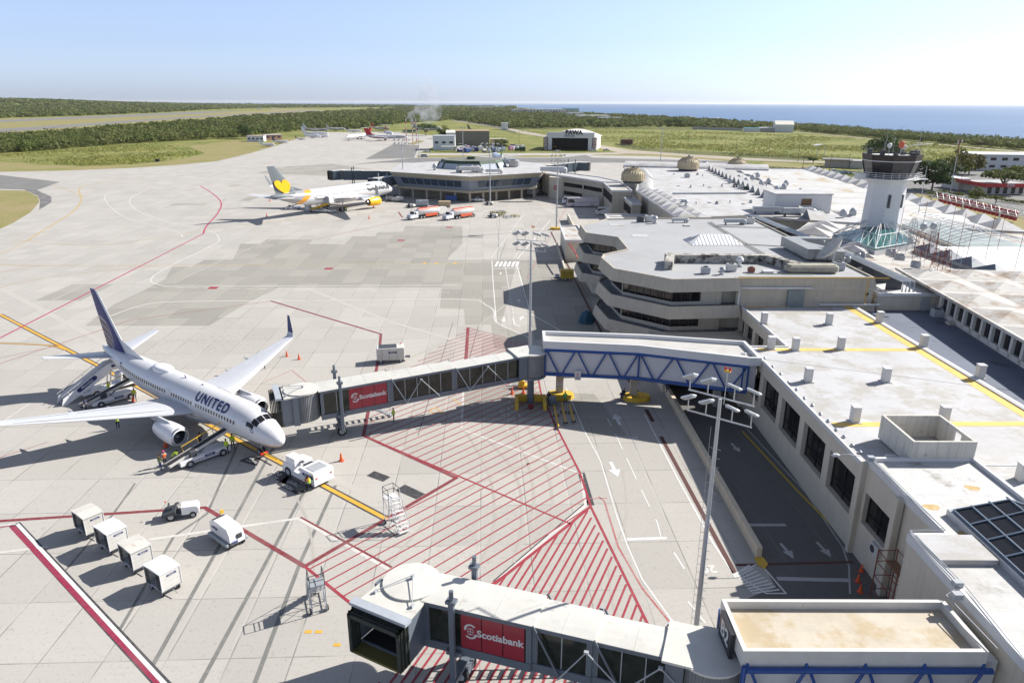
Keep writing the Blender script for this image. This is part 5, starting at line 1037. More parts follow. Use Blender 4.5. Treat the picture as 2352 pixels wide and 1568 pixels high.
# lattice masts and whips on the roofs
def lattice(name,label,loc,w0,w1,h,m,n=6,r=.05,top=None):
 t=thing(name,label,'antenna mast',loc);mb=MB();cs=[(-1,-1),(1,-1),(1,1),(-1,1)];f=lambda c,s_:Vector((c[0]*(w0+(w1-w0)*s_)/2,c[1]*(w0+(w1-w0)*s_)/2,h*s_))
 for i in range(4):
  mb.tube([f(cs[i],0),f(cs[i],1)],r,5)
  for k in range(n):
   s0,s1=k/n,(k+1)/n;mb.tube([f(cs[i],s0),f(cs[(i+1)%4],s1)],r*.55,4);mb.tube([f(cs[(i+1)%4],s0),f(cs[i],s1)],r*.55,4);mb.tube([f(cs[i],s1),f(cs[(i+1)%4],s1)],r*.55,4)
 mb.build('lattice',m,t)
 if top:mb=MB();top(mb);mb.build('antenna',LSTEEL,t)
 return t
lattice('lattice_mast','red lattice antenna frame with crossed bars on the rusty white roof',P(2158,622,10.6),2.0,1.6,3.4,RUST,3,.045,lambda mb:[mb.tube([(x,y,0),(x,y,5.5)],.03,4)for x,y in((-2,1),(-1.3,-1),(1.6,1.2),(2.4,-1))])
lattice('lattice_mast','taller red lattice stand with white dishes behind the condensers',P(2120,600,10.6),2.4,2.2,4.8,RUST,3,.05,lambda mb:(mb.lathe([(.02,0),(.5,.1),(.6,.3)],14,(-1.4,-1,5.8),'Y'),mb.lathe([(.02,0),(.5,.1),(.6,.3)],14,(.2,-1,5.9),'Y')))
lattice('lattice_mast','pale open lattice pylon beside the white space frame',P(2085,590,10.6),2.6,.5,6.5,LSTEEL,5,.035)
lattice('mesh_dish_stand','thin grey mesh antenna tripod by the bright roof',P(2140,575,9.4),1.0,.6,4.0,LSTEEL,4,.04)
t=thing('whip_antenna','group of thin red and white whip antennas on the rusty roof','antenna',P(2200,600,10.6));mb=MB(t)
for x,y,h in((2050,600,6),(2107,580,9),(2140,610,7),(2172,585,14),(2195,598,8),(2215,612,7),(2262,598,9),(2330,620,7),(2290,575,8),(2060,560,7)):c=P(x,y,10);mb.tube([c,c+Vector((.15,0,h))],.035,5)
mb.build('whip',RUST,t)
# red barriers and white truss at the drop-off
t=thing('gantry_truss','white tubular gantry truss in front of the red panels','gantry',(150,240,0));a,b=P(2140,452,5),P(2420,518,5);mb=MB(t)
for dz,dq in((0,0),(2.0,.6),(0,3)):mb.tube([a+Vector((dq,dq,dz)),b+Vector((dq,dq,dz))],.14,6)
for k in range(16):p,q_=a.lerp(b,k/16),a.lerp(b,(k+.5)/16);e=a.lerp(b,(k+1)/16);mb.tube([p,q_+Vector((.6,.6,2)),e],.09,5);mb.tube([q_+Vector((.6,.6,2)),q_+Vector((3,3,0))],.08,5)
for k in(0,5,10,15):p=a.lerp(b,k/16);mb.tube([p,Vector((p.x,p.y,0))],.2,6)
mb.build('truss',WHITE,t)
for k in range(18):
 a=P(2172+k*10.5,456+k*2.45,3);o=MB().cbox((0,0,2.1),(1.0,2.2,2.9),.25).build('hoarding',M('faded red hoarding',(.38,.035,.055),.5,var=.15));o.location=(a.x+3,a.y+8,0);o.rotation_euler.z=R(-12);single(o,ORD[k]+' red hoarding from the left in the row behind the white gantry','hoarding','red hoardings behind the gantry')
# ================================================================ FAR BUILDINGS
T=thing('aircraft_hangar','white arched aircraft hangar with open dark door and bold black lettering','hangar',(45,590,0));a,b=P(1247,344.5),P(1371,346.5);d=(b-a).normalized();q=Vector((-d.y,d.x,0));Wd=(b-a).length
HP=lambda u,v,z:a+d*u+q*v+Vector((0,0,z));ox=Wd*.09;oe=Wd*.91
mb=MB(T)
def bxp(mb,u0,u1,v0,v1,z0,z1):mb.add([HP(u0,v0,z0),HP(u1,v0,z0),HP(u1,v1,z0),HP(u0,v1,z0),HP(u0,v0,z1),HP(u1,v0,z1),HP(u1,v1,z1),HP(u0,v1,z1)],[(3,2,1,0),(4,5,6,7),(0,1,5,4),(1,2,6,5),(2,3,7,6),(3,0,4,7)])
bxp(mb,1,1.5,0,45,0,9.5);bxp(mb,Wd-1.5,Wd-1,0,45,0,9.5);bxp(mb,1,Wd-1,44.5,45,0,9.5);mb.build('wall',DWHITE,T)
arc=[(u,9.4+5.2*math.sin(math.pi*k/12))for k,u in[(k,Wd*k/12)for k in range(13)]]
mb=MB(T);r0=[HP(u,1.5,z)for u,z in arc];r1=[HP(u,46,z)for u,z in arc];mb.loft([r0,r1],close=False);mb.poly([HP(u,46,z)for u,z in arc]);mb.poly([HP(u,1.5,z)for u,z in arc]);mb.build('roof',M('pale hangar roof',(.62,.60,.55),.6,var=.08,stain=(.45,.38,.3),samt=.6,sscale=.1),T,flat=True)
mb=MB(T);bxp(mb,2.8,Wd-2.2,-.3,1.6,9.2,13.4);mb.build('door_header',WHITE,T)
mb=MB(T);bxp(mb,1,7,-.2,.3,0,9.2);bxp(mb,Wd-7,Wd-1,-.2,.3,0,9.2);mb.build('door_leaf',WHITE,T)
mb=MB(T)
for u in(.6,Wd-.6,3.6,Wd-3.6):mb.tube([HP(u,-.5,0),HP(u,-.5,9.2)],.25,5)
for u0,u1 in((.6,3.6),(Wd-3.6,Wd-.6)):
 for z in(0,4.6,9.2):mb.tube([HP(u0,-.5,z),HP(u1,-.5,z)],.2,4)
 for z in(0,4.6):mb.tube([HP(u0,-.5,z),HP(u1,-.5,z+4.6)],.15,4);mb.tube([HP(u1,-.5,z),HP(u0,-.5,z+4.6)],.15,4)
mb.build('door_frame',RUST,T);mb=MB(T);bxp(mb,7,Wd-7,30,30.4,0,9.2);mb.build('dark_interior',DARK,T)
mb=MB(T);text(mb,'PAWA',4.6,HP(Wd*.57,-.55,13.2),d,(0,0,1),bold=.06);text(mb,'DOMINICANA',1.3,HP(Wd*.49,-.5,10.6),d,(0,0,1),bold=.03);mb.build('lettering',DARK,T)
def bldg(name,label,p0,p1,depth,h,wm,rm,gable=0,win=None,wn=0,cat='building',over=.4):
 p0,p1=Vector(p0[:2]).to_3d(),Vector(p1[:2]).to_3d();d=(p1-p0).normalized();q=Vector((-d.y,d.x,0));Wd=(p1-p0).length;T=thing(name,label,cat,(p0+p1)/2);F=lambda u,v,z:p0+d*u+q*v+Vector((0,0,z))
 B_=lambda mb,u0,u1,v0,v1,z0,z1:mb.add([F(u0,v0,z0),F(u1,v0,z0),F(u1,v1,z0),F(u0,v1,z0),F(u0,v0,z1),F(u1,v0,z1),F(u1,v1,z1),F(u0,v1,z1)],[(3,2,1,0),(4,5,6,7),(0,1,5,4),(1,2,6,5),(2,3,7,6),(3,0,4,7)])
 mb=MB(T);B_(mb,0,Wd,0,depth,0,h);mb.build('wall',wm,T);mb=MB(T);o=over
 if gable:mb.add([F(-o,-o,h),F(Wd+o,-o,h),F(Wd+o,depth+o,h),F(-o,depth+o,h),F(-o,depth/2,h+gable),F(Wd+o,depth/2,h+gable)],[(0,1,5,4),(2,3,4,5),(0,4,3),(1,2,5),(3,2,1,0)])
 else:B_(mb,-o,Wd+o,-o,depth+o,h,h+.35)
 mb.build('roof',rm,T,flat=bool(gable))
 for z0,z1 in(win or[]):
  for k in range(wn):mb=MB(T);u=Wd*(k+.5)/wn;ww=Wd/wn*.25;B_(mb,u-ww,u+ww,-.08,.02,z0,z1);mb.build('window',DGLASS,T)
 return T
MW=M('white corrugated wall',(.62,.64,.66),.5,var=.05,streak=.3);BRN=M('brown corrugated steel',(.20,.185,.15),.7,var=.15,scale=1,streak=.5);GRF=M('grey sheet roof',(.34,.36,.38),.55,.1,var=.1)
T=bldg('service_building','white two-storey airport service building with grey sheet roof',P(995,345),P(1045,345),22,10.2,MW,GRF,0,[(5,6.5)],3);mb=MB(T);a=P(1015,347);mb.bx(a.x,a.x+14,a.y-6,a.y-.5,3.4,3.7);mb.build('canopy',WHITE,T)
bldg('warehouse','long brown corrugated warehouse with rusty roof edge',P(1047,338),P(1124,338),40,12.5,BRN,M('rust edged roof',(.3,.22,.13),.8,var=.2),0)
bldg('cargo_shed','pale roofed cargo shed behind the brown warehouse',P(1025,322),P(1085,322),60,7,MW,M('cream sheet roof',(.62,.6,.52),.6,var=.06),1.5)
bldg('low_store','small beige store right of the brown warehouse',P(1127,334),P(1163,334),14,5,CREAM,TAN)
bldg('portacabin','white portable cabin with red tank beside the airfield edge',P(568,325.5),P(606,325.5),9,5,MW,M('cabin roof red dust',(.5,.42,.4),.7),0,[(2,3.4)],4)
bldg('portacabin','brown red portable cabin behind the white one',P(610,322),P(648,321),9,4.6,M('faded red cabin',(.34,.2,.15),.7),WHITE,0,[(2,3.2)],3)
bldg('control_kiosk','white kiosk on stilts beyond the warehouse',P(1153,299),P(1167,299),12,9,WHITE,WHITE)
bldg('boat_shed','white gabled metal shed at the coast',P(1780,304),P(1822,304.5),30,9.5,WHITE,M('cream sheet roof',(.62,.6,.52)),4.5)
bldg('blue_roof_store','low store with blue roof left of the coast shed',P(1708,303),P(1745,303.5),14,4.5,WHITE,M('light blue roof',(.12,.36,.5),.6))
bldg('low_store','long low white store beside the coast shed',P(1744,303),P(1780,303.5),20,5,GREYC,WHITE);bldg('site_wall','long grey site wall on the field before the coast trees',P(1590,297),P(1706,301),.5,3,GREYC,GREYC)
for i,(x0,x1,y,h,dep,lab,wm)in enumerate(((1183,1215,260.5,13,60,'leftmost long grey factory block on the coast',DWHITE),(1216,1262,261,14,60,'middle white factory block with dark window band',DWHITE),(1263,1300,262,15,60,'white factory block right of the middle one',WHITE),(1300,1330,259,16,50,'blue and white factory block at the coast',M('pale blue wall',(.35,.52,.62))),(1310,1342,268,10,50,'low white block in front of the blue factory',DWHITE),(1333,1402,273,7,60,'long low white-roofed sheds right of the factory',WHITE),(1380,1430,277,6,30,'low white sheds nearest the coast trees',WHITE),(1100,1160,251,12,80,'distant grey blocks left of the coastal factory',GREYC),(1645,1662,279,6,25,'tiny white house on the coast field',WHITE),(1580,1597,275,6,20,'tiny white kiosk on the coast',WHITE),(1722,1757,288,5,20,'small white sheds between coast and field',WHITE),(590,600,250.5,6,20,'tiny white hut beside the far runway end',WHITE))):
 bldg('coastal_building',lab,P(x0,y),P(x1,y),dep,h,wm,WHITE if i!=3 else M('light blue roof',(.12,.36,.5),.6),0,[(h*.45,h*.7)]if i<4 else None,6 if i<4 else 0)
T=bldg('office_block','white two-storey office block at the right edge beyond the trees',P(2238,391),P(2420,394),22,8.4,WHITE,WHITE,0,[(1.6,3.0),(5.4,7)],7,over=1.2)
bldg('guard_post','low dark-roofed guard post by the car park',P(1893,384),P(1950,386),12,4.2,TAN,ASPH,over=1.5);bldg('guard_post','low grey shed right of the guard post',P(1952,387),P(1985,388),12,4,GREYC,ROOFG)
T=bldg('rental_office','small car rental office with long red lettered fascia',P(2262,446),P(2352,446),16,3.6,DWHITE,ROOFG,0,[(.3,2.8)],5,over=2.2);a,b=P(2262,446),P(2352,446);mb=MB(T);mb.bx(a.x-2.6,b.x+2.6,a.y-2.7,a.y-2.3,3.1,4.6);mb.bx(a.x-2.7,a.x-2.3,a.y-2.6,a.y+18,3.1,4.6);mb.build('fascia',RED,T)
mb=MB(T);text(mb,'AVIS',1.6,(a.x+8,a.y-2.76,3.85),(1,0,0),(0,0,1),bold=.03);text(mb,'S',1.4,(a.x+17.5,a.y-2.76,3.85),(1,0,0),(0,0,1),bold=.03);mb.build('lettering',WHITE,T)
T=bldg('rental_office','small white rental office left of the red-fascia one',P(2200,436),P(2226,436),12,4.4,WHITE,WHITE);a=P(2200,436);MB(T).bx(a.x+2.4,a.x+6.8,a.y-.1,a.y-.02,2.2,3.2).build('sign_panel',DARK,T)
# gate canopy, road house
T=thing('gate_canopy','small white curved canopy on posts at the road gate','canopy',P(1882,362));mb=MB();mb.loft([[(x,y,8+.8*math.sin(math.pi*(x+4.5)/9))for x in[-4.5+k for k in range(10)]]for y in(-3,3)],close=False);mb.build('roof',WHITE,T,flat=True);MB().tube([(-2,0,0),(-2,0,8.5)],.2,6).tube([(3,0,0),(3,0,8.5)],.2,6).build('post',GALV,T)
# ---- perimeter fence lines
def fence(label,pts,h=2.4,sp=6):
 T=thing('chain_fence',label,'fence',pts[0]);o=pts[0];mb=MB(T);post=MB(T)
 for a,b in zip(pts,pts[1:]):
  L_=(b-a).length;n=max(1,int(L_/sp))
  for k in range(n+1):c=a.lerp(b,k/n);post.bx(c.x-.06,c.x+.06,c.y-.06,c.y+.06,0,h)
  d=(b-a).normalized();q=Vector((-d.y,d.x,0))*.012
  mb.add([a-q,b-q,b-q+Vector((0,0,h)),a-q+Vector((0,0,h))],[(0,1,2,3)])
 m=D.materials.get('chain mesh')
 if not m:
  m,n_,b_=nodes('chain mesh');b_.inputs['Base Color'].default_value=(.13,.17,.16,1);b_.inputs['Alpha'].default_value=.38
 mb.build('mesh',m,T);post.build('post',GALV,T)
fence('green-grey chain fence curving past the dirt track',[P(*q)for q in((1035,276),(1120,288),(1185,307))]);fence('chain fence running from the hangar to the far road',[P(*q)for q in((1420,335),(1480,346),(1560,353),(1700,361),(1860,371))])
fence('dark boundary fence along the far edge of the weeds',[P(*q)for q in((1180,297.5),(1300,297),(1450,296.5),(1600,299.5))],2.6,10);fence('chain fence round the staff car park',[P(*q)for q in((1700,386),(1800,394),(1900,402),(1975,405))])
# ================================================================ AIRCRAFT
def lerp(a,b,t):return a+(b-a)*t
def prof(tab,s):
 for p,q in zip(tab,tab[1:]):
  if p[0]<=s<=q[0]:
   t=(s-p[0])/(q[0]-p[0]);return[lerp(a,b,t)for a,b in zip(p[1:],q[1:])]
 return list(tab[-1][1:])
# (station / radius, half width, half height, centre height above fuselage axis), in radii
NOSE=[(0,.03,.03,-.42),(.06,.17,.17,-.41),(.25,.36,.36,-.37),(.6,.54,.53,-.31),(1.0,.68,.64,-.25),(1.45,.79,.76,-.17),(1.75,.85,.86,-.10),(2.2,.92,.93,-.05),(2.8,.97,.98,-.02),(3.6,1,1.03,0)]
TAILP=[(0,1,1.03,0),(2.0,.97,.98,.05),(3.8,.86,.84,.19),(5.4,.68,.64,.38),(6.8,.46,.42,.57),(7.8,.26,.25,.70),(8.3,.12,.13,.76),(8.4,.05,.06,.78)]
def fus_at(sp,s):
 """half width, half height, centre z at station s"""
 r,L_,zc=sp['r'],sp['L'],sp['zc'];tl=8.4*r*sp.get('tailk',1)
 if s<3.6*r:w,h,c=prof(NOSE,s/r)
 elif s>L_-tl:w,h,c=prof(TAILP,(s-(L_-tl))/r/sp.get('tailk',1))
 else:w,h,c=1,1.03,0
 return w*r,h*r,zc+c*r
def fus_pt(sp,s,a,e=0.0):
 """point on the skin: a = angle from the top, positive to starboard; e lifts it off the skin"""
 w,h,z=fus_at(sp,s);return Vector((sp['x0']-s,-(w+e)*math.sin(a),z+(h+e)*math.cos(a)))
def airfoil(n=9):
 xs=[(1-math.cos(math.pi*i/n))/2 for i in range(n+1)];t=lambda x:5*(.2969*math.sqrt(x)-.126*x-.3516*x*x+.2843*x**3-.1015*x**4)
 return[(x,t(x))for x in xs]+[(x,-t(x))for x in xs[-2:0:-1]]
AF=airfoil()
def wing(mb,st,mi=0):
 """st: (leading edge point, chord, thickness ratio, unit thickness direction)"""
 rings=[]
 for le,ch,tc,nd in st:
  le,nd=Vector(le),Vector(nd).normalized();rings.append([le+Vector((-x*ch,0,0))+nd*(t*tc*ch)for x,t in AF])
 return mb.loft(rings,mi=mi)
def skin_text(mb,sp,s_,size,smid,amid,side,k=1.0,tr=1.0,bold=.02):
 vs,fs=text_geo(s_,size,bold,sp=tr);bm=bmesh.new();B=[bm.verts.new((x,y,0))for x,y in vs]
 for f in fs:
  try:bm.faces.new([B[i]for i in f])
  except ValueError:pass
 ymin,ymax=min(v[1]for v in vs),max(v[1]for v in vs)
 for i in range(1,8):y=lerp(ymin,ymax,i/8);bmesh.ops.bisect_plane(bm,geom=bm.verts[:]+bm.edges[:]+bm.faces[:],plane_co=(0,y,0),plane_no=(0,1,0))
 bm.verts.index_update();r=sp['r'];out=[]
 for v in bm.verts:out.append(fus_pt(sp,smid-v.co.x*k*side,side*(amid-v.co.y/r),.03))
 mb.add(out,[tuple(v.index for v in f.verts)for f in bm.faces]);bm.free()
def livery(name,kind):
 m,n,b=nodes(name);tc=nn(n,'TexCoord');sx=nn(n,'SeparateXYZ');n.links.new(tc.outputs['Object'],sx.inputs[0]);X,Y,Z=sx.outputs
 gt=lambda a,v:math_(n,'GREATER_THAN',a,v)
 if kind=='united':
  zz=math_(n,'ADD',Z,math_(n,'MULTIPLY',X,.022));c=mix(n,gt(zz,2.55),(.36,.37,.40),(.36,.26,.10));c=mix(n,gt(zz,2.64),c,(.64,.64,.66))
 elif kind=='condor':
  v=math_(n,'ADD',X,math_(n,'MULTIPLY',math_(n,'POWER',math_(n,'SUBTRACT',8.2,Z),1.6),.42))
  c=mix(n,gt(v,-12.9),(.33,.33,.34),(.87,.36,.005));c=mix(n,gt(v,-10.3),c,(.64,.64,.65))
  v2=math_(n,'ADD',X,math_(n,'MULTIPLY',math_(n,'SUBTRACT',8.2,Z),-1.3));v2=math_(n,'ADD',X,math_(n,'MULTIPLY',math_(n,'SUBTRACT',8.4,Z),2.2));c=mix(n,math_(n,'LESS_THAN',v2,-14.5),c,(.15,.17,.18))
 elif kind=='pawa':
  v=math_(n,'ADD',Z,math_(n,'MULTIPLY',X,.05));c=mix(n,gt(v,2.5),(.42,.03,.04),(.05,.05,.10));c=mix(n,gt(v,3.0),c,(.62,.62,.64))
 seam=math_(n,'LESS_THAN',math_(n,'ABSOLUTE',math_(n,'SUBTRACT',math_(n,'FRACT',math_(n,'DIVIDE',X,2.55)),.5)),.006);c=mix(n,math_(n,'MULTIPLY',seam,.35),c,(.3,.31,.33))
 mp=nn(n,'Mapping');mp.inputs['Scale'].default_value=(.25,1,1.6);n.links.new(tc.outputs['Object'],mp.inputs[0]);c=mix(n,ramp(n,noise(n,mp.outputs[0],1.4,6,.7),.45,.75,0,.22),c,(.42,.41,.40))
 n.links.new(c,b.inputs['Base Color']);b.inputs['Roughness'].default_value=.28;b.inputs['Coat Weight'].default_value=.6;b.inputs['Coat Roughness'].default_value=.06;return m
def tail_livery(kind):
 m,n,b=nodes('tail paint');tc=nn(n,'TexCoord');sx=nn(n,'SeparateXYZ');n.links.new(tc.outputs['Object'],sx.inputs[0]);X,Y,Z=sx.outputs;gt=lambda a,v:math_(n,'GREATER_THAN',a,v)
 if kind=='united':  # navy fin with a gold gridded globe
  dx=math_(n,'ADD',X,17.6);dz=math_(n,'SUBTRACT',Z,6.2);r2=math_(n,'SQRT',math_(n,'ADD',math_(n,'MULTIPLY',dx,dx),math_(n,'MULTIPLY',dz,dz)))
  ins=math_(n,'LESS_THAN',r2,2.9);ring=math_(n,'ABSOLUTE',math_(n,'SUBTRACT',math_(n,'FRACT',math_(n,'MULTIPLY',math_(n,'ADD',math_(n,'MULTIPLY',dz,1.0),math_(n,'MULTIPLY',math_(n,'MULTIPLY',dx,dx),.12)),1.15)),.5))
  mer=math_(n,'ABSOLUTE',math_(n,'SUBTRACT',math_(n,'FRACT',math_(n,'MULTIPLY',math_(n,'DIVIDE',dx,math_(n,'SQRT',math_(n,'MAXIMUM',.2,math_(n,'SUBTRACT',8.6,math_(n,'MULTIPLY',dz,dz))))),4.5)),.5))
  c=mix(n,math_(n,'MULTIPLY',ins,math_(n,'LESS_THAN',mer,.2)),(.02,.028,.15),(.26,.18,.09));c=mix(n,math_(n,'MULTIPLY',ins,gt(ring,.455)),c,(.62,.6,.62));c=mix(n,math_(n,'MULTIPLY',ins,gt(r2,2.82)),c,(.6,.58,.6))
  c=mix(n,gt(math_(n,'ADD',X,math_(n,'MULTIPLY',math_(n,'SUBTRACT',Z,4.6),.8)),-11.35),c,(.62,.62,.65))
 elif kind=='condor':c=mix(n,0.,(.15,.17,.18),(.15,.17,.18))
 elif kind=='azul':c=mix(n,ramp(n,Z,6,12),(.25,.5,.05),(.02,.10,.42))
 elif kind=='pawa':c=mix(n,0.,(.42,.03,.04),(.06,.08,.2))
 n.links.new(c,b.inputs['Base Color']);b.inputs['Roughness'].default_value=.45;b.inputs['Specular IOR Level'].default_value=.25;return m
def nacelle(T,c,ln,r,m,lip,tilt=0,name='engine'):
 c=Vector(c);e=MB();e.lathe([(r*.70,.15),(r*.80,.02),(r*.86,-.0),(r*.93,-.08),(r*1.0,-.35),(r*1.04,-ln*.3),(r*1.0,-ln*.6),(r*.80,-ln*.95),(r*.74,-ln*.95),(r*.76,-ln*.6),(r*.78,-.5),(r*.74,-.1)],32,c,'X',cap=False)
 o=e.build(name,m,T,smooth=35);MB().lathe([(r*.76,.04),(r*.82,.085),(r*.88,.03),(r*.945,-.14),(r*.95,-.22),(r*.93,-.2)],32,c,'X',cap=False).build('inlet_lip',lip,o,smooth=50)
 f=MB();f.lathe([(r*.78,-.62),(r*.2,-.62)],24,c,'X')
 for k in range(22):a=2*math.pi*k/22;u,v=Vector((0,math.cos(a),math.sin(a))),Vector((.12,-math.sin(a),math.cos(a)));f.quad(c+Vector((-.5,0,0))+u*r*.2-v*.05,c+Vector((-.42,0,0))+u*r*.2+v*.05,c+Vector((-.38,0,0))+u*r*.76+v*.1*r,c+Vector((-.55,0,0))+u*r*.76-v*.1*r)
 f.build('fan',DARK,o);MB().lathe([(.01,-.1),(r*.13,-.28),(r*.22,-.55)],16,c,'X').build('spinner',GSTEEL,o)
 MB().lathe([(r*.52,-ln*.8),(r*.46,-ln*1.12),(r*.42,-ln*1.12),(r*.4,-ln*1.05),(.05,-ln*1.3)],20,c,'X').build('exhaust',M('hot metal',(.25,.23,.21),.35,.8),o);return o
def gear(T,x,y,h,r,n=2,name='main_gear',bog=1):
 g=MB();g.tube([(x,y,h),(x,y,r)],.12 if r>.4 else .08,8);g.tube([(x+.9,y,h),(x,y,h*.45)],.06,6);g.box((x,y,r),(.16,.8 if n==2 else .3,.16))
 if bog>1:g.box((x,y,r),(1.6,.25,.25))
 o=g.build(name,LSTEEL,T)
 for bx in([0]if bog==1 else[-.75,.75]):
  for s_ in(-1,1):MB().wheel((x+bx,y+s_*r*.62,r),r,r*.55).build('wheel',[BLACK,LSTEEL],o)
def jet(name,label,loc,heading,sp,mats):
 """twin jet; origin on the ground under the main gear, nose towards +X"""
 T=thing(name,label,'airplane',loc,heading);fm,wm,tm,em=mats;r,L_,zc,x0=sp['r'],sp['L'],sp['zc'],sp['x0'];NS=60
 st=[NOSE[i][0]*r+(NOSE[i+1][0]-NOSE[i][0])*r*j/3 for i in range(len(NOSE)-1)for j in range(3)];tk=sp.get('tailk',1);tl=8.4*r*tk
 st+=[3.6*r+(L_-tl-3.6*r)*k/8 for k in range(8)]+[L_-tl+TAILP[i][0]*r*tk+(TAILP[i+1][0]-TAILP[i][0])*r*tk*j/3 for i in range(len(TAILP)-1)for j in range(3)]+[L_]
 f=MB().loft([[fus_pt(sp,s,2*math.pi*k/NS)for k in range(NS)]for s in st]).build('fuselage',fm,T,smooth=60)
 # wing-body fairing
 ws=sp['wing'];m=MB();x1,x2=x0-ws['le0']+2,x0-ws['le0']-ws['c0']-2
 m.loft([[(lerp(x1,x2,t),w_*r*1.12*math.cos(a),zc-r*.62+h_*r*.62*math.sin(a))for a in[2*math.pi*k/16 for k in range(16)]]for t,w_,h_ in((0,.3,.3),(.12,.8,.7),(.3,1,.86),(.7,1,.86),(.88,.8,.7),(1,.3,.3))]);m.build('wing_fairing',fm if sp.get('fair')is None else sp['fair'],T,smooth=50)
 for sd in(1,-1):
  le=lambda y:x0-ws['le0']-y*ws['sweep'];zz=lambda y:ws['z']+y*ws['dih']+(y/ws['b'])**2*.35;S_=[]
  for y,ch,tc in((0,ws['c0'],.14),(ws['b']*.33,ws['ck'],.12),(ws['b']*.66,lerp(ws['ck'],ws['ct'],.5),.11),(ws['b'],ws['ct'],.10)):S_.append(((le(y),-sd*y,zz(y)),ch,tc,(0,0,1)))
  m=MB();wing(m,S_);wo=m.build('wing',wm,T,smooth=40)
  if ws.get('wl'):
   h_=ws['wl'];y=ws['b'];m=MB();n1=(0,sd*.35,1);n2=(0,sd*1,.35);n3=(0,sd,.12)
   wing(m,[((le(y),-sd*y,zz(y)),ws['ct'],.1,(0,0,1)),((le(y)-.25,-sd*(y+.45),zz(y)+.12),ws['ct']*.88,.1,n1),((le(y)-.65,-sd*(y+.75),zz(y)+.6),ws['ct']*.72,.1,n2)]);m.build('winglet_root',wm,wo,smooth=50)
   m=MB();wing(m,[((le(y)-.65,-sd*(y+.75),zz(y)+.6),ws['ct']*.72,.1,n2),((le(y)-.65-h_*.62,-sd*(y+.75+h_*.28),zz(y)+.6+h_),ws['ct']*.28,.09,n3)]);m.build('winglet',sp.get('wlm',wm),wo,smooth=50)
  for fy in(.22,.42,.62):  # flap track fairings
   y=ws['b']*fy;m=MB();xx=le(y)-(lerp(ws['c0'],ws['ck'],fy/.33)if fy<.33 else lerp(ws['ck'],ws['ct'],(fy-.33)/.67))*.62;m.lathe([(.02,0),(.16,-.4),(.2,-1.3),(.12,-2.2),(.02,-2.8)],10,(xx,-sd*y,zz(y)-.2),'X');m.build('flap_fairing',wm,wo,smooth=50)
  m=MB();ya,yb=ws['b']*.12,ws['b']*.6
  for(y1,y2,f1,f2)in((ws['b']*.12,ws['b']*.62,.70,.74),(ws['b']*.66,ws['b']*.92,.76,.76),(ws['b']*.2,ws['b']*.95,.12,.14)):
   c1=lerp(ws['c0'],ws['ck'],min(1,y1/ws['b']/.33))if y1<ws['b']*.33 else lerp(ws['ck'],ws['ct'],(y1/ws['b']-.33)/.67);c2=lerp(ws['ck'],ws['ct'],(y2/ws['b']-.33)/.67)
   t_=.062;a=Vector((le(y1)-c1*f1,-sd*y1,zz(y1)+c1*t_*(1-abs(f1-.3))*1.05));b=Vector((le(y2)-c2*f2,-sd*y2,zz(y2)+c2*t_*(1-abs(f2-.3))));m.tube([a,b],.025,4)
  m.build('panel_line',M('panel seam',(.3,.31,.33),.5),wo)
  if 'eng' in sp:
   e=sp['eng'];nacelle(T,(x0-e['s'],-sd*e['y'],e['z']),e['l'],e['r'],em,SILVER if sp.get('silverlip',1)else em)
   m=MB();y=e['y'];zt=zz(y)-.05;xa=x0-e['s']-e['l']*.25
   m.loft([[(xa,-sd*y-.1,e['z']+e['r']*.95),(xa,-sd*y+.1,e['z']+e['r']*.95),(xa-e['l']*1.05,-sd*y+.14,e['z']+e['r']*.5),(xa-e['l']*1.05,-sd*y-.14,e['z']+e['r']*.5)],[(xa-.8,-sd*y-.1,e['z']+e['r']*1.16),(xa-.8,-sd*y+.1,e['z']+e['r']*1.16),(le(y)-1.9,-sd*y+.14,zt),(le(y)-1.9,-sd*y-.14,zt)]]);m.build('pylon',wm,T)
  # tailplane
  tp=sp['htail'];S_=[((x0-tp['s']-y*tp['sw'],-sd*y,tp['z']+y*tp['dih']),lerp(tp['c0'],tp['ct'],y/tp['b']),.09,(0,0,1))for y in(0,tp['b']*.5,tp['b'])];m=MB();wing(m,S_);m.build('tailplane',wm if not sp.get('tpm')else sp['tpm'],T,smooth=40)
 vt=sp['fin'];S_=[((x0-vt['s']-h*vt['sw'],0,vt['z']+h),lerp(vt['c0'],vt['ct'],h/vt['h']),.09,(0,1,0))for h in(0,vt['h']*.5,vt['h'])]
 m=MB();wing(m,S_);fin=m.build('fin',tm,T,smooth=40)
 m=MB();wing(m,[((x0-vt['s']+vt['df'],0,zc+r*.92),vt['df']+.8,.03,(0,1,0)),((x0-vt['s']-vt['h']*.28*vt['sw']+.1,0,vt['z']+vt['h']*.28),.8,.06,(0,1,0))]);m.build('dorsal_fillet',sp.get('dfm',tm),T,smooth=40)
 gear(T,0,2.86*r/1.88,ws['z'],sp['gr'],2,bog=sp.get('bog',1));gear(T,0,-2.86*r/1.88,ws['z'],sp['gr'],2,bog=sp.get('bog',1));gear(T,x0-sp['ng'],0,zc-r*.8,sp['gr']*.66,2,'nose_gear')
 # cockpit glazing: panes follow the nose skin
 m=MB()
 for sd in(1,-1):
  for s_a,s_b,a0,a1 in((1.30,1.66,.04,.44),(1.34,1.72,.50,.86),(1.52,2.0,.90,1.16)):
   m.add([fus_pt(sp,lerp(s_a,s_b,i/6)*r,sd*lerp(a0,a1,j/4),.035)for i in range(7)for j in range(5)],[(i*5+j,i*5+j+1,i*5+j+6,i*5+j+5)for i in range(6)for j in range(4)])
 m.build('cockpit_glazing',DGLASS,f)
 return T,f,fin
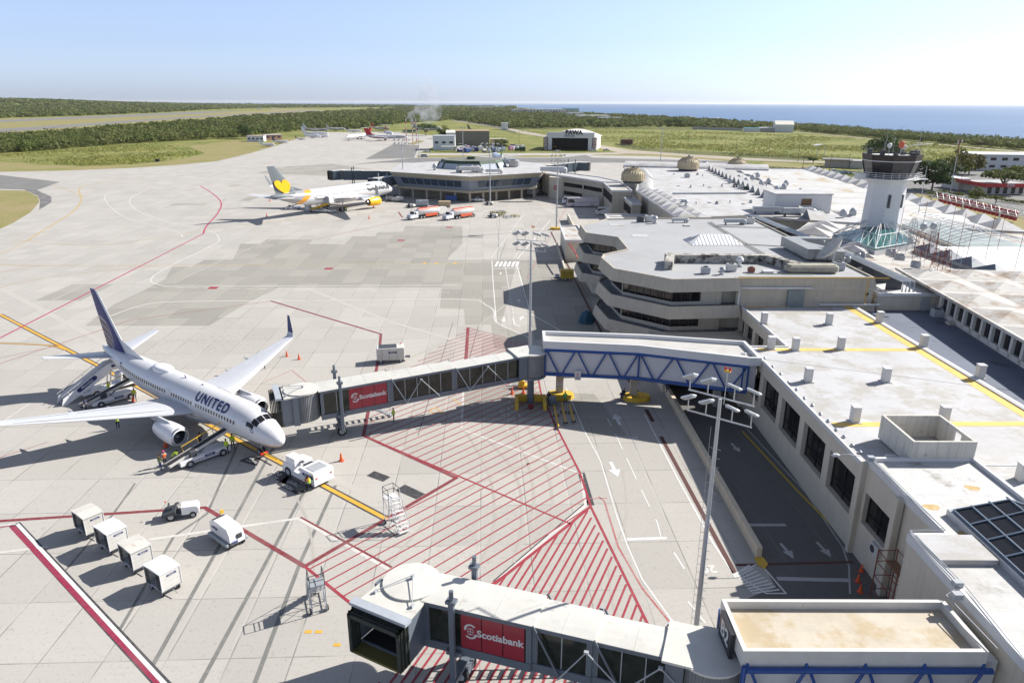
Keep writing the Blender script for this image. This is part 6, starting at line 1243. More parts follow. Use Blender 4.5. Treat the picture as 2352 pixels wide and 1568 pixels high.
def oval_window(sp,s,a,side,w,h,e=.014,n=12):
 """rounded rectangle on the skin; returns points"""
 r=sp['r'];out=[]
 for k in range(n):t=2*math.pi*k/n;c,q=math.cos(t),math.sin(t);out.append(fus_pt(sp,s+w/2*math.copysign(abs(c)**.6,c),side*(a+h/2/r*math.copysign(abs(q)**.7,q)),e))
 return out
def outline(mb,pts,k=.92):
 c=sum(pts,Vector())/len(pts);n=len(pts)
 for i in range(n):a,b=pts[i],pts[(i+1)%n];mb.quad(a,b,c+(b-c)*k,c+(a-c)*k)
# --- the near airliner
U=dict(r=1.9,L=38.0,zc=3.35,x0=19.6,ng=4.0,gr=.56,fair=None,
 wing=dict(le0=12.4,c0=7.9,ck=5.1,ct=1.65,b=17.1,sweep=.53,z=2.55,dih=.1,wl=2.1),eng=dict(s=11.0,y=4.9,z=1.75,l=4.2,r=1.1),
 htail=dict(s=33.0,b=7.15,c0=4.0,ct=1.2,sw=.62,z=4.35,dih=.12),fin=dict(s=30.6,z=4.6,h=7.9,c0=5.9,ct=1.9,sw=.80,df=4.2),wlm=NAVY)
U['dfm']=GLOSSW
ULIV=livery('gold lined white fuselage','united');WG=M('wing grey white',(.52,.53,.56),.35,var=.03,coat=.2);TU=tail_livery('united')
a=2.492;ndir=Vector((-math.cos(a),-math.sin(a),0));nose=Vector((-23.1,64.6,0));gp=nose-ndir*19.6;hd=math.atan2(ndir.y,ndir.x)
UT,uf,ufin=jet('passenger_airplane','white passenger jet with navy tail and gold globe emblem, docked at the glass-sided bridge',gp,hd,U,(ULIV,WG,TU,GLOSSW))
for sd,al in((1,1),(-1,1)):
 m=MB();skin_text(m,U,'UNITED',1.5,10.1,.82,sd,1.0,1.22,.035);m.build('lettering',NAVY,uf)
WRIM=M('window surround',(.42,.43,.45),.4);PANE=M('cabin pane',(.06,.06,.065),.15)
for k in range(52):
 s=5.6+k*.508
 if k in(15,25,26)or k>49:continue
 for sd in(1,-1):
  o=oval_window(U,s,1.32,sd,.25,.36);m=MB();m.poly(o,0)
  if sd==1:w_=m.build('cabin_window',PANE,uf);m=MB();outline(m,oval_window(U,s,1.32,sd,.33,.45,.012),.8);m.build('window_frame',WRIM,uf if 0 else uf)
  else:m.build('cabin_window',PANE,uf)
m=MB()
for s,w_,h_ in((4.1,.86,1.85),(33.4,.76,1.7)):
 for sd in(1,-1):outline(m,oval_window(U,s,1.45,sd,w_,h_,.016,20),.93)
for s in(18.1,18.7):
 for sd in(1,-1):outline(m,oval_window(U,s,1.33,sd,.5,.95,.016,16),.88)
m.build('door_outline',M('door seam',(.42,.43,.45),.4),uf)
m=MB();m.loft([[(19.6-22.6+1.9*k_*math.cos(a_),.95*k_*math.sin(a_),z_)for a_ in[2*math.pi*i/24 for i in range(24)]]for k_,z_ in((1,4.75),(.98,5.3),(.88,5.52),(.6,5.62),(.2,5.65))]);m.build('antenna_fairing',GLOSSW,uf,smooth=50)
m=MB()
for s,h_ in((17.6,.3),(14.0,.15),(29,.2)):p=fus_pt(U,s,0);m.add([p+Vector((.2,0,-.03)),p+Vector((-.2,0,-.03)),p+Vector((-.3,0,h_)),p+Vector((-.12,0,h_)),p+Vector((0,.03,-.03))],[(0,1,2,3),(0,3,4),(1,2,4)])
m.build('blade_antenna',DARK,uf)
m=MB();p=fus_pt(U,33.0-2.4,1.12,.015);q=[fus_pt(U,30.2+(.55 if k in(1,2)else 0),1.0+(.14 if k>1 else 0),.016)for k in range(4)];m.quad(*q);m.build('flag_decal',NAVY,uf)
m=MB()  # star mark near the door
for k in range(5):
 t=2*math.pi*k/5;f=lambda rr,tt:fus_pt(U,2.95+rr*math.sin(tt),1.30-rr*math.cos(tt)/1.9,.02);m.add([f(.34,t),f(.14,t+.55),f(.14,t-.55)],[(0,1,2)])
m.build('star_emblem',NAVY,uf)
# --- the striped-tail jet at the round pier
C7=dict(r=2.55,L=54.2,zc=5.1,x0=28.8,ng=6.6,gr=.62,bog=2,silverlip=0,wing=dict(le0=18.4,c0=11.5,ck=7.2,ct=2.3,b=23.0,sweep=.60,z=3.9,dih=.10,wl=3.2),eng=dict(s=15.8,y=7.9,z=2.3,l=5.4,r=1.45),
 htail=dict(s=47.0,b=9.3,c0=6.0,ct=1.9,sw=.65,z=6.0,dih=.12),fin=dict(s=43.4,z=6.6,h=9.2,c0=8.6,ct=2.9,sw=.9,df=3.5),wlm=GREYL,tailk=.95)
na,ta=Vector((-45.4,269.86,0)),Vector((-75.33,221.52,0));cd=(na-ta).normalized()
CT,cf,cfin=jet('passenger_airplane','white passenger jet with an orange heart on its grey tail at the octagonal pier',na-cd*29.6,math.atan2(cd.y,cd.x),C7,(livery('orange banded fuselage','condor'),WG,tail_livery('condor'),ORNG));CT.scale=(1.035,)*3
for sd in(1,-1):
 m=MB();skin_text(m,C7,'Condor',3.1,9.2,1.14,sd,1.2,1.05,.07);m.build('lettering',M('dark grey lettering',(.06,.065,.07),.4),cf)
 m=MB();skin_text(m,C7,'Thomas Cook',1.3,35.2,1.75,sd,1.1);m.build('lettering',M('dark grey lettering',(.06,.065,.07)),cf)
 m=MB()
 for k in range(66):
  s=6.5+k*.57
  if k in(14,15,30,31):continue
  m.poly(oval_window(C7,s,1.35,sd,.26,.36,.02,8))
 m.build('window_row',PANE,cf)
 m=MB();ht=[]  # heart emblem on the fin
 for k in range(40):
  t=2*math.pi*k/40;x=16*math.sin(t)**3;y=13*math.cos(t)-5*math.cos(2*t)-2*math.cos(3*t)-math.cos(4*t);ht.append((x*.155,y*.155))
 pts=[Vector((28.8-49.4+x*1.15+y*-.55,-sd*(.47-(y+3)*.006),9.5+y*1.15))for x,y in ht];m.poly(pts);m.build('heart_emblem',ORNG,cfin)
 m=MB();[outline(m,oval_window(C7,s,1.5,sd,1.1,2.0,.02,16),.9)for s in(5.2,44.5)];m.build('door_outline',M('door seam',(.32,.33,.35)),cf)
# --- generic smaller and far aircraft
def simple_jet(label,px,py,heading,L_,m3,tail='low',eng='wing',text_=None,s_=1.0,prop=0,nogear=0,z=0):
 r=L_/(20.0 if tail=='low' else 26)if not prop else L_/17;zc=r*1.0+L_*.045
 sp=dict(r=r,L=L_,zc=zc,x0=L_*.53,ng=L_*.12,gr=L_*.016,wing=dict(le0=L_*(.33 if tail=='low' else .42),c0=L_*.19 if not prop else L_*.15,ck=L_*.13,ct=L_*.045 if not prop else L_*.08,b=L_*.46 if not prop else L_*.55,sweep=.5 if not prop else .06,z=zc-r*.5,dih=.09),
  htail=dict(s=L_*(.86 if tail=='low' else .93),b=L_*.18,c0=L_*.10,ct=L_*.045,sw=.5 if not prop else .2,z=(zc+r*.5)if tail=='low' else zc+r+L_*.155,dih=.1 if tail=='low' else-.02),
  fin=dict(s=L_*.80,z=zc+r*.6,h=L_*.2 if tail=='low' else L_*.165,c0=L_*.16,ct=L_*.06 if tail=='low' else L_*.1,sw=.75,df=L_*.06),tailk=.9 if not prop else .75)
 if eng=='wing':sp['eng']=dict(s=L_*.30,y=L_*.145,z=zc-r*.95,l=L_*.1,r=L_*.026)
 g=P(px,py);T,f,fin=jet('parked_airplane',label,(g.x,g.y,z),heading,sp,m3)
 if eng=='rear':
  for sd in(1,-1):nacelle(T,(sp['x0']-L_*.72,sd*(r+L_*.03),zc+r*.3),L_*.13,L_*.024,m3[1],m3[1])
 if prop:
  for sd in(1,-1):
   m=MB();c=Vector((sp['x0']-sp['wing']['le0']+.9,sd*L_*.17,sp['wing']['z']+.12));m.lathe([(.08,.2),(.3,-.1),(.38,-.8),(.3,-2.0),(.05,-2.7)],14,c,'X');e=m.build('engine',m3[1],T,smooth=40)
   m=MB();[m.box(c+Vector((.25,math.cos(a)*.55,math.sin(a)*.55)),(.05,.14,1.1),0,rx=-(a-math.pi/2)if 0 else-(math.pi/2-a)*-1-math.pi/2+math.pi/2)for a in(1.57,3.66,5.76)];m.build('propeller',DARK,e)
 m=MB()
 for sd in(1,-1):
  for k in range(int(L_/1.3)):m.poly(oval_window(sp,L_*.16+k*.62,1.3,sd,.32,.36,.03,6))
 m.build('window_row',DGLASS,f)
 if text_:
  for sd in(1,-1):m=MB();skin_text(m,sp,text_,r*1.5,L_*.17,1.35,sd,1.2);m.build('lettering',DARK,f)
 return T
WM3=(GLOSSW,WG,GLOSSW,GLOSSW);STR=M('blue striped white',(.62,.64,.68),.35)
simple_jet('all-white jet airliner with tall fin at the far left parking row',722,313,R(-8),31,WM3)
simple_jet('white twin turboprop with tall fin in front of the all-white jet',717,317,R(-10),19,WM3,'low','none',prop=1)
simple_jet('white business turboprop half behind the taller turboprop',740,316,R(-8),14,WM3,'low','none',prop=1)
simple_jet('small white and maroon twin-prop airplane on the far apron',690,321.5,R(-6),11,(GLOSSW,WG,M('maroon paint',(.2,.02,.04),.4),WG),'low','none',prop=1)
simple_jet('white twin-prop airplane with blue stripe beside the cabins',643,329.5,R(-12),16,(GLOSSW,WG,NAVY,WG),'low','none',prop=1)
simple_jet('white high-tailed twin-prop airplane nearest the grass on the far apron',613,336.5,R(-14),15,(GLOSSW,WG,GLOSSW,WG),'low','none',prop=1)
simple_jet('long silver and red striped airliner hulk behind the all-white jet',724,304,R(0),32,(M('dull silver stripe',(.35,.33,.34),.4),WG,WG,WG),'low','none')
simple_jet('faded grey propliner with tall fin by the far bushes',770,301,R(-5),26,(M('faded white',(.5,.49,.48),.6),WG,M('faded white',(.5,.49,.48)),WG),'low','none',prop=1)
PL,PT=livery('red bellied fuselage','pawa'),tail_livery('pawa')
simple_jet('red and white T-tailed jet with dark nose lettering, seen from the side',885,323,R(-4),42,(PL,WG,PT,GLOSSW),'T','rear','PAWA')
simple_jet('white T-tailed jet facing the camera beside the red one',826,320,R(-118),40,(GLOSSW,WG,PT,GLOSSW),'T','rear')
simple_jet('T-tailed jet with red tail half hidden behind the red and white jet',893,312,R(-70),40,(GLOSSW,WG,PT,GLOSSW),'T','rear')
simple_jet('olive and red old propliner at the far edge of the apron',873,300,R(-20),28,(M('faded olive red',(.38,.33,.28),.6),WG,RED,WG),'low','none',prop=1)
simple_jet('small blue-tailed propeller airplane behind the T-tailed jets',812,304,R(-5),20,(GLOSSW,WG,NAVY,WG),'low','none',prop=1)
simple_jet('derelict white airliner with tall fin beside the burning smoke',978,303,R(-20),44,(M('faded white',(.5,.49,.48)),WG,M('faded cream fin',(.6,.55,.45),.5),WG),'low','none')
simple_jet('derelict olive transport airplane nose left of the cargo shed',1090+6,307,R(-30),30,(M('dull olive',(.12,.13,.10),.6),WG,M('dull olive',(.12,.13,.10)),WG),'low','none',prop=1)
simple_jet('dark grey wreck of a small airplane beyond the red and white masts',944,305,R(170),22,(M('dull grey',(.14,.15,.17),.6),M('dull grey',(.14,.15,.17)),M('dull grey',(.14,.15,.17)),WG),'low','none',prop=1)
g=simple_jet('white jet with blue and green tail standing behind the octagonal pier',1144,373,R(100),36,(GLOSSW,WG,tail_livery('azul'),GLOSSW))
# ================================================================ BOARDING BRIDGES
def boarding_bridge(name,label,base,cab,zr,zc_,secs,head,banner=None,glass=True,wcol=None,far=0,hh=2.55,zb=0):
 base,cab=Vector(base).to_3d(),Vector(cab).to_3d();d=cab-base;L_=d.length;rz=math.atan2(d.y,d.x);T=thing(name,label,'boarding bridge',(base.x,base.y,0),rz)
 G=wcol or GSTEEL;zf=lambda u:lerp(zr,zc_,u/L_);kk=(L_-1.5)/secs[-1][1]if far else 1;secs=[(a*kk,b*kk,w)for a,b,w in secs];F=lambda u,v,w:(u,v,zf(u)+w)
 def bx(mb,u0,u1,v0,v1,w0,w1,mi=0):mb.add([F(u0,v0,w0),F(u1,v0,w0),F(u1,v1,w0),F(u0,v1,w0),F(u0,v0,w1),F(u1,v0,w1),F(u1,v1,w1),F(u0,v1,w1)],[(3,2,1,0),(4,5,6,7),(0,1,5,4),(1,2,6,5),(2,3,7,6),(3,0,4,7)],mi)
 RW=M('bridge roof paint',(.56,.55,.51),.5,var=.05,scale=.8,grime=.3,stain=(.42,.41,.38),samt=.6,sscale=.9)
 # rotunda
 MB().lathe([(1.75,zr-.25),(1.75,zr+hh)],28).build('rotunda',M('ribbed curtain',(.22,.23,.24),.5,var=.1),T,smooth=30)
 mb=MB()
 for k in range(56):a=2*math.pi*k/56;mb.tube([(1.78*math.cos(a),1.78*math.sin(a),zr-.2),(1.78*math.cos(a),1.78*math.sin(a),zr+hh)],.035,4)
 mb.build('slat_curtain',M('ribbed curtain',(.22,.23,.24)),T)
 mb=MB();mb.lathe([(1.95,zr+hh),(1.95,zr+hh+.14),(.02,zr+hh+.24)],32);mb.bx(.2,2.4,-1.7,1.7,zr+hh+.02,zr+hh+.17);mb.build('rotunda_roof',RW,T,smooth=30)
 mb=MB();mb.bx(1.2,2.2,-1.65,-1.4,zr-.3,zr+hh);mb.bx(1.2,2.2,1.4,1.65,zr-.3,zr+hh);mb.lathe([(1.9,zr-.5),(1.9,zr-.22)],24);mb.build('rotunda_frame',G,T)
 MB().tube([(0,0,0),(0,0,zr-.4)],.42,18).build('column',G,T)
 # tunnel sections
 for i,(u0,u1,w)in enumerate(secs):
  up=i*.13;mb=MB();bx(mb,u0,u1,-w/2-.08,w/2+.08,-.42,.0);bx(mb,u0,u1,-w/2-.1,-w/2+.14,-.46,.12);bx(mb,u0,u1,w/2-.14,w/2+.1,-.46,.12)
  bx(mb,u0,u1,-w/2-.08,-w/2+.12,hh-.25+up,hh+up);bx(mb,u0,u1,w/2-.12,w/2+.08,hh-.25+up,hh+up)
  for u in(u0,u1-.3):bx(mb,u,u+.3,w/2-.12,w/2+.06,0,hh+up);bx(mb,u,u+.3,-w/2-.06,-w/2+.12,0,hh+up)
  mb.build('tunnel_frame',G,T)
  mb=MB();rr=[[F(u,w/2*1.04*c,hh+up+.06*(1-c*c)+.02)for c in(-1,-.92,-.5,0,.5,.92,1)]+[F(u,w/2*1.04*c,hh+up-.04)for c in(1,-1)]for u in(u0-(.1 if i else 0),u1+.12)];mb.loft(rr)
  n=max(2,int((u1-u0)/2.3))
  for k in range(1,n):u=lerp(u0,u1,k/n);mb.loft([[F(u+e,w/2*1.045*c,hh+up+.06*(1-c*c)+.032)for c in(-1,-.5,0,.5,1)]+[F(u+e,0,hh+up)]for e in(-.025,.025)])
  mb.build('tunnel_roof',RW,T);n=max(2,int((u1-u0-.6)/1.32));ban=banner and i==len(secs)-1
  if glass:
   mb=MB();bx(mb,u0+.3,u1-.3,w/2-.06,w/2-.02,.1,hh-.22+up);bx(mb,u0+.3,u1-.3,-w/2+.02,-w/2+.06,.1,hh-.22+up);mb.build('glazing',M('bridge glazing',(.028,.03,.024),.08,var=.5,scale=.9),T)
   mb=MB()
   for k in range(n+1):u=lerp(u0+.3,u1-.3,k/n);[bx(mb,u-.03,u+.03,v,v+.04,.1,hh-.2+up)for v in(w/2-.03,-w/2-.01)]
   mb.build('mullion',LSTEEL,T);MB().add([F(u0,-w/2+.15,.03),F(u1,-w/2+.15,.03),F(u1,w/2-.15,.03),F(u0,w/2-.15,.03)],[(0,1,2,3)]).build('floor',DARK,T)
   mb=MB()
   for k in range(3):a=lerp(u0+.3,u1-.3,k/3);b=lerp(u0+.3,u1-.3,(k+1)/3);mb.tube([F(a,w/2-.2,.1),F((a+b)/2,w/2-.2,hh-.3),F(b,w/2-.2,.1)],.035,5)
   mb.build('inner_brace',M('dull green steel',(.10,.13,.11),.5),T)
  else:mb=MB();bx(mb,u0+.2,u1-.2,w/2-.06,w/2,0,hh+up-.1);bx(mb,u0+.2,u1-.2,-w/2,-w/2+.06,0,hh+up-.1);mb.build('side_panel',wcol or G,T)
  if ban:
   b0,b1=banner
   for s_ in(1,-1):
    for k in range(3):mb=MB();ua,ub=lerp(b0,b1,k/3)+.03,lerp(b0,b1,(k+1)/3)-.03;bx(mb,ua,ub,s_*(w/2+.01),s_*(w/2+.05),.1,hh-.2+up);mb.build('banner_panel',SRED,T)
   mb=MB();ex,bw=-1,b1-b0;uc=(b0+b1)/2-bw*.12;sl=Vector((-1,0,-(zc_-zr)/L_)).normalized();v=w/2+.062;text(mb,'Scotiabank',.68,F(uc,v,hh*.44+up),sl,(0,0,1),bold=.03)
   o=Vector(F(b1-bw*.16,v,hh*.46+up));R_=.42  # ribboned globe emblem
   for k in range(28):
    t0,t1=2*math.pi*k/28,2*math.pi*(k+1)/28;g=lambda r_,t:o+sl*r_*math.cos(t)+Vector((0,0,r_*math.sin(t)))
    mb.quad(g(R_*.5,t0),g(R_*.5,t1),g(R_*.44,t1),g(R_*.44,t0))
    if 2<k<15:mb.quad(g(R_*.62,t0)+Vector((0,0,.16)),g(R_*.62,t1)+Vector((0,0,.16)),g(R_*1.0,t1)+Vector((0,0,.12)),g(R_*1.0,t0)+Vector((0,0,.12)))
    if 16<k<28+1:mb.quad(g(R_*.62,t0)-Vector((0,0,.16)),g(R_*.62,t1)-Vector((0,0,.16)),g(R_*1.0,t1)-Vector((0,0,.12)),g(R_*1.0,t0)-Vector((0,0,.12)))
   for s_ in(-.22,0,.22):mb.quad(o+sl*-R_*.42+Vector((0,0,s_-.015)),o+sl*R_*.42+Vector((0,0,s_-.015)),o+sl*R_*.42+Vector((0,0,s_+.015)),o+sl*-R_*.42+Vector((0,0,s_+.015)));
   mb.quad(o+sl*-.015+Vector((0,0,-.2)),o+sl*.015+Vector((0,0,-.2)),o+sl*.015+Vector((0,0,.2)),o+sl*-.015+Vector((0,0,.2)))
   mb.build('lettering',WHITE,T)
  if i and not far:  # hanger braces at each step
   mb=MB();u=u0
   for s_ in(1,-1):mb.tube([F(u-.1,s_*(w/2+.12),hh+.1+up),F(u-1.6,s_*(w/2+.12),.0),F(u-1.8,s_*(w/2+.2),-.3)],.07,6)
   mb.build('hanger',G,T)
   mb=MB()
   for s_ in(1,-1):
    top=F(u-3.9 if i==1 else u-3.4,s_*(w/2+.55),hh*.92);mb.tube([F(u-1.7,s_*(w/2+.25),-.35),top,F(u-6.2 if i==1 else u-5.6,s_*(w/2+.15),-.2)],.055,7);mb.box(top,(.25,.2,.14))
   mb.build('brace_arm',LSTEEL,T)
 # drive columns, bogie
 ud=secs[-1][1]-2.1 if not far else L_*.8;w=secs[-1][2];mb=MB();top=zf(ud)+hh+.95
 for s_ in(1,-1):
  mb.cbox((ud,s_*(w/2+.42),(top+1.1)/2),(.34,.3,top-1.1),.03);mb.box((ud,s_*(w/2+.38),top+.1),(.62,.5,.2));mb.cyl((ud,s_*(w/2+.4),top+.5),.14,.7,10);mb.box((ud,s_*(w/2+.22),zf(ud)-.25),(.9,.35,.3))
 mb.box((ud,0,1.15),(.5,w+1.1,.3));mb.box((ud,0,.75),(.9,1.1,.55));mb.box((ud,0,zf(ud)-.5),(.4,w+.6,.25));mb.build('lift_column',G,T)
 for s_ in(-.62,.62):
  MB().wheel((ud,s_,.52),.52,.38).build('wheel',[BLACK,LSTEEL],T)
 # cab
 hx,hy=Vector(head).to_3d()-cab,0;ang=math.atan2(hx.y,hx.x)-rz;hl=hx.length;C=Vector((L_,0,zf(L_)));A_=Matrix.Translation(C)@Matrix.Rotation(ang,4,'Z');up=(len(secs)-1)*.13;ht=hh+up
 mb=MB(A_);mb.lathe([(1.85,ht),(1.85,ht+.16),(.02,ht+.26)],32);mb.build('cab_roof',RW,T,smooth=30);mb=MB(A_);mb.prism([(0,-1.7),(hl-.3,-1.9),(hl-.3,1.9),(0,1.7)],ht-.12,ht+.02);mb.build('cab_head_roof',RW,T)
 mb=MB(A_);[mb.tube([(1.7*math.cos(a),1.7*math.sin(a),-.3),(1.7*math.cos(a),1.7*math.sin(a),ht)],.07,5)for a in[R(50+260*k/44)for k in range(45)]];mb.lathe([(1.62,-.35),(1.62,ht)],24,cap=False);mb.build('cab_curtain',M('ribbed curtain',(.22,.23,.24)),T)
 mb=MB(A_);mb.prism([(-.2,-1.65),(hl,-1.85),(hl,1.85),(-.2,1.65)],-.35,-.02);mb.bx(.6,1.2,1.6,2.05,-.35,ht);mb.bx(.6,1.2,-2.05,-1.6,-.35,ht);mb.quad((1.2,1.75,0),(hl,1.85,0),(hl,1.85,ht),(1.2,1.75,ht));mb.quad((1.2,-1.75,0),(hl,-1.85,0),(hl,-1.85,ht),(1.2,-1.75,ht));mb.build('cab_body',G,T)
 MB(A_).prism([(0,-1.5),(hl-.1,-1.75),(hl-.1,1.75),(0,1.5)],-.015,.0).build('cab_floor',BLACK,T)
 mb=MB(A_);mb.bx(hl-.1,hl+.5,-2.1,2.1,ht+.0,ht+.22);mb.build('canopy_hood',M('canopy hood paint',(.36,.39,.43),.4),T)
 for k in range(6):  # bellows
  o=hl+.05+k*.16;e=.05*(k%2);mb=MB(A_);wv,hv=1.98-e,ht-.05-e*.6-k*.03
  for(y0,y1,z0,z1)in((-wv,-wv+.22,-.2,hv),(wv-.22,wv,-.2,hv),(-wv,wv,hv-.26,hv)):mb.bx(o,o+.1,y0,y1,z0,z1)
  mb.build('bellows',M('black bellows fabric',(.03,.035,.03),.7,var=.3,scale=3),T)
 MB(A_).bx(hl-.1,hl+.9,-1.9,1.9,-.3,-.14).build('sill_bumper',M('olive yellow bumper',(.13,.115,.035),.7),T)
 if not far:
  mb=MB(A_);mb.tube([(-.1,0,ht+.5),(1.9,1.4,ht+.2)],.03,5);mb.tube([(-.1,0,ht+.5),(1.9,-1.4,ht+.2)],.03,5);mb.box((-.1,0,ht+.38),(.2,.2,.3));mb.box((1.9,1.4,ht+.12),(.25,.15,.2));mb.box((1.9,-1.4,ht+.12),(.25,.15,.2));mb.build('stay_rod',LSTEEL,T)
  # service stair on the north side
  s_=-1;u1,u0,v=ud-1.2,ud-6.2,-(w/2+1.0);z1=zf(ud);mb=MB()
  for k in range(14):t=k/13;mb.box((lerp(u0,u1,t),v,lerp(.2,z1,t)),(.28,.85,.04))
  for q in(-.43,.43):mb.tube([(u0,v+q,.1),(u1,v+q,z1)],.06,5);mb.tube([(u0,v+q,1.1),(u1,v+q,z1+1)],.03,5);[mb.tube([(lerp(u0,u1,t),v+q,lerp(.1,z1,t)),(lerp(u0,u1,t),v+q,lerp(1.1,z1+1,t))],.025,4)for t in(0,.25,.5,.75,1)]
  mb.bx(u1,u1+1.4,v-.45,v+.45,z1-.06,z1);mb.build('service_stair',GALV,T)
 return T
dd=nose-ndir*4.4;port=Vector((-ndir.y,ndir.x,0));door=dd+port*3.05
boarding_bridge('boarding_bridge','glass-sided boarding bridge with three red bank panels docked to the white passenger jet',(2.3,80.8),(-22.6,70.6),4.1,2.95,[(1.6,10.1,2.35),(10.1,17.6,2.6),(17.6,25.2,2.85)],(door.x,door.y),(18.0,22.2))
boarding_bridge('boarding_bridge','near boarding bridge with three red bank panels and open black canopy in the foreground',(11.0,31.8),(-6.3,37.9),3.75,3.35,[(1.6,6.3,2.35),(6.3,9.9,2.55),(9.9,16.9,2.8)],(-7.75,35.2),(10.3,14.4))
DB=M('dark blue grey bridge panel',(.05,.075,.10),.5,var=.1)
g0=P(912,430);g1=P(785,424)
boarding_bridge('boarding_bridge','dark boarding bridge standing free left of the octagonal pier',tuple(P(925,412,4)[:2]),tuple(P(783,412,4)[:2]),4.3,4.3,[(2,7,3),(7,13,3.2),(13,19,3.5)],tuple((P(783,412,4)+Vector((-3.4,-2.4,0)))[:2]),None,False,DB,1,3.2)
boarding_bridge('boarding_bridge','grey boarding bridge reaching the nose of the orange striped jet',tuple(P(925,420,4)[:2]),tuple(P(868,430,4)[:2]),4.3,4.3,[(2,4.5,3),(4.5,7.5,3.2)],tuple((P(868,430,4)+Vector((-1,-3,0)))[:2]),None,False,M('grey blue bridge panel',(.22,.26,.30),.45),1,3.0)
boarding_bridge('boarding_bridge','dark boarding bridge with blue end right of the octagonal pier',tuple(P(1258,397,5)[:2]),tuple(P(1326,390,5)[:2]),5,5,[(2,6,3),(6,10,3.4)],tuple((P(1326,390,5)+Vector((5,-1,0)))[:2]),None,False,DB,1,3.4)
# plinth kit round the rotunda column
t=thing('rotunda_guard','yellow concrete guard block round the grey rotunda column','guard block',(2.3,80.0,0));mb=MB();[mb.bx(*q)for q in((-1.9,-1.5,-1.6,1.4,0,.85),(1.5,1.9,-1.6,1.4,0,.85),(-1.5,1.5,1.0,1.4,0,.85))];mb.build('block',M('yellow plinth',(.62,.40,.04)),t);MB().cyl((0,-1.3,.4),.35,.4,12,axis='Y').build('hose_reel',M('dark red reel',(.15,.02,.02)),t);MB().cbox((2.7,.2,.5),(.9,.9,.9),.1).build('cabinet',GSTEEL,t)
t=thing('wheel_chock_frame','yellow steel ground power frame under the boarding bridge','equipment',P(1207,890));mb=MB();mb.cbox((0,0,.3),(1.9,1.1,.35),.05);mb.cbox((-.5,0,.75),(.8,.8,.6),.05);mb.build('body',YEL,t);MB().tube([(-2.6,-.1,.25),(-.8,0,.3)],.07,6).build('drawbar',GALV,t)
# ================================================================ LIGHT MASTS
def mast(label,loc,h,heads=8,rz=0,r=.22,kind='big',aw=2.1,fs=1):
 t=thing('light_mast',label,'light mast',(loc[0],loc[1],0),rz);MB().tube([(0,0,0),(0,0,h*.45),(0,0,h)],[r,r*.8,r*.55],14).build('pole',GALV,t,smooth=40)
 if kind=='big':
  mb=MB()
  for z in(h+.1,h-1.3):mb.tube([(-aw,0,z),(aw,0,z)],.05,7);[mb.tube([(x*aw/3,0,z),(x*aw/3,0,z+.85)],.035,6)for x in(-2.9,-1.2,1.2,2.9)]
  mb.build('cross_arm',GALV,t)
  for z in(h+.1,h-1.3):
   for x in(-2.9,-1.2,1.2,2.9):a=Matrix.Scale(1,4)@Matrix.Translation((x*aw/3,-.05,z+.95))@Matrix.Rotation(R(-28 if x<0 else 12),4,'Y')@Matrix.Rotation(R(-24),4,'X');f=MB(a).cbox((0,0,0),(.85*fs,.62*fs,.13),.04).build('floodlight',M('floodlight housing',(.62,.64,.65),.35,.2),t);MB(a).cbox((0,0,-.1),(.75*fs,.52*fs,.06),.02).build('lens',LSTEEL,f)
  MB().tube([(.25,0,h-.3),(.28,0,h+1.9)],.025,5).build('rod',GALV,t);o=MB().cbox((.28,0,h+1.9),(.4,.16,.12),.03).build('beacon_tray',YEL,t);MB().lathe([(.07,0),(.08,.08),(.05,.18),(.01,.2)],10,(.14,0,h+1.97)).lathe([(.07,0),(.08,.08),(.05,.18),(.01,.2)],10,(.42,0,h+1.97)).build('beacon',LRED,o)
  mb=MB();[mb.tube([(-.38,0,z),(.38,0,z)],.018,4)for z in[1.5+.62*k for k in range(int((h-4)/.62))]];mb.tube([(-.42,.05,.2),(-.42,.05,h-2)],.012,4);mb.build('step_peg',GALV,t)
 else:mb=MB();mb.tube([(-1.6,0,h),(1.6,0,h)],.08,5);[mb.cbox((x,0,h+.3),(.9,.5,.4),.05)for x in(-1.5,0,1.5)];mb.build('floodlight',LSTEEL,t)
 return t
mast('tall near floodlight mast with red twin beacons beside the B2 corridor',tuple(P(1597,1462)[:2]),17.9,rz=R(-38),r=.19)
mast('floodlight mast rising behind the rotunda of the docked boarding bridge',(2.55,96),17.2,rz=R(-20),fs=1.35);b=P(1278,527);mast('floodlight mast on a yellow base beside the pier drain',(b.x,b.y),20,rz=R(20))
MB_=thing('mast_base','yellow concrete mast base beside the pier drain','mast base',(b.x,b.y,0));MB().prism([(2*math.cos(t),1.2*math.sin(t))for t in[.3+2*math.pi*k/6 for k in range(6)]],0,.6).build('block',M('yellow plinth',(.62,.40,.04)),MB_)
for lab,x,y,ty in(('floodlight mast in front of the middle of the octagonal pier',1126,466,225+95),('floodlight mast at the left front corner of the octagonal pier',928,445,324)):b=P(x,y);mast(lab,(b.x,b.y),20,r=.26,aw=3,fs=1.3)
for lab,x,y,h in(('slender street mast behind the octagonal pier left',963,372,20),('slender mast behind the octagonal pier beside the green lantern',1064,371,20),('slender mast with flat heads right of the hangar',1517,371,20),('slender mast behind the octagonal pier by the service yard',975,372,0)):
 if h:b=P(x,y);mast(lab,(b.x,b.y),h,kind='small',r=.25)
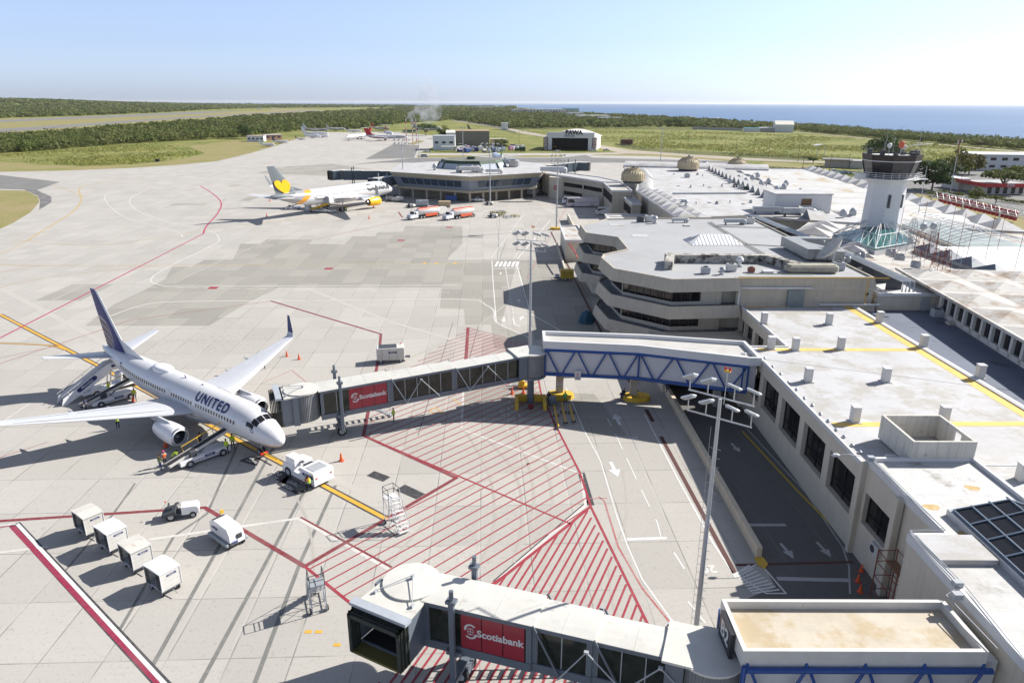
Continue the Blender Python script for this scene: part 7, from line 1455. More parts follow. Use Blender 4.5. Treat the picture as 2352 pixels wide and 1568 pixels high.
for i,(x,y,h)in enumerate(((1690,352,11),(1731,355,11),(1765,362,12),(1832,371,13),(1580,330,9),(1642,336,9),(1665,345,9),(2069,300+14,10),(2200,340,9),(2338,352,9),(2252,346,10),(1905,392,9),(1842,398,9),(1948,385,8),(1100,312,9),(1192,330,11),(1168,350,9),(1136,344,10))):
 b=P(x,y);t=thing('utility_pole','wooden utility pole '+('beyond the far road, number %s along it'%['one','two','three','four'][i]if i<4 else['in the weeds left of the coast shed','in the weeds below the coast shed','leaning in the weeds by the far road','at the coast road above the tower','at the coast road right of the tower','at the right end of the coast road','on the coast road before the right end','beside the guard post','at the tyre storage yard','right of the guard post','by the dirt track bend','left of the hangar','in the fuel yard','behind the service yard'][i-4]),'pole',(b.x,b.y,0));MB().tube([(0,0,0),(0,0,h)],[.16,.1],6).build('pole',WOOD,t);MB().box((0,0,h-.7),(1.8,.12,.12)).build('crossarm',WOOD,t)
t=thing('radio_mast','tall thin red and white radio mast right of the control tower','antenna mast',P(2180,452));mb=MB();mb.tube([(0,0,0),(0,0,16)],.16,6);mb.build('pole',LSTEEL,t);MB().tube([(0,0,16),(0,0,22)],.16,6).build('top_section',RUST,t);MB().cbox((-.7,0,21),(.4,.3,1.4),.1).cbox((.8,0,21.4),(.4,.3,1.4),.1).build('antenna_panel',WHITE,t)
for i,x in enumerate((934,948.5,957)):
 t=thing('marker_mast',['red and white banded mast, left one of three','red and white banded mast, middle one of three','red and white banded mast, right one of three'][i]+' beside the T-tailed jets','mast',P(x,331));mb=MB();mw_=MB()
 for k in range(9):(mb if k%2 else mw_).tube([(0,0,k*2.4),(0,0,k*2.4+2.4)],.35,6)
 mb.build('red_band',RED,t);mw_.build('white_band',WHITE,t)
# ================================================================ VEHICLES AND EQUIPMENT
def sil(mb,pts,w,mi=0,inset=None,y0=0):
 """side silhouette (x,z) extruded across the width; inset: per-point half-width factor"""
 n=len(pts);k=inset or[1]*n;L_=[(x,y0+w/2*q,z)for(x,z),q in zip(pts,k)];Rr=[(x,y0-w/2*q,z)for(x,z),q in zip(pts,k)]
 return mb.add(L_+Rr,[tuple(range(n)),tuple(range(2*n-1,n-1,-1))]+[(i,n+i,n+(i+1)%n,(i+1)%n)for i in range(n)],mi)
def wheels(t,xs,y,r,w=.25):
 for x in xs:
  for s_ in(1,-1):MB().wheel((x,s_*y,r),r,w).build('wheel',[BLACK,LSTEEL],t)
LOGO=M('navy badge',(.03,.035,.14),.4)
def badge(t,s_,org,ex,ey,h=.28,lm=None,w=None):
 """dark rounded badge with pale lettering"""
 ex,ey=Vector(ex).normalized(),Vector(ey).normalized();o=Vector(org);nrm=ex.cross(ey);w=w or h*len(s_)*.66;pts=[]
 for k in range(16):a=2*math.pi*k/16;pts.append(o+ex*(math.copysign(w/2-h/2,math.cos(a))+h/2*math.cos(a))+ey*h/2*math.sin(a))
 b_=MB().poly(pts).build('badge',lm or LOGO,t,flat=True);m=MB();text(m,s_,h*.82,o+nrm*.006,ex,ey);m.build('badge_text',WHITE,b_)
def car(name,label,cat,loc,rz,kind='car',m=None,group=None):
 t=thing(name,label,cat,loc,rz,group);m=m or GLOSSW
 if kind=='car':L_,pts=4.4,[(-2.2,.3),(-2.2,.85),(-2.05,.95),(-1.5,1.02),(-.95,1.42),(.35,1.45),(1.0,.98),(2.0,.8),(2.2,.6),(2.2,.3)];ins=[1,1,.97,.95,.74,.74,.95,.94,.9,1];w,r=1.8,.32;g=[(-1.42,1.03),(-.98,1.38),(.36,1.41),(.9,1.02)]
 if kind=='van':L_,pts=5,[(-2.5,.3),(-2.5,1.1),(-2.4,1.95),(-2.2,2.05),(1.0,2.05),(1.75,1.25),(2.45,.95),(2.5,.3)];ins=[1,1,.88,.82,.82,.92,.92,1];w,r=1.9,.34;g=[(-2.4,1.2),(-2.3,1.85),(1.02,1.9),(1.6,1.25)]
 if kind=='pickup':L_,pts=5.3,[(-2.65,.4),(-2.65,1.0),(-.7,1.02),(-.6,1.65),(-.4,1.72),(.6,1.72),(1.2,1.1),(2.5,1.0),(2.65,.75),(2.65,.4)];ins=[1,1,1,.82,.8,.8,.95,.92,.92,1];w,r=1.85,.38;g=[(-.6,1.1),(-.52,1.6),(.58,1.66),(1.05,1.12)]
 if kind=='bus':L_,pts=11.5,[(-5.7,.4),(-5.75,2.8),(-5.5,3.25),(5.2,3.3),(5.6,3.1),(5.75,1.4),(5.7,.4)];ins=[1,1,.9,.9,.92,1,1];w,r=2.5,.5;g=[(-5.5,1.7),(-5.45,2.75),(5.3,2.85),(5.5,1.6)]
 if kind=='minibus':L_,pts=6.9,[(-3.4,.35),(-3.45,2.3),(-3.2,2.6),(2.6,2.6),(3.2,1.9),(3.45,1.1),(3.4,.35)];ins=[1,.96,.88,.88,.92,1,1];w,r=2.1,.38;g=[(-3.3,1.4),(-3.2,2.2),(2.7,2.25),(3.15,1.4)]
 b_=sil(MB(),pts,w,inset=ins).build('body',m,t,smooth=35);mb=MB();wi=.93 if kind in('bus','minibus')else .86
 sil(mb,g,w*1.006,inset=[1.0 if kind in('bus',)else .97,wi,wi,1.0 if kind in('bus',)else .97]);mb.build('side_glazing',DGLASS,t)
 f={'car':((.98,1.02),(.4,1.43)),'van':((1.72,1.3),(1.06,1.98)),'pickup':((1.18,1.13),(.66,1.67)),'bus':((5.77,1.4),(5.62,3.0)),'minibus':((3.3,1.75),(2.72,2.45))}[kind];mb=MB();e=.03
 mb.quad((f[0][0]+e,-w*.42,f[0][1]+e),(f[0][0]+e,w*.42,f[0][1]+e),(f[1][0]+e,w*.37,f[1][1]+e),(f[1][0]+e,-w*.37,f[1][1]+e));mb.build('windscreen',DGLASS,t)
 xs=(L_*.31,-L_*.29)if kind!='bus' else(3.6,-3.2);wheels(t,xs,w/2-.1,r)
 for s_ in(1,-1):MB().cbox((L_/2-.03,s_*w*.36,.7 if kind!='bus' else .9),(.08,.3,.16),.03).build('headlight',LSTEEL,t);MB().cbox((-L_/2+.0,s_*w*.38,.8),(.06,.2,.2),.02).build('tail_light',RED,t)
 if kind=='pickup':MB().bx(-2.5,-.8,-.78,.78,1.0,1.035).build('bed',DARK,t)
 return t
def G(x,y,z=0):return P(x,y,z)
# --- belt loaders
def belt_loader(label,loc,rz,zt=2.9,L_=7.6):
 t=thing('belt_loader',label,'belt loader',loc,rz);mb=MB();sil(mb,[(-2.6,.35),(-2.6,.75),(-1.6,.95),(2.5,.95),(2.6,.8),(2.6,.35)],1.5);mb.build('chassis',GLOSSW,t);wheels(t,(-1.7,1.75),.72,.38,.28)
 mb=MB();[mb.bx(-2.0,2.3,s_*.755-.004,s_*.755+.004,.5,.56)for s_ in(1,-1)];mb.build('trim_stripe',NAVY,t)
 a=Vector((-L_/2,0,.62));b=Vector((L_/2,0,zt));d=(b-a).normalized();ang=-math.atan2(d.z,d.x);A_=Matrix.Translation((a+b)/2)@Matrix.Rotation(ang,4,'Y');Lc=(b-a).length
 mb=MB(A_);[mb.cbox((0,s_*.42,0),(Lc,.1,.28),.02)for s_ in(1,-1)];mb.build('conveyor_frame',DWHITE,t);MB(A_).cbox((0,0,.05),(Lc+.1,.74,.16),.05).build('conveyor_belt',M('black belt',(.035,.035,.038),.85),t)
 mb=MB(A_);[mb.cyl((x,0,-.02),.16,.95,12,axis='Y')for x in(-Lc/2,Lc/2)];mb.build('roller',DARK,t)
 mb=MB(A_);mb.tube([(-Lc*.22,.5,0),(-Lc*.22,.5,.75),(Lc*.42,.5,.75),(Lc*.46,.5,.1)],.045,7);[mb.tube([(x,.5,0),(x,.5,.75)],.04,6)for x in(0,Lc*.22)];mb.build('handrail',YEL,t)
 MB().cbox((-1.2,-.5,1.3),(.7,.45,.6),.05).build('seat_box',DARK,t);MB().tube([(-.4,0,.9),(1.2,0,1.9)],.08,6).build('lift_arm',GSTEEL,t)
 for s_ in(1,-1):badge(t,'Menzies',(.4,-s_*.762,.72),(s_,0,0),(0,0,1),.24)
 return t
tip=G(528,1000,2.6);bl=G(395,1080);c=G(468,1054);dirn=(G(548,1018)-G(400,1070));belt_loader('white belt loader with yellow handrail raised to the front hold of the near jet',(c.x,c.y,0),math.atan2(dirn.y,dirn.x),2.7,7.4)
c=G(262,922);dirn=G(330,900)-G(195,938);belt_loader('white belt loader with yellow handrail at the rear hold beside the stair truck',(c.x,c.y,0),math.atan2(dirn.y,dirn.x),2.7,7.4)
c=G(674,481);belt_loader('small white belt loader under the tail of the orange striped jet',(c.x,c.y,0),R(15),2.2,6.4)
# --- stair truck
c=G(258,895);dirn=(G(312,880)-G(215,908)).normalized();t=thing('stair_truck','white pickup stair truck with raised steps at the rear door of the near jet','stair truck',(c.x,c.y,0),math.atan2(dirn.y,dirn.x))
sil(MB(),[(-3.8,.6),(-3.8,.85),(.9,.85),(.95,1.9),(1.2,2.05),(2.1,2.05),(2.75,1.4),(3.9,1.25),(4.05,.9),(4.05,.45),(.9,.45)],2.0,inset=[1,1,1,.9,.86,.86,.95,.94,.94,1,1]).build('body',GLOSSW,t,smooth=30)
sil(MB(),[(1.15,1.35),(1.25,1.95),(2.1,1.98),(2.6,1.38)],2.01,inset=[.98,.9,.9,.98]).build('side_glazing',DGLASS,t);mb=MB();mb.quad((2.78,-.85,1.45),(2.78,.85,1.45),(2.16,.78,2.04),(2.16,-.78,2.04));mb.build('windscreen',DGLASS,t);wheels(t,(3.0,-2.2),.9,.42)
a,b=Vector((-5.9,0,.25)),Vector((-.1,0,2.95));mb=MB()
for k in range(16):q=a.lerp(b,k/15);mb.box(q,(.36,1.35,.05))
mb.build('step',LSTEEL,t);mb=MB()
for s_ in(1,-1):sil(mb,[(-6.2,.0),(-5.9,.9),(-.2,3.8),(.1,3.8),(.1,2.7),(-5.6,.0)],.06,y0=s_*.72)
mb.build('side_panel',GLOSSW,t);mb=MB();mb.bx(-.1,2.9,-.75,.75,2.85,2.95);mb.build('platform',DARK,t);mb=MB()
for s_ in(1,-1):sil(mb,[(0,2.9),(0,3.8),(1.9,3.9),(2.1,3.6),(2.0,2.9)],.06,y0=s_*.76)
mb.build('platform_side',GLOSSW,t);mb=MB()
for s_ in(1,-1):mb.tube([(-6,s_*.76,1.2),(-.3,s_*.76,4.2),(.1,s_*.76,4.4),(1.8,s_*.76,4.4),(2.1,s_*.76,3.9)],.03,6);[mb.tube([(x,s_*.76,lerp(.5,3.7,(x+6)/5.7)),(x,s_*.76,lerp(1.2,4.2,(x+6)/5.7))],.025,5)for x in(-5.2,-4,-2.8,-1.6)]
mb.build('handrail',WHITE,t);mb=MB();mb.tube([(-2.8,.5,.85),(-1.6,.5,2.2)],.07,6);mb.tube([(-2.8,-.5,.85),(-1.6,-.5,2.2)],.07,6);mb.tube([(-.3,.5,.85),(.1,.5,2.8)],.07,6);mb.tube([(-.3,-.5,.85),(.1,-.5,2.8)],.07,6);mb.build('lift_frame',WHITE,t)
badge(t,'Menzies',(-3.0,-.76,1.95),(.89,0,.46),(-.46,0,.89),.6);badge(t,'Menzies',(1.0,-.8,3.4),(1,0,0),(0,0,1),.4)
# --- pushback tractor and towbar
c=G(708,1095);dirn=(G(612,1050)-G(720,1105)).normalized();rz_=math.atan2(dirn.y,dirn.x);t=thing('pushback_tractor','white pushback tractor coupled to the nose gear of the near jet','tractor',(c.x,c.y,0),rz_)
sil(MB(),[(-2.6,.35),(-2.6,1.55),(-2.45,1.65),(-.5,1.65),(-.45,.9),(.6,.9),(.65,1.5),(2.2,1.4),(2.5,1.1),(2.5,.35)],2.3,inset=[1,1,.95,.95,1,1,.95,.95,.97,1]).build('body',GLOSSW,t)
mb=MB();mb.bx(.5,1.9,.1,1.05,1.4,2.2);mb.build('driver_canopy',GLOSSW,t);MB().cbox((-.0,-.3,1.15),(.8,1.1,.5),.1).build('seat',DARK,t);wheels(t,(1.6,-1.6),1.02,.52,.34)
mb=MB();mb.bx(-2.2,-.9,-.8,.8,1.66,1.69);mb.build('roof_plate',LSTEEL,t);badge(t,'Menzies',(-1.6,1.14,1.15),(-1,0,0),(0,0,1),.36);MB().tube([(-.2,.3,1.2),(.3,.3,1.7)],.03,5).lathe([(.22,0),(.24,.03),(.22,.05)],14,(.32,.3,1.7)).build('steering_wheel',DARK,t)
for s_ in(1,-1):MB().cbox((-2.62,s_*.85,1.1),(.06,.2,.14),.02).build('tail_light',RED,t);MB().cbox((2.52,s_*.8,.9),(.06,.22,.16),.02).build('headlight',LSTEEL,t)
b=G(610,1050);t=thing('tow_bar','yellow tow bar between tractor and nose gear','tow bar',(b.x,b.y,0),rz_);MB().tube([(.3,0,.45),(-2.3,0,.5)],.07,8).build('bar',YEL,t);MB().box((.2,0,.4),(.3,.8,.15)).build('head',RED,t)
# --- baggage tractor
c=G(418,1185);dirn=(G(450,1180)-G(385,1190)).normalized();t=thing('baggage_tractor','small white open baggage tractor with black wheels on the empty apron','tractor',(c.x,c.y,0),math.atan2(dirn.y,dirn.x))
sil(MB(),[(.1,.4),(.1,1.15),(1.35,1.1),(1.5,.9),(1.5,.4)],1.05).build('hood',GLOSSW,t);MB().cbox((-.1,0,.48),(2.9,1.0,.22),.04).build('chassis',DARK,t);wheels(t,(1.0,),.5,.3,.2);wheels(t,(-.8,),.52,.42,.28)
mb=MB();mb.cbox((-.65,0,.85),(.5,.6,.15),.05);mb.cbox((-.92,0,1.15),(.12,.6,.55),.04);mb.build('seat',DARK,t);sil(MB(),[(-1.4,.5),(-1.4,.75),(-.4,.95),(-.3,.6)],1.4).build('mudguard',DARK,t);MB().tube([(.1,0,1.0),(-.2,0,1.35)],.025,5).lathe([(.19,0),(.21,.02),(.19,.04)],14,(-.22,0,1.35)).build('steering_wheel',DARK,t);MB().cyl((-1.2,.3,1.5),.06,.12,8).build('beacon',ORANGE,t)
# --- ground power unit (TLD)
c=G(525,1240);dirn=(G(560,1275)-G(490,1225)).normalized();t=thing('ground_power_unit','white wedge-shaped ground power unit with grey side skirts','power unit',(c.x,c.y,0),math.atan2(dirn.y,dirn.x))
sil(MB(),[(-1.55,.5),(-1.6,1.55),(-.9,1.85),(1.1,1.75),(1.5,1.35),(1.6,.5)],1.35,inset=[1,.95,.88,.88,.95,1]).build('canopy',GLOSSW,t,smooth=20);mb=MB();[mb.cbox((0,s_*.85,.5),(3.1,.3,.34),.08)for s_ in(1,-1)];mb.build('skirt',M('skirt grey',(.30,.33,.35),.45),t);wheels(t,(1.2,-1.2),.62,.28,.2);MB().cbox((1.56,.2,1.05),(.1,.5,.4),.04).build('control_panel',DARK,t)
MB().box((1.56,-.35,.62),(.12,.7,.16)).build('bumper_plate',DARK,t);q=MB();q.quad((-1.52,-.52,1.63),(-1.52,.52,1.63),(-.95,.52,1.87),(-.95,-.52,1.87));q.build('grille',DARK,t);m=MB();text(m,'TLD',.3,(1.635,-.25,.72),(0,1,0),(0,0,1));m.build('lettering',M('blue letters',(.03,.08,.4)),t);badge(t,'Menzies',(-.8,-.69,1.2),(1,0,0),(0,0,1),.2);MB().box((-1.55,.5,1.9),(.14,.3,.3)).build('handle',YEL,t)
# --- air conditioning cart
c=G(898,829);t=thing('air_start_cart','white air conditioning cart with dark roof grille near the hatched area','cart',(c.x,c.y,0),R(10));MB().cbox((0,0,1.35),(3.9,1.9,1.8),.06).build('casing',DWHITE,t);mb=MB();mb.bx(-1.6,.9,-.8,.8,2.25,2.3);mb.build('roof_grille',DARK,t);wheels(t,(-1.4,1.4),.8,.33,.24);badge(t,'Menzies',(.3,-.965,1.6),(1,0,0),(0,0,1),.26)
mb=MB();[mb.bx(x-.015,x+.015,-.965,-.955,.6,2.1)for x in(-1.2,-.2,.9)];mb.build('door_seam',DARK,t);MB().tube([(1.9,0,.5),(2.7,0,.45)],.06,6).cbox((2.4,0,.6),(.7,.8,.1),.03).build('drawbar',DARK,t);MB().cyl((1.5,.6,2.4),.07,.2,8).build('beacon',ORANGE,t)
# --- baggage carts, coupled in a row
def cart(label,loc,rz):
 t=thing('baggage_cart',label,'baggage cart',loc,rz,'white baggage carts parked in a row');W_,L_,z0,z1=1.55,2.15,.55,2.05;mb=MB()
 mb.cbox((0,0,z0),(L_,W_,.12),.03);mb.build('deck',LSTEEL,t);mb=MB();mb.bx(-L_/2,-L_/2+.05,-W_/2,W_/2,z0,z1);mb.bx(L_/2-.05,L_/2,-W_/2,W_/2,z0,z1);[mb.bx(s_*(L_/2-.03)-.045,s_*(L_/2-.03)+.045,-W_/2,W_/2,z,z+.04)for s_ in(1,-1)for z in(.9,1.25,1.6)];mb.bx(-L_/2+.06,L_/2-.06,W_/2-.03,W_/2,z0+.07,z1);mb.build('end_panel',DWHITE,t)
 mb=MB();sil(mb,[(-L_/2-.06,z1),(-L_/2-.06,z1+.06),(0,z1+.16),(L_/2+.06,z1+.06),(L_/2+.06,z1)],W_+.1);mb.build('roof',GLOSSW,t)
 mb=MB();[mb.tube([(sx*L_/2,sy*W_/2,z0),(sx*L_/2,sy*W_/2,z1+.1)],.04,6)for sx in(1,-1)for sy in(1,-1)];mb.build('post',WHITE,t);mb=MB()
 for y in(-W_/2,W_/2):
  for x0 in(-1.05,.55):
   for k in range(4):mb.tube([(x0+k*.16,y,z0),(x0+k*.16+.05,y,z1)],.018,4)
   for k in range(5):mb.tube([(x0,y,z0+.15+k*.3),(x0+.5,y,z0+.12+k*.3)],.018,4)
 mb.build('net_curtain',M('black webbing',(.03,.028,.02),.8),t);badge(t,'Menzies',(L_/2+.012,.1,1.72),(0,1,0),(0,0,1),.17);wheels(t,(-.75,.75),.6,.24,.16);MB().tube([(L_/2,0,.4),(L_/2+.7,0,.35)],.04,6).build('drawbar',GALV,t);return t
bpts=[(210,1222),(262,1258),(318,1300),(380,1350)];g=[P(*q)for q in bpts];dirn=(g[3]-g[0]).normalized()
c0=cart('rusty baggage cart, furthest back of the row of four',(0,0,0),0);rz_=math.atan2(dirn.y,dirn.x)
for i,lab in enumerate(('dirtiest white baggage cart at the far end of the row of four','second white baggage cart from the far end of the row','third white baggage cart with rust on its roof','cleanest white baggage cart at the near end of the row')):
 if i==0:c0.location=(g[0].x,g[0].y,0);c0.rotation_euler=(0,0,rz_);c0['label']=lab
 else:cc=dup(c0,(g[i].x,g[i].y,0),rz_+(.03,-.02,.04)[i-1],lab)
 if i==0:cc=c0
 cts=[c0]if i==0 else cts+[cc]
for i,(cc,pre)in enumerate(zip(cts,(('roof','end_panel'),(),('roof',),()))):
 for q in cc.children:
  if pre and q.name.startswith(pre):q.data=q.data.copy();q.data.materials[0]=M('rust streaked cart sheet',(.55,.53,.49),.6,var=.06,stain=(.33,.22,.12),samt=.6,sscale=1.1,grime=.4)
# --- wheeled maintenance steps
def steps(label,loc,rz,h,L_,m,mt):
 t=thing('mobile_steps',label,'mobile steps',loc,rz);mb=MB()
 for k in range(9):q=k/8;mb.box((lerp(L_/2,-L_*.12,q),0,lerp(.25,h,q)),(.26,1.0,.05))
 mb.bx(-L_/2,-L_*.1,-.55,.55,h,h+.06);mb.build('tread',mt,t);mb=MB()
 for s_ in(.52,-.52):
  mb.tube([(L_/2,s_,.1),(-L_*.12,s_,h)],.04,6);mb.tube([(-L_/2,s_,.1),(-L_/2,s_,h)],.04,6);mb.tube([(-L_/2,s_,.25),(L_/2,s_,.15)],.04,6);mb.tube([(-L_*.12,s_,.2),(-L_*.12,s_,h)],.035,6);mb.tube([(-L_/2,s_,.3),(-L_*.12,s_,h*.55),(-L_/2,s_,h)],.025,5);mb.tube([(-L_*.12,s_,.3),(L_*.2,s_,h*.5)],.025,5);mb.tube([(L_/2,s_,.95),(-L_*.12,s_,h+.95)],.025,5)
  for k in range(4):q=k/3;mb.tube([(lerp(L_/2,-L_*.12,q),s_,lerp(.1,h,q)),(lerp(L_/2,-L_*.12,q),s_,lerp(.95,h+.95,q))],.022,5)
 for x in(-L_/2,-L_*.12):mb.tube([(x,-.52,.25),(x,.52,.25)],.03,5);mb.tube([(x,-.52,.3),(x,.52,h*.6)],.022,5)
 mb.build('frame',m,t);mb=MB()
 for z in(.5,1.0):mb.tube([(-L_*.12,.52,h+z),(-L_/2,.52,h+z),(-L_/2,-.52,h+z),(-L_*.12,-.52,h+z)],.03,5)
 for x,y in((-L_/2,.52),(-L_/2,-.52),(-L_*.12,.52),(-L_*.12,-.52)):mb.tube([(x,y,h),(x,y,h+1)],.03,5)
 mb.build('guard_rail',DARK,t);wheels(t,(-L_*.42,),.6,.22,.12);return t
c=G(912,1210);steps('white wheeled aircraft steps with black top rail standing on the red hatching',(c.x,c.y,0),R(-52),2.6,2.6,WHITE,WHITE);c=G(728,1385);steps('grey wheeled maintenance platform with black rails at the corner of the hatching',(c.x,c.y,0),R(115),2.3,2.4,LSTEEL,GALV)
# --- three yellow tow bars with wheels
for i,((x0,y0),(x1,y1))in enumerate((((1272,935),(1283,985)),((1290,930),(1299,975)),((1308,935),(1318,972)))):
 a,b=G(x0,y0),G(x1,y1);d=b-a;t=thing('tow_bar','yellow wheeled tow bar, '+['left','middle','right'][i]+' one of three lying by the plinth','tow bar',tuple((a+b)/2),math.atan2(d.y,d.x));L_=d.length;MB().tube([(-L_/2,0,.35),(L_/2,0,.25)],.09,8).build('bar',YEL,t);wheels(t,(L_*.05-.6,),.3,.18,.1);MB().box((L_/2,0,.25),(.3,.5,.12)).build('head',DARK,t);MB().tube([(L_*.05-.6,-.33,.18),(L_*.05-.6,.33,.18)],.035,6).box((L_*.05-.6,0,.25),(.12,.12,.2)).build('axle',YEL,t)
# --- cones
def cone(label,x,y,s_=1.0):
 t=thing('traffic_cone',label,'traffic cone',G(x,y),0,'orange traffic cones');MB().lathe([(.17*s_,.03),(.14*s_,.1),(.05*s_,.68*s_),(.03,.7*s_)],14).build('body',ORANGE,t);MB().cbox((0,0,.02),(.42*s_,.42*s_,.05),.02).build('base',M('cone base',(.5,.07,.03),.6),t);MB().lathe([(.1*s_,.34*s_),(.085*s_,.46*s_)],14).build('band',ORCL,t);return t
for lab,x,y,s_ in(('cone beneath the raised winglet beside the lime vest worker',622,822,1.2),('upper cone of the two right of the winglet',659,818,1.2),('lower right cone of the two right of the winglet',687,825,1.2),('cone on the apron right of the pushback tractor',784,1058,1.3),('cone in the shade in front of the near engine',381,1026,1.3),('cone in shade under the near wing',306,921,1.1),('cone behind the front belt loader',469,1030,1.0),('left cone beside the yellow frame under the bridge',1176,905,1.3),('right cone beside the yellow frame under the bridge',1202,903,1.2),('red-orange cone by the scaffold, upper one',1978,1312,1.0),('red-orange cone by the scaffold, middle one',1970,1335,1.0),('red-orange cone by the scaffold, lowest one',1975,1359,1.0),('cone near the engine of the orange striped jet',858,477,1.6),('cone on the open apron before the orange striped jet',848,503,1.6),('cone behind the tail shadow of the orange striped jet',613,498,1.6),('cone at the red ladder marking beside the far tail',620,463,1.6)):cone(lab,x,y,s_)
# --- people
def person(label,x=None,y=None,face=0,vest=HIVIS,legs=DKCL,pose='stand',hat=None,arm=(0,0),loc=None,z=0,skin=SKIN,top=None,s_=1.0):
 """one continuous body grown from joints; vest, trousers, hair and cap are its children"""
 p=loc or G(x,y);t=thing('person',label,'person',(p[0],p[1],z),face);t.scale=(s_,)*3
 if pose=='sit':J={'hip':(0,0,.48),'lk':(.42,.12,.50),'rk':(.42,-.12,.50),'lf':(.48,.13,.06),'rf':(.48,-.13,.06),'ch':(.02,0,.86),'nk':(.04,0,1.05)}
 elif pose=='walk':J={'hip':(0,0,.92),'lk':(.16,.1,.5),'rk':(-.08,-.1,.48),'lf':(.28,.1,.06),'rf':(-.32,-.1,.08),'ch':(.03,0,1.3),'nk':(.05,0,1.48)}
 elif pose=='bend':J={'hip':(0,0,.88),'lk':(.05,.12,.47),'rk':(.05,-.12,.47),'lf':(-.02,.12,.05),'rf':(-.02,-.12,.05),'ch':(.26,0,1.17),'nk':(.4,0,1.28)}
 else:J={'hip':(0,0,.93),'lk':(.02,.11,.5),'rk':(.02,-.11,.5),'lf':(0,.13,.06),'rf':(0,-.13,.06),'ch':(0,0,1.3),'nk':(.01,0,1.49)}
 V=Vector;ch,nk,hip=V(J['ch']),V(J['nk']),V(J['hip']);up=(nk-hip).normalized();hd=nk+up*.14+V((.02,0,0));sh=nk-up*.09;pts=[hip,ch,nk,hd-up*.04,hd+up*.10];rad=[.135,.16,.055,.085,.075];ed=[(0,1),(1,2),(2,3),(3,4)]
 for sd,k,f in((1,'lk','lf'),(-1,'rk','rf')):
  i=len(pts);h_=hip+V((0,sd*.09,-.04));pts+=[h_,V(J[k]),V(J[f])+V((0,0,.04)),V(J[f])+V((.13,0,-.02))];rad+=[.09,.058,.042,.038];ed+=[(0,i),(i,i+1),(i+1,i+2),(i+2,i+3)]
 for sd,a in((1,arm[0]),(-1,arm[1])):  # arm: 0 hanging, 1 raised, 2 reaching forward
  i=len(pts);s0=sh+V((0,sd*.18,0));e,h_={0:(V((-.02,sd*.06,-.28)),V((.06,sd*.05,-.53))),1:(V((.08,sd*.12,.22)),V((.1,sd*.06,.5))),2:(V((.2,sd*.04,-.2)),V((.44,0,-.12))),3:(V((.05,sd*.14,-.24)),V((.24,sd*.02,-.16)))}[a]
  d=(h_-e).normalized();pts+=[s0,s0+e,s0+h_,s0+h_+d*.06];rad+=[.06,.043,.03,.034];ed+=[(1,i),(i,i+1),(i+1,i+2),(i+2,i+3)];j=len(pts)-1
  q=d.cross(V((0,1,0))if abs(d.y)<.9 else V((1,0,0))).normalized()
  for f_ in range(4):pts+=[pts[j]+d*.07+q*(f_-1.5)*.02+V((.012,0,-.005))];rad+=[.010];ed+=[(j,len(pts)-1)]
  pts+=[pts[j-1]+d*.05+q*.05];rad+=[.011];ed+=[(j,len(pts)-1)]
 me=D.meshes.new('body');me.from_pydata([tuple(v)for v in pts],ed,[]);o=D.objects.new('body',me);COL.objects.link(o);md=o.modifiers.new('s','SKIN');sk=me.skin_vertices[0].data if me.skin_vertices else None
 if sk is None:bm=bmesh.new();bm.from_mesh(me);bm.verts.layers.skin.verify();bm.to_mesh(me);bm.free();sk=me.skin_vertices[0].data
 for v,r_ in zip(sk,rad):v.radius=(r_,r_)
 sk[0].use_root=True;sb=o.modifiers.new('d','SUBSURF');sb.levels=sb.render_levels=1;dg=bpy.context.evaluated_depsgraph_get();dg.update();nm=D.meshes.new_from_object(o.evaluated_get(dg));o.modifiers.clear();o.data=nm;nm.materials.clear()
 for m_ in(skin,top or vest,legs,BLACK):nm.materials.append(m_)
 for pl in nm.polygons:
  c=pl.center;pl.use_smooth=True;lat=abs(c.y);tz=(c-hip).dot(up)
  pl.material_index=0 if(tz>(nk-hip).length-.02 or(lat>.24 and tz<.28 and c.z>.3)or(c-sh).length>.36 and tz>.15 and c.x>.2)else(1 if tz>.0 else(3 if c.z<.12 else 2))
 o.parent=t;face_=MB();e=hd+V((.078,0,.03))
 face_.lathe([(.002,.03),(.014,.005),(.018,-.015)],8,hd+V((.075,0,.0)),'X');[face_.cbox(hd+V((.074,s_*.03,.028)),(.014,.02,.01),.004)for s_ in(1,-1)];face_.cbox(hd+V((.075,0,-.045)),(.012,.045,.01),.004);face_.build('face_features',HAIR,o)
 ca=MB();ca.lathe([(.088,-.01),(.096,.03),(.085,.08),(.05,.115),(.01,.125)],14,hd+up*.02);
 if hat:ca.cbox(hd+V((.1,0,.05)),(.1,.13,.015),.005)
 ca.build('cap' if hat else 'hair',hat or HAIR,o)
 vs=MB();rr=[]  # vest: open tube hugging the torso
 for tt,wx,wy in((.02,.155,.19),(.18,.16,.19),(.38,.175,.215),(.5,.12,.17)):c=hip+up*tt;rr.append([c+V((wx*math.cos(a),wy*math.sin(a),0))for a in[2*math.pi*k/16 for k in range(16)]])
 vs.loft(rr,cap=False);vo=vs.build('vest',vest,o,smooth=60);st_=MB();rr=[[p.lerp(hip+up*tt,-.03)for p in[hip+up*tt+V((.165*math.cos(a),.2*math.sin(a),0))for a in[2*math.pi*k/16 for k in range(16)]]]for tt in(.14,.19)];st_.loft(rr,cap=False);st_.build('reflective_band',LSTEEL,vo);return t
NV=M('navy vest',(.03,.04,.10),.7)
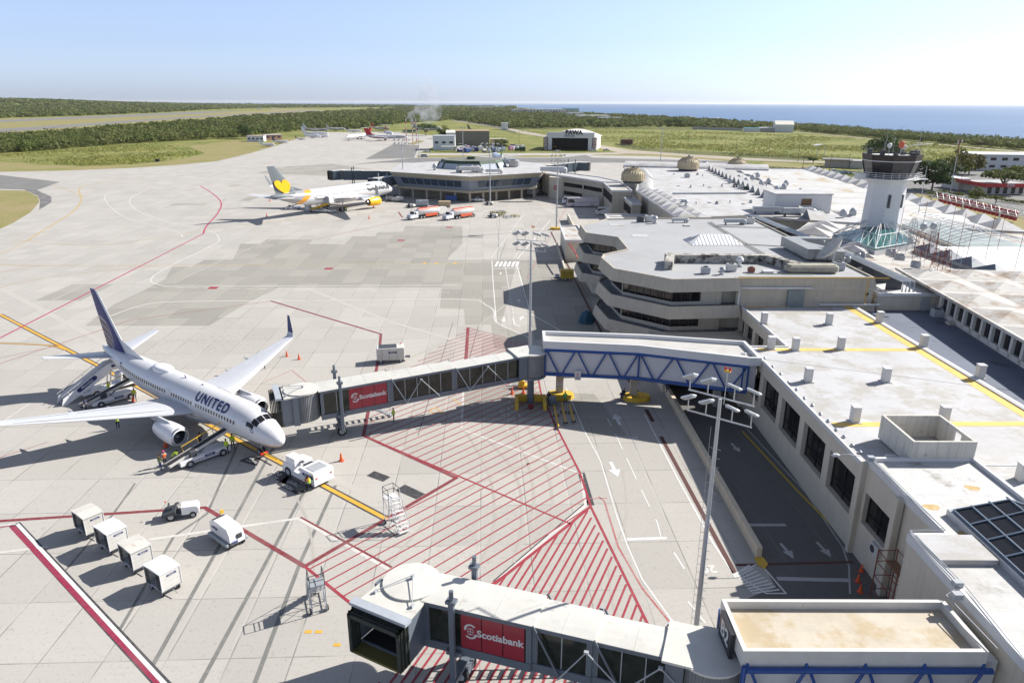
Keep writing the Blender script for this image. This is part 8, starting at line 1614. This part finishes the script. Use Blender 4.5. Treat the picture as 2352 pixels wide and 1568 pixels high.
person('worker in lime vest walking near the raised winglet',608,847,R(30),arm=(1,0));person('worker in lime vest standing with raised arms under the near wing',272,984,R(120),arm=(1,1));person('worker with arm pointing up beside the near belt loader',370,1080,R(60),vest=M('yellow banded navy vest',(.12,.14,.05)),arm=(1,2),legs=NAVY);person('worker in pink cap beside the near belt loader foot',380,1070,R(-30),vest=ORCL,hat=PINK,top=M('grey blue shirt',(.3,.34,.42)),arm=(3,1));person('worker in lime vest bending over the near belt loader foot',398,1064,R(20),pose='bend',arm=(2,2))
person('worker in lime vest at the raised end of the front belt loader',522,1042,R(90),arm=(2,0));person('worker in dark clothes right of the front belt loader',536,1030,R(120),pose='walk');person('worker in dark overalls in the shade behind the front belt loader',462,1026,R(-20),vest=NV,arm=(3,3));person('worker with orange sleeves walking behind the rear belt loader',311,920,R(-60),top=ORCL,pose='walk');person('worker in striped navy overalls at the lower end of the rear belt loader',199,945,R(20),vest=NV,arm=(2,0));person('worker in lime vest between stair truck and belt loader',252,905,R(10),arm=(3,3))
person('worker in lime vest standing alone on the hatched apron',905,968,R(200),arm=(3,0));person('worker in orange shirt and lime vest handling a black cart by the tractor',712,1128,R(200),top=ORCL,arm=(2,2),pose='walk');person('worker in lime vest beside the undercarriage of the orange striped jet',796,487,R(-90),s_=1.05)
person('seated worker in green vest on the yellow plinth',loc=(6.6,81.2),z=.02,face=R(-90),pose='sit',arm=(3,3),vest=M('green vest',(.2,.5,.1)));person('seated worker in navy vest with pink bands left of the plinth',loc=(4.6,81.3),z=.0,face=R(-110),pose='sit',vest=NV,arm=(3,3));person('crouched worker in dark vest left of the second corridor plinth',loc=(13.7,81.6),face=R(-100),pose='sit',vest=NV,arm=(3,3));person('second dark-clothed worker resting against the second corridor plinth',loc=(14.1,82.4),face=R(-70),pose='sit',vest=DKCL,arm=(3,3));person('worker in banded navy vest sitting on the parapet end',loc=(19.6,83.2),z=.6,face=R(-90),pose='sit',vest=NV,arm=(3,3));person('worker half hidden behind the B2 sign',loc=(12.2,36.2),face=R(-60),vest=HIVIS,arm=(3,3))
t=thing('hand_cart','black equipment hand cart beside the pushback tractor','cart',G(691,1128),R(40));MB().cbox((0,0,.4),(.9,.6,.5),.05).build('box',DARK,t);wheels(t,(-.3,.3),.28,.14,.08);MB().tube([(.45,0,.5),(.75,0,1.0)],.03,5).build('handle',GALV,t)
# --- parked yellow trailer, tarpaulin heap
c=G(1292,643);t=thing('water_trailer','yellow box trailer with twin axles in the pier shadow','trailer',(c.x+.6,c.y,0),R(180));MB().cbox((-.3,0,1.35),(2.7,1.9,1.7),.05).build('box',M('dirty yellow box',(.45,.30,.04),.6,var=.1),t);MB().bx(-1.8,2.4,-.75,.75,.42,.52).build('chassis',DARK,t);wheels(t,(-.8,.1),.8,.33,.22);MB().cbox((1.7,0,.9),(.9,.9,.7),.1).build('pump',LSTEEL,t);m=MB();text(m,'AGUA POTABLE',.26,(-.3,.962,1.7),(-1,0,0),(0,0,1));m.build('lettering',DARK,t);MB().tube([(-1.6,-.9,2.35),(1,-.9,2.35),(1,.9,2.35),(-1.6,.9,2.35),(-1.6,-.9,2.35)],.03,5).build('roof_rail',YEL,t);MB().tube([(2.2,0,.45),(3.2,0,.4)],.05,5).build('drawbar',GALV,t)
c=G(1340,742);bm_=MB();rs=random.Random(4);rings=[]
for z,r_ in((0,1.35),(.5,1.3),(1.1,1.1),(1.6,.8),(2.0,.25)):rings.append([(r_*math.cos(a)*rs.uniform(.85,1.15),r_*math.sin(a)*rs.uniform(.85,1.15),z+rs.uniform(-.1,.1))for a in[2*math.pi*k/18 for k in range(18)]])
o=bm_.loft(rings).build('tarpaulin_heap',TARP);o.location=(c.x+.5,c.y+.5,0);single(o,'equipment covered by a crumpled blue tarpaulin in the pier shadow','tarpaulin')
# --- tankers and service vehicles at the round pier
def tanker(label,loc,rz):
 t=thing('tanker_truck',label,'tanker truck',loc,rz,'fuel tankers at the round pier');sil(MB(),[(2.9,.6),(2.9,2.2),(3.1,2.5),(4.2,2.5),(4.6,1.75),(5.7,1.6),(5.9,1.2),(5.9,.6)],2.3,inset=[1,1,.92,.9,.95,.85,.85,1]).build('cab',GLOSSW,t,smooth=25)
 mb=MB();mb.quad((4.62,-.95,1.8),(4.62,.95,1.8),(4.27,.88,2.45),(4.27,-.88,2.45));mb.build('windscreen',DGLASS,t);sil(MB(),[(3.2,1.75),(3.25,2.35),(4.1,2.35),(4.4,1.75)],2.31,inset=[1,.93,.93,1]).build('side_glazing',DGLASS,t);MB().cbox((5.88,0,1.1),(.12,1.1,.75),.05).build('radiator_grille',LSTEEL,t);MB().cbox((5.95,0,.6),(.3,2.2,.3),.05).build('bumper',LSTEEL,t)
 a=[(x,r_)for x,r_ in((-6.2,.5),(-6.1,.95),(-5.9,1.08),(2.2,1.08),(2.4,.95),(2.5,.5))];MB().lathe([(r_,x)for x,r_ in a],24,(0,0,2.1),'X').build('tank',M('tank silver',(.6,.6,.6),.25,.3),t,smooth=40)
 MB().lathe([(1.1,-5.8),(1.1,2.1)],24,(0,0,2.12),'X',cap=False).build('tank_band',M('red tank band',(.55,.07,.04),.35),t)if 0 else None
 mb=MB();mb.bx(-6,2.2,-.35,.35,3.15,3.35);mb.build('top_walkway',M('red orange',(.6,.10,.04),.5),t);mb=MB();[mb.add([(x,s_*1.1*math.cos(b1),2.1+1.1*math.sin(b1))for x,b1 in((-5.8,.55),(2.1,.55),(2.1,.95),(-5.8,.95))],[(0,1,2,3)])for s_ in(1,-1)];mb.build('red_stripe',M('red orange',(.6,.10,.04)),t)
 mb=MB();[mb.cbox((-2.6,s_*.95,.95),(5.0,.35,.75),.05)for s_ in(1,-1)];mb.build('pump_cabinet',M('red orange',(.6,.10,.04)),t);MB().bx(-6.2,4,-.5,.5,.7,.95).build('chassis',DARK,t);wheels(t,(5.0,1.6,.45,-5.0,-5.9),.95,.5,.3);MB().cbox((2.7,0,1.9),(.5,1.9,1.3),.1).build('pump_rack',GALV,t);return t
rzt=math.atan2(*((P(930,500)-P(990,492)).normalized().yx));a=P(955,503);tk=tanker('red and silver tanker truck, left one of the two',(a.x+2.2,a.y+2.0,0),rzt);b=P(1036,504);dup(tk,(b.x+2.2,b.y+2.0,0),rzt,'red and silver tanker truck, right one of the two')
a=P(1003,497);car('service_truck','black-fronted service truck squeezed between the two tankers','truck',(a.x,a.y+2,0),rzt,'minibus',DWHITE)
car('pickup_truck','white crew-cab pickup in front of the octagonal pier','pickup',P(1097,463),R(-12),'pickup');car('minibus','white minibus parked at the pier corner','minibus',P(1216,448),R(195),'minibus');car('coach','white and maroon airport coach by the stair block','bus',P(1338,475),R(184),'bus',M('maroon striped white',(.55,.5,.52),.3));car('minibus','white minibus behind the maroon coach','minibus',P(1312,468),R(180),'minibus');car('minibus','white minibus in the shadow right of the coach','minibus',P(1392,494),R(180),'minibus',DWHITE)
car('passenger_van','silver van parked under the pier overhang','van',P(1020,450),R(-100),'van',LSTEEL);car('passenger_van','white van under the pier overhang left of the silver one','van',P(1003,448),R(-120),'car');car('parked_car','black car beside the minibus at the stair tower','car',P(1243,449),R(190),'car',BLACK);car('passenger_van','silver van driving behind the octagonal pier','van',P(975,361.5),R(3),'van',LSTEEL);car('taxiing_car','white marked car on the far taxiway above the hall roof','car',P(1619,376),R(-60),'car');car('pickup_truck','green and white pickup right of the hangar door','pickup',P(1392,347),R(5),'pickup',M('green white',(.35,.45,.42),.4));car('pickup_truck','white pickup left of the white service building','pickup',P(982,349.5),R(180),'pickup')
for i,(x,y,k,m_,lab)in enumerate(((1915,398,'van',GLOSSW,'white van'),(1927,398,'car',M('light blue car',(.2,.35,.45),.3),'light blue car'),(1938,398,'car',M('blue car',(.1,.2,.4),.3),'blue car'),(1948,399,'car',LSTEEL,'silver car'),(1958,400,'car',GLOSSW,'white car'))):car('parked_car',lab+' in the row beside the guard post','car',P(x,y),R(-95),k,m_)
for i,(x,y,m_)in enumerate(((2345,442,GLOSSW),(2362,444,LSTEEL),(2185,428,GLOSSW),(2196,425,DWHITE),(2208,424,BLACK),(2232,423,GLOSSW),(2246,424,LSTEEL),(2262,426,GLOSSW),(2218,420,RED),(2285,428,LSTEEL),(2300,430,GLOSSW))):car('parked_car',['white van at the right edge below the rental office','silver car at the right edge below the rental office','white car left of the small white rental office','second light car left of the white rental office','black car behind the white rental office','white car between the two rental offices','silver car behind the red-fascia office','white car behind the middle of the red-fascia office','red car behind the rental offices','silver car behind the right part of the red-fascia office','white car behind the right part of the red-fascia office'][i],'car',P(x,y),R(-80+20*(i%3)),'van' if i in(0,)else 'car',m_)
# cargo loader at the orange striped jet
c=P(738,487);rz_=math.atan2(cd.y,cd.x);t=thing('cargo_loader','grey and yellow scissor cargo loader holding a white container at the far jet','cargo loader',(c.x,c.y,0),R(-20));mb=MB();[mb.tube([(-3.5+o,s_*1.4,.8),(3.2+o,s_*1.4,3.2)],.16,5)for s_ in(1,-1)for o in(0,1)];mb.build('scissor_arm',YEL,t);mb=MB();[mb.tube([(3.5,s_*1.2,.8),(-3.0,s_*1.2,3.2)],.16,5)for s_ in(1,-1)];mb.build('scissor_arm',GALV,t)
MB().cbox((.5,0,.6),(9,3,.5),.08).build('chassis',DWHITE,t);MB().cbox((.8,0,3.35),(8,3,.3),.05).build('platform',LSTEEL,t);MB().cbox((-4.4,-1,1.6),(1.8,1.6,2.2),.1).build('cab',DWHITE,t);wheels(t,(-3,3.4),1.4,.4,.3);mb=MB();mb.tube([(-3.2,1.6,3.5),(-3.2,1.6,4.5),(1,1.6,4.5),(1,1.6,3.5)],.06,5);mb.build('handrail',YEL,t)
t=thing('air_cargo_container','white cargo container lifted on the scissor loader','container',(c.x+2.6,c.y-.9,3.5),R(-20));sil(MB(),[(-1.6,0),(-1.6,1.6),(-1.2,2.1),(1.2,2.1),(1.6,1.6),(1.6,0)],2.4).build('shell',WHITE,t);MB().bx(-1.2,1.2,-1.23,-1.21,.1,1.7).build('curtain',LSTEEL,t)
for lab,x,y in(('white pushback tug at the nose of the orange striped jet',900,461),('white power unit beside the tug at the far jet nose',913,463)):t=thing('apron_tractor',lab,'tractor',P(x,y),R(10));MB().cbox((0,0,1.1),(4.4,2.2,1.5),.2).build('body',DWHITE,t);MB().cbox((-.9,0,2.0),(1.6,1.9,.6),.15).build('cab',DGLASS,t);wheels(t,(-1.4,1.4),1.0,.45,.3)
for lab,x,y,m_ in(('tan crated cargo pallet behind the right tanker',1021,476,M('crate tan',(.42,.33,.2),.7)),('grey container dolly behind the left tanker',970,474,LSTEEL),('blue crate cart in the pier shade',1037,462,M('crate blue',(.05,.1,.3),.6))):t=thing('cargo_dolly',lab,'dolly',P(x,y),R(5));MB().cbox((0,0,1.3),(4.2,2.4,1.7),.08).build('load',m_,t);MB().bx(-2.2,2.2,-1.3,1.3,.3,.42).build('deck',LSTEEL,t);wheels(t,(-1.5,1.5),1.1,.2,.15)
for lab,x,y in(('open baggage tractor with driver behind the left tanker',944,477),('white baggage tractor right of the pickup at the octagonal pier',1124,471),('white baggage tractor at the head of the empty dollies',1133,500)):
 t=thing('baggage_tractor',lab,'tractor',P(x,y),R(-20));MB().cbox((.6,0,.8),(1.4,1.3,.9),.1).build('hood',DWHITE,t);MB().cbox((-.3,0,.5),(3.2,1.2,.3),.05).build('chassis',DARK,t);MB().cbox((-.8,0,1.0),(.6,.8,.8),.1).build('seat',DARK,t);wheels(t,(.9,-1.0),.6,.36,.25)
for i in range(9):
 x,y=[(1136,489),(1141,488),(1147,490),(1152,488),(1156,491),(1143,495),(1150,496),(1165,500),(1183,498)][i];t=thing('empty_dolly','empty cargo dolly frame '+['furthest left of the cluster','second in the back of the cluster','middle back of the cluster','right back of the cluster','rightmost of the cluster','front left of the cluster','front middle of the cluster','front right small one of the cluster','standing apart right of the cluster'][i],'dolly',P(x,y),R(30+i*12),'empty cargo dollies');mb=MB();[mb.tube([(-1.5,y_,.45),(1.5,y_,.45)],.07,4)for y_ in(-.9,-.3,.3,.9)];[mb.tube([(x_,-.9,.5),(x_,.9,.5)],.07,4)for x_ in(-1.5,-.5,.5,1.5)];mb.build('frame',LSTEEL if i%2 else M('dull yellow frame',(.3,.25,.08)),t);wheels(t,(-1.1,1.1),.8,.2,.12)
# service yard beside the white building
YM=[NAVY,DARK,M('yard blue',(.04,.09,.28),.5),DWHITE,GREYC,LSTEEL,M('yard pink',(.5,.25,.4),.6),GREEND]
rs=random.Random(21);names=['crate','tank','cabin','cart','bin','skip','pump','rack']
for i in range(44):
 x=rs.uniform(1046,1160)if i<34 else rs.uniform(1165,1200);y=rs.uniform(340,352)if i<34 else rs.uniform(338,350);g=P(x,y);m_=YM[rs.randrange(8)];nm_=names[i%8];s0=rs.uniform(.8,1.3)
 col=m_.name.split()[0]if m_.name.split()[0]not in('yard',)else m_.name.split()[1]
 t=thing('yard_'+nm_,'%s %s in the service yard, %s in line from the white building'%(col,nm_,['1st','2nd','3rd'][i]if i<3 else str(i+1)+'th'),nm_,(g.x,g.y,0),rs.uniform(0,1.5),'equipment stored in the service yard')
 if i%8 in(1,6):MB().lathe([(.3,-2.2),(1.1*s0,-2.0),(1.1*s0,2.0),(.3,2.2)],14,(0,0,1.6),'X').build('shell',m_,t);MB().bx(-1.8,1.8,-.7,.7,0,.7).build('saddle',DARK,t)
 else:MB().cbox((0,0,1.2*s0+.3),(3.6*s0,2.2,2.4*s0),.12).build('body',m_,t);wheels(t,(-1.1,1.1),.9,.4,.3);MB().cbox((.3,0,2.5*s0+.25),(2.4*s0,1.6,.25),.06).build('lid',GREYC,t)
for i in range(16):x=rs.uniform(1048,1140);g=P(x,rs.uniform(336,343));car('parked_car','%s car among the vehicles of the service yard, %sth from the warehouse corner'%(['white','silver','dark'][i%3],i+4),'car',(g.x,g.y,0),R(rs.uniform(60,120)),'car' if i%3 else 'van',[GLOSSW,LSTEEL,DARK][i%3],'cars in the service yard')
for i in range(6):x,y=[(1219,348),(1283,351),(1238,351),(1292,347),(1306,352),(1352,350)][i];
car('pickup_truck','white mower truck left of the hangar door','truck',P(1280,349),R(0),'pickup');car('tow_tractor','white tow tractor right of the hangar door','tractor',P(1362,347.5),R(10),'pickup')
# tyre and scrap rows in the yard beyond the hall
for i in range(26):g=P(1740+(i%9)*17+rs.uniform(-4,4),391+(i//9)*4.6);o=MB().cbox((0,0,.5),(rs.uniform(4,8),1.6,1.0),.15).cbox((.4,.3,1.1),(2.5,1.0,.5),.1).build('scrap_pile',DARK if i%3 else GSTEEL);o.location=g;o.rotation_euler.z=rs.uniform(-.3,.3);single(o,'low dark scrap pile, %s from the left in %s row of the storage yard'%(ORD[i%9],ORD[i//9]),'scrap pile','scrap piles in the storage yard')
# sky-blue approach box, small boxes by the grass
o=MB().cbox((0,0,.7),(2.6,1.2,1.2),.1).cbox((0,0,1.4),(2.0,.8,.3),.05).build('marker_box',BLACK);o.location=P(362,371.5);single(o,'small black marker box on the mown grass verge','marker');o=MB().cbox((0,0,2.2),(10,7,4.2),.4).cbox((0,0,4.5),(10.6,7.6,.4),.1).build('brick_hut',M('dark red hut',(.12,.06,.05),.8));o.location=P(1440-1,333);single(o,'dark red low hut in the weeds right of the hangar','hut')
# ================================================================ TREES
def tree(label,loc,h,r,m=LEAFD,n=900,seed=1,size=.45,trunk=.22,th=.35,flat=1.0,cat='tree'):
 t=thing('tree',label,cat,loc);mb=MB();rs=random.Random(seed);mb.tube([(0,0,0),(.1,.05,h*th),(.15,0,h*.6)],[trunk*1.3,trunk,trunk*.6],8);tips=[]
 for k in range(7):a=k*2.4+rs.uniform(-.3,.3);e=Vector((math.cos(a)*r*.55,math.sin(a)*r*.55,h*rs.uniform(.55,.8)));mb.tube([(.1,.03,h*th*rs.uniform(.7,1)),e*.5+Vector((0,0,h*.25)),e],[trunk*.5,trunk*.35,trunk*.12],6);tips.append(e)
 mb.build('trunk',WOOD,t);cen=[];rad=[]
 for k in range(22):a,q=rs.uniform(0,6.28),rs.random()**.5*.72;z=h*(lerp(.5,.88,rs.random()*(1-q*.5)*flat+.1)if flat<.9 else lerp(.2,.86,rs.random()*(1.15-q*.7)));cen.append((math.cos(a)*r*q,math.sin(a)*r*q,z));rr=r*rs.uniform(.26,.42);rad.append((rr,rr,rr*.75*flat))
 V,tn=cards(np.array(cen),np.array(rad),n//22,np.full(22,size),seed);card_mesh('crown',V,tn,m,t);return t
for i,(lab,x,y,h,r,m_,n_,fl)in enumerate((('large dark round tree rising behind the control tower cab',2030,374,17,15,LEAFD,3200,1),('large dark tree right of the control tower shaft',2140,436,14,10.5,LEAFD,3400,1),('brownish sparse tree in front of the white office block',2190,405,14,9,LEAFY,2000,1),('second brownish tree left of the white office block',2225,400,13,8,LEAFY,1800,1),('spreading tree at the right edge below the office block',2300,445,12,9,LEAF,2200,.6),('rightmost spreading tree at the picture edge',2352,430,12,9,LEAF,2200,.6),('small tree left of the red-fascia rental office',2245,462,6,4,LEAF,900,1),
 ('umbrella-trimmed tree in front of the rental office',2286,470,4.6,3.2,LEAF,1100,.35),('umbrella-trimmed shrub tree left of the trimmed pair',2198,458,3.6,3.0,LEAF,900,.4),('low trimmed tree along the access road',2160,452,3.5,3.2,LEAF,900,.4),('third umbrella-trimmed tree along the access road',2232,468,3.6,2.8,LEAF,800,.4),('dark round tree beside the brown portable cabin',563,319,14,11,LEAFD,1700,1),('bushy tree between cargo shed and derelict jet',1022,318,14,9,LEAF,1500,1),('leafy vine heap beside the derelict jet',978,311,14,14,LEAFD,1500,.7),
 ('green tree between warehouse and hangar yard',1150,343,9,6.5,LEAF,1300,1),('trimmed bush beside the gate canopy',1867,376,4,3.5,LEAFD,700,.8),('small bush left of the guard post',1896,376,4,3,LEAFY,600,.8),('tall palm-like tree on the coast edge',1870,300,10,4,LEAFD,600,.6),('palm clump behind the weeds on the coast',1537,292,13,9,LEAFD,900,.8),('palm clump right of the first on the coast',1556,292,13,8,LEAFD,900,.8),('tree in front of the coastal factory',1354,290,12,8,LEAFD,900,1),('tree left of the coastal sheds',1430,287,10,7,LEAFD,900,1))):tree(lab,P(x,y),h,r,m_,n_,30+i,.5 if h>8 else .28,.3 if h>8 else .14,flat=fl)
mb=[]
for i,(x0,y0,x1,y1,lab)in enumerate(((2165,462,2230,476,'clipped hedge along the access road'),(2130,447,2180,455,'clipped hedge left of the trimmed trees'),(2300,463,2352,470,'low clipped hedge at the right edge'))):
 a,b=P(x0,y0),P(x1,y1);n_=int((b-a).length/1.2)+2;cen=np.array([tuple(a.lerp(b,k/n_)+Vector((0,0,.6)))for k in range(n_+1)])-np.array(tuple(a));V,tn=cards(cen,np.full((n_+1,3),.95),40,np.full(n_+1,.25),70+i);t=thing('hedge',lab,'hedge',a);card_mesh('foliage',V,tn,LEAF,t)
# ================================================================ the air between here and the coast
m,n,b=nodes('thin sea haze');n.nodes.remove(b);pv=nn(n,'VolumePrincipled');pv.inputs['Color'].default_value=(.95,.97,1,1);pv.inputs['Density'].default_value=.00002;pv.inputs['Anisotropy'].default_value=.3
n.links.new(pv.outputs[0],n.nodes['Material Output'].inputs['Volume'])
o=MB().bx(-44000,44000,-2500,44000,-16,75).build('haze',m);o['kind']='stuff'
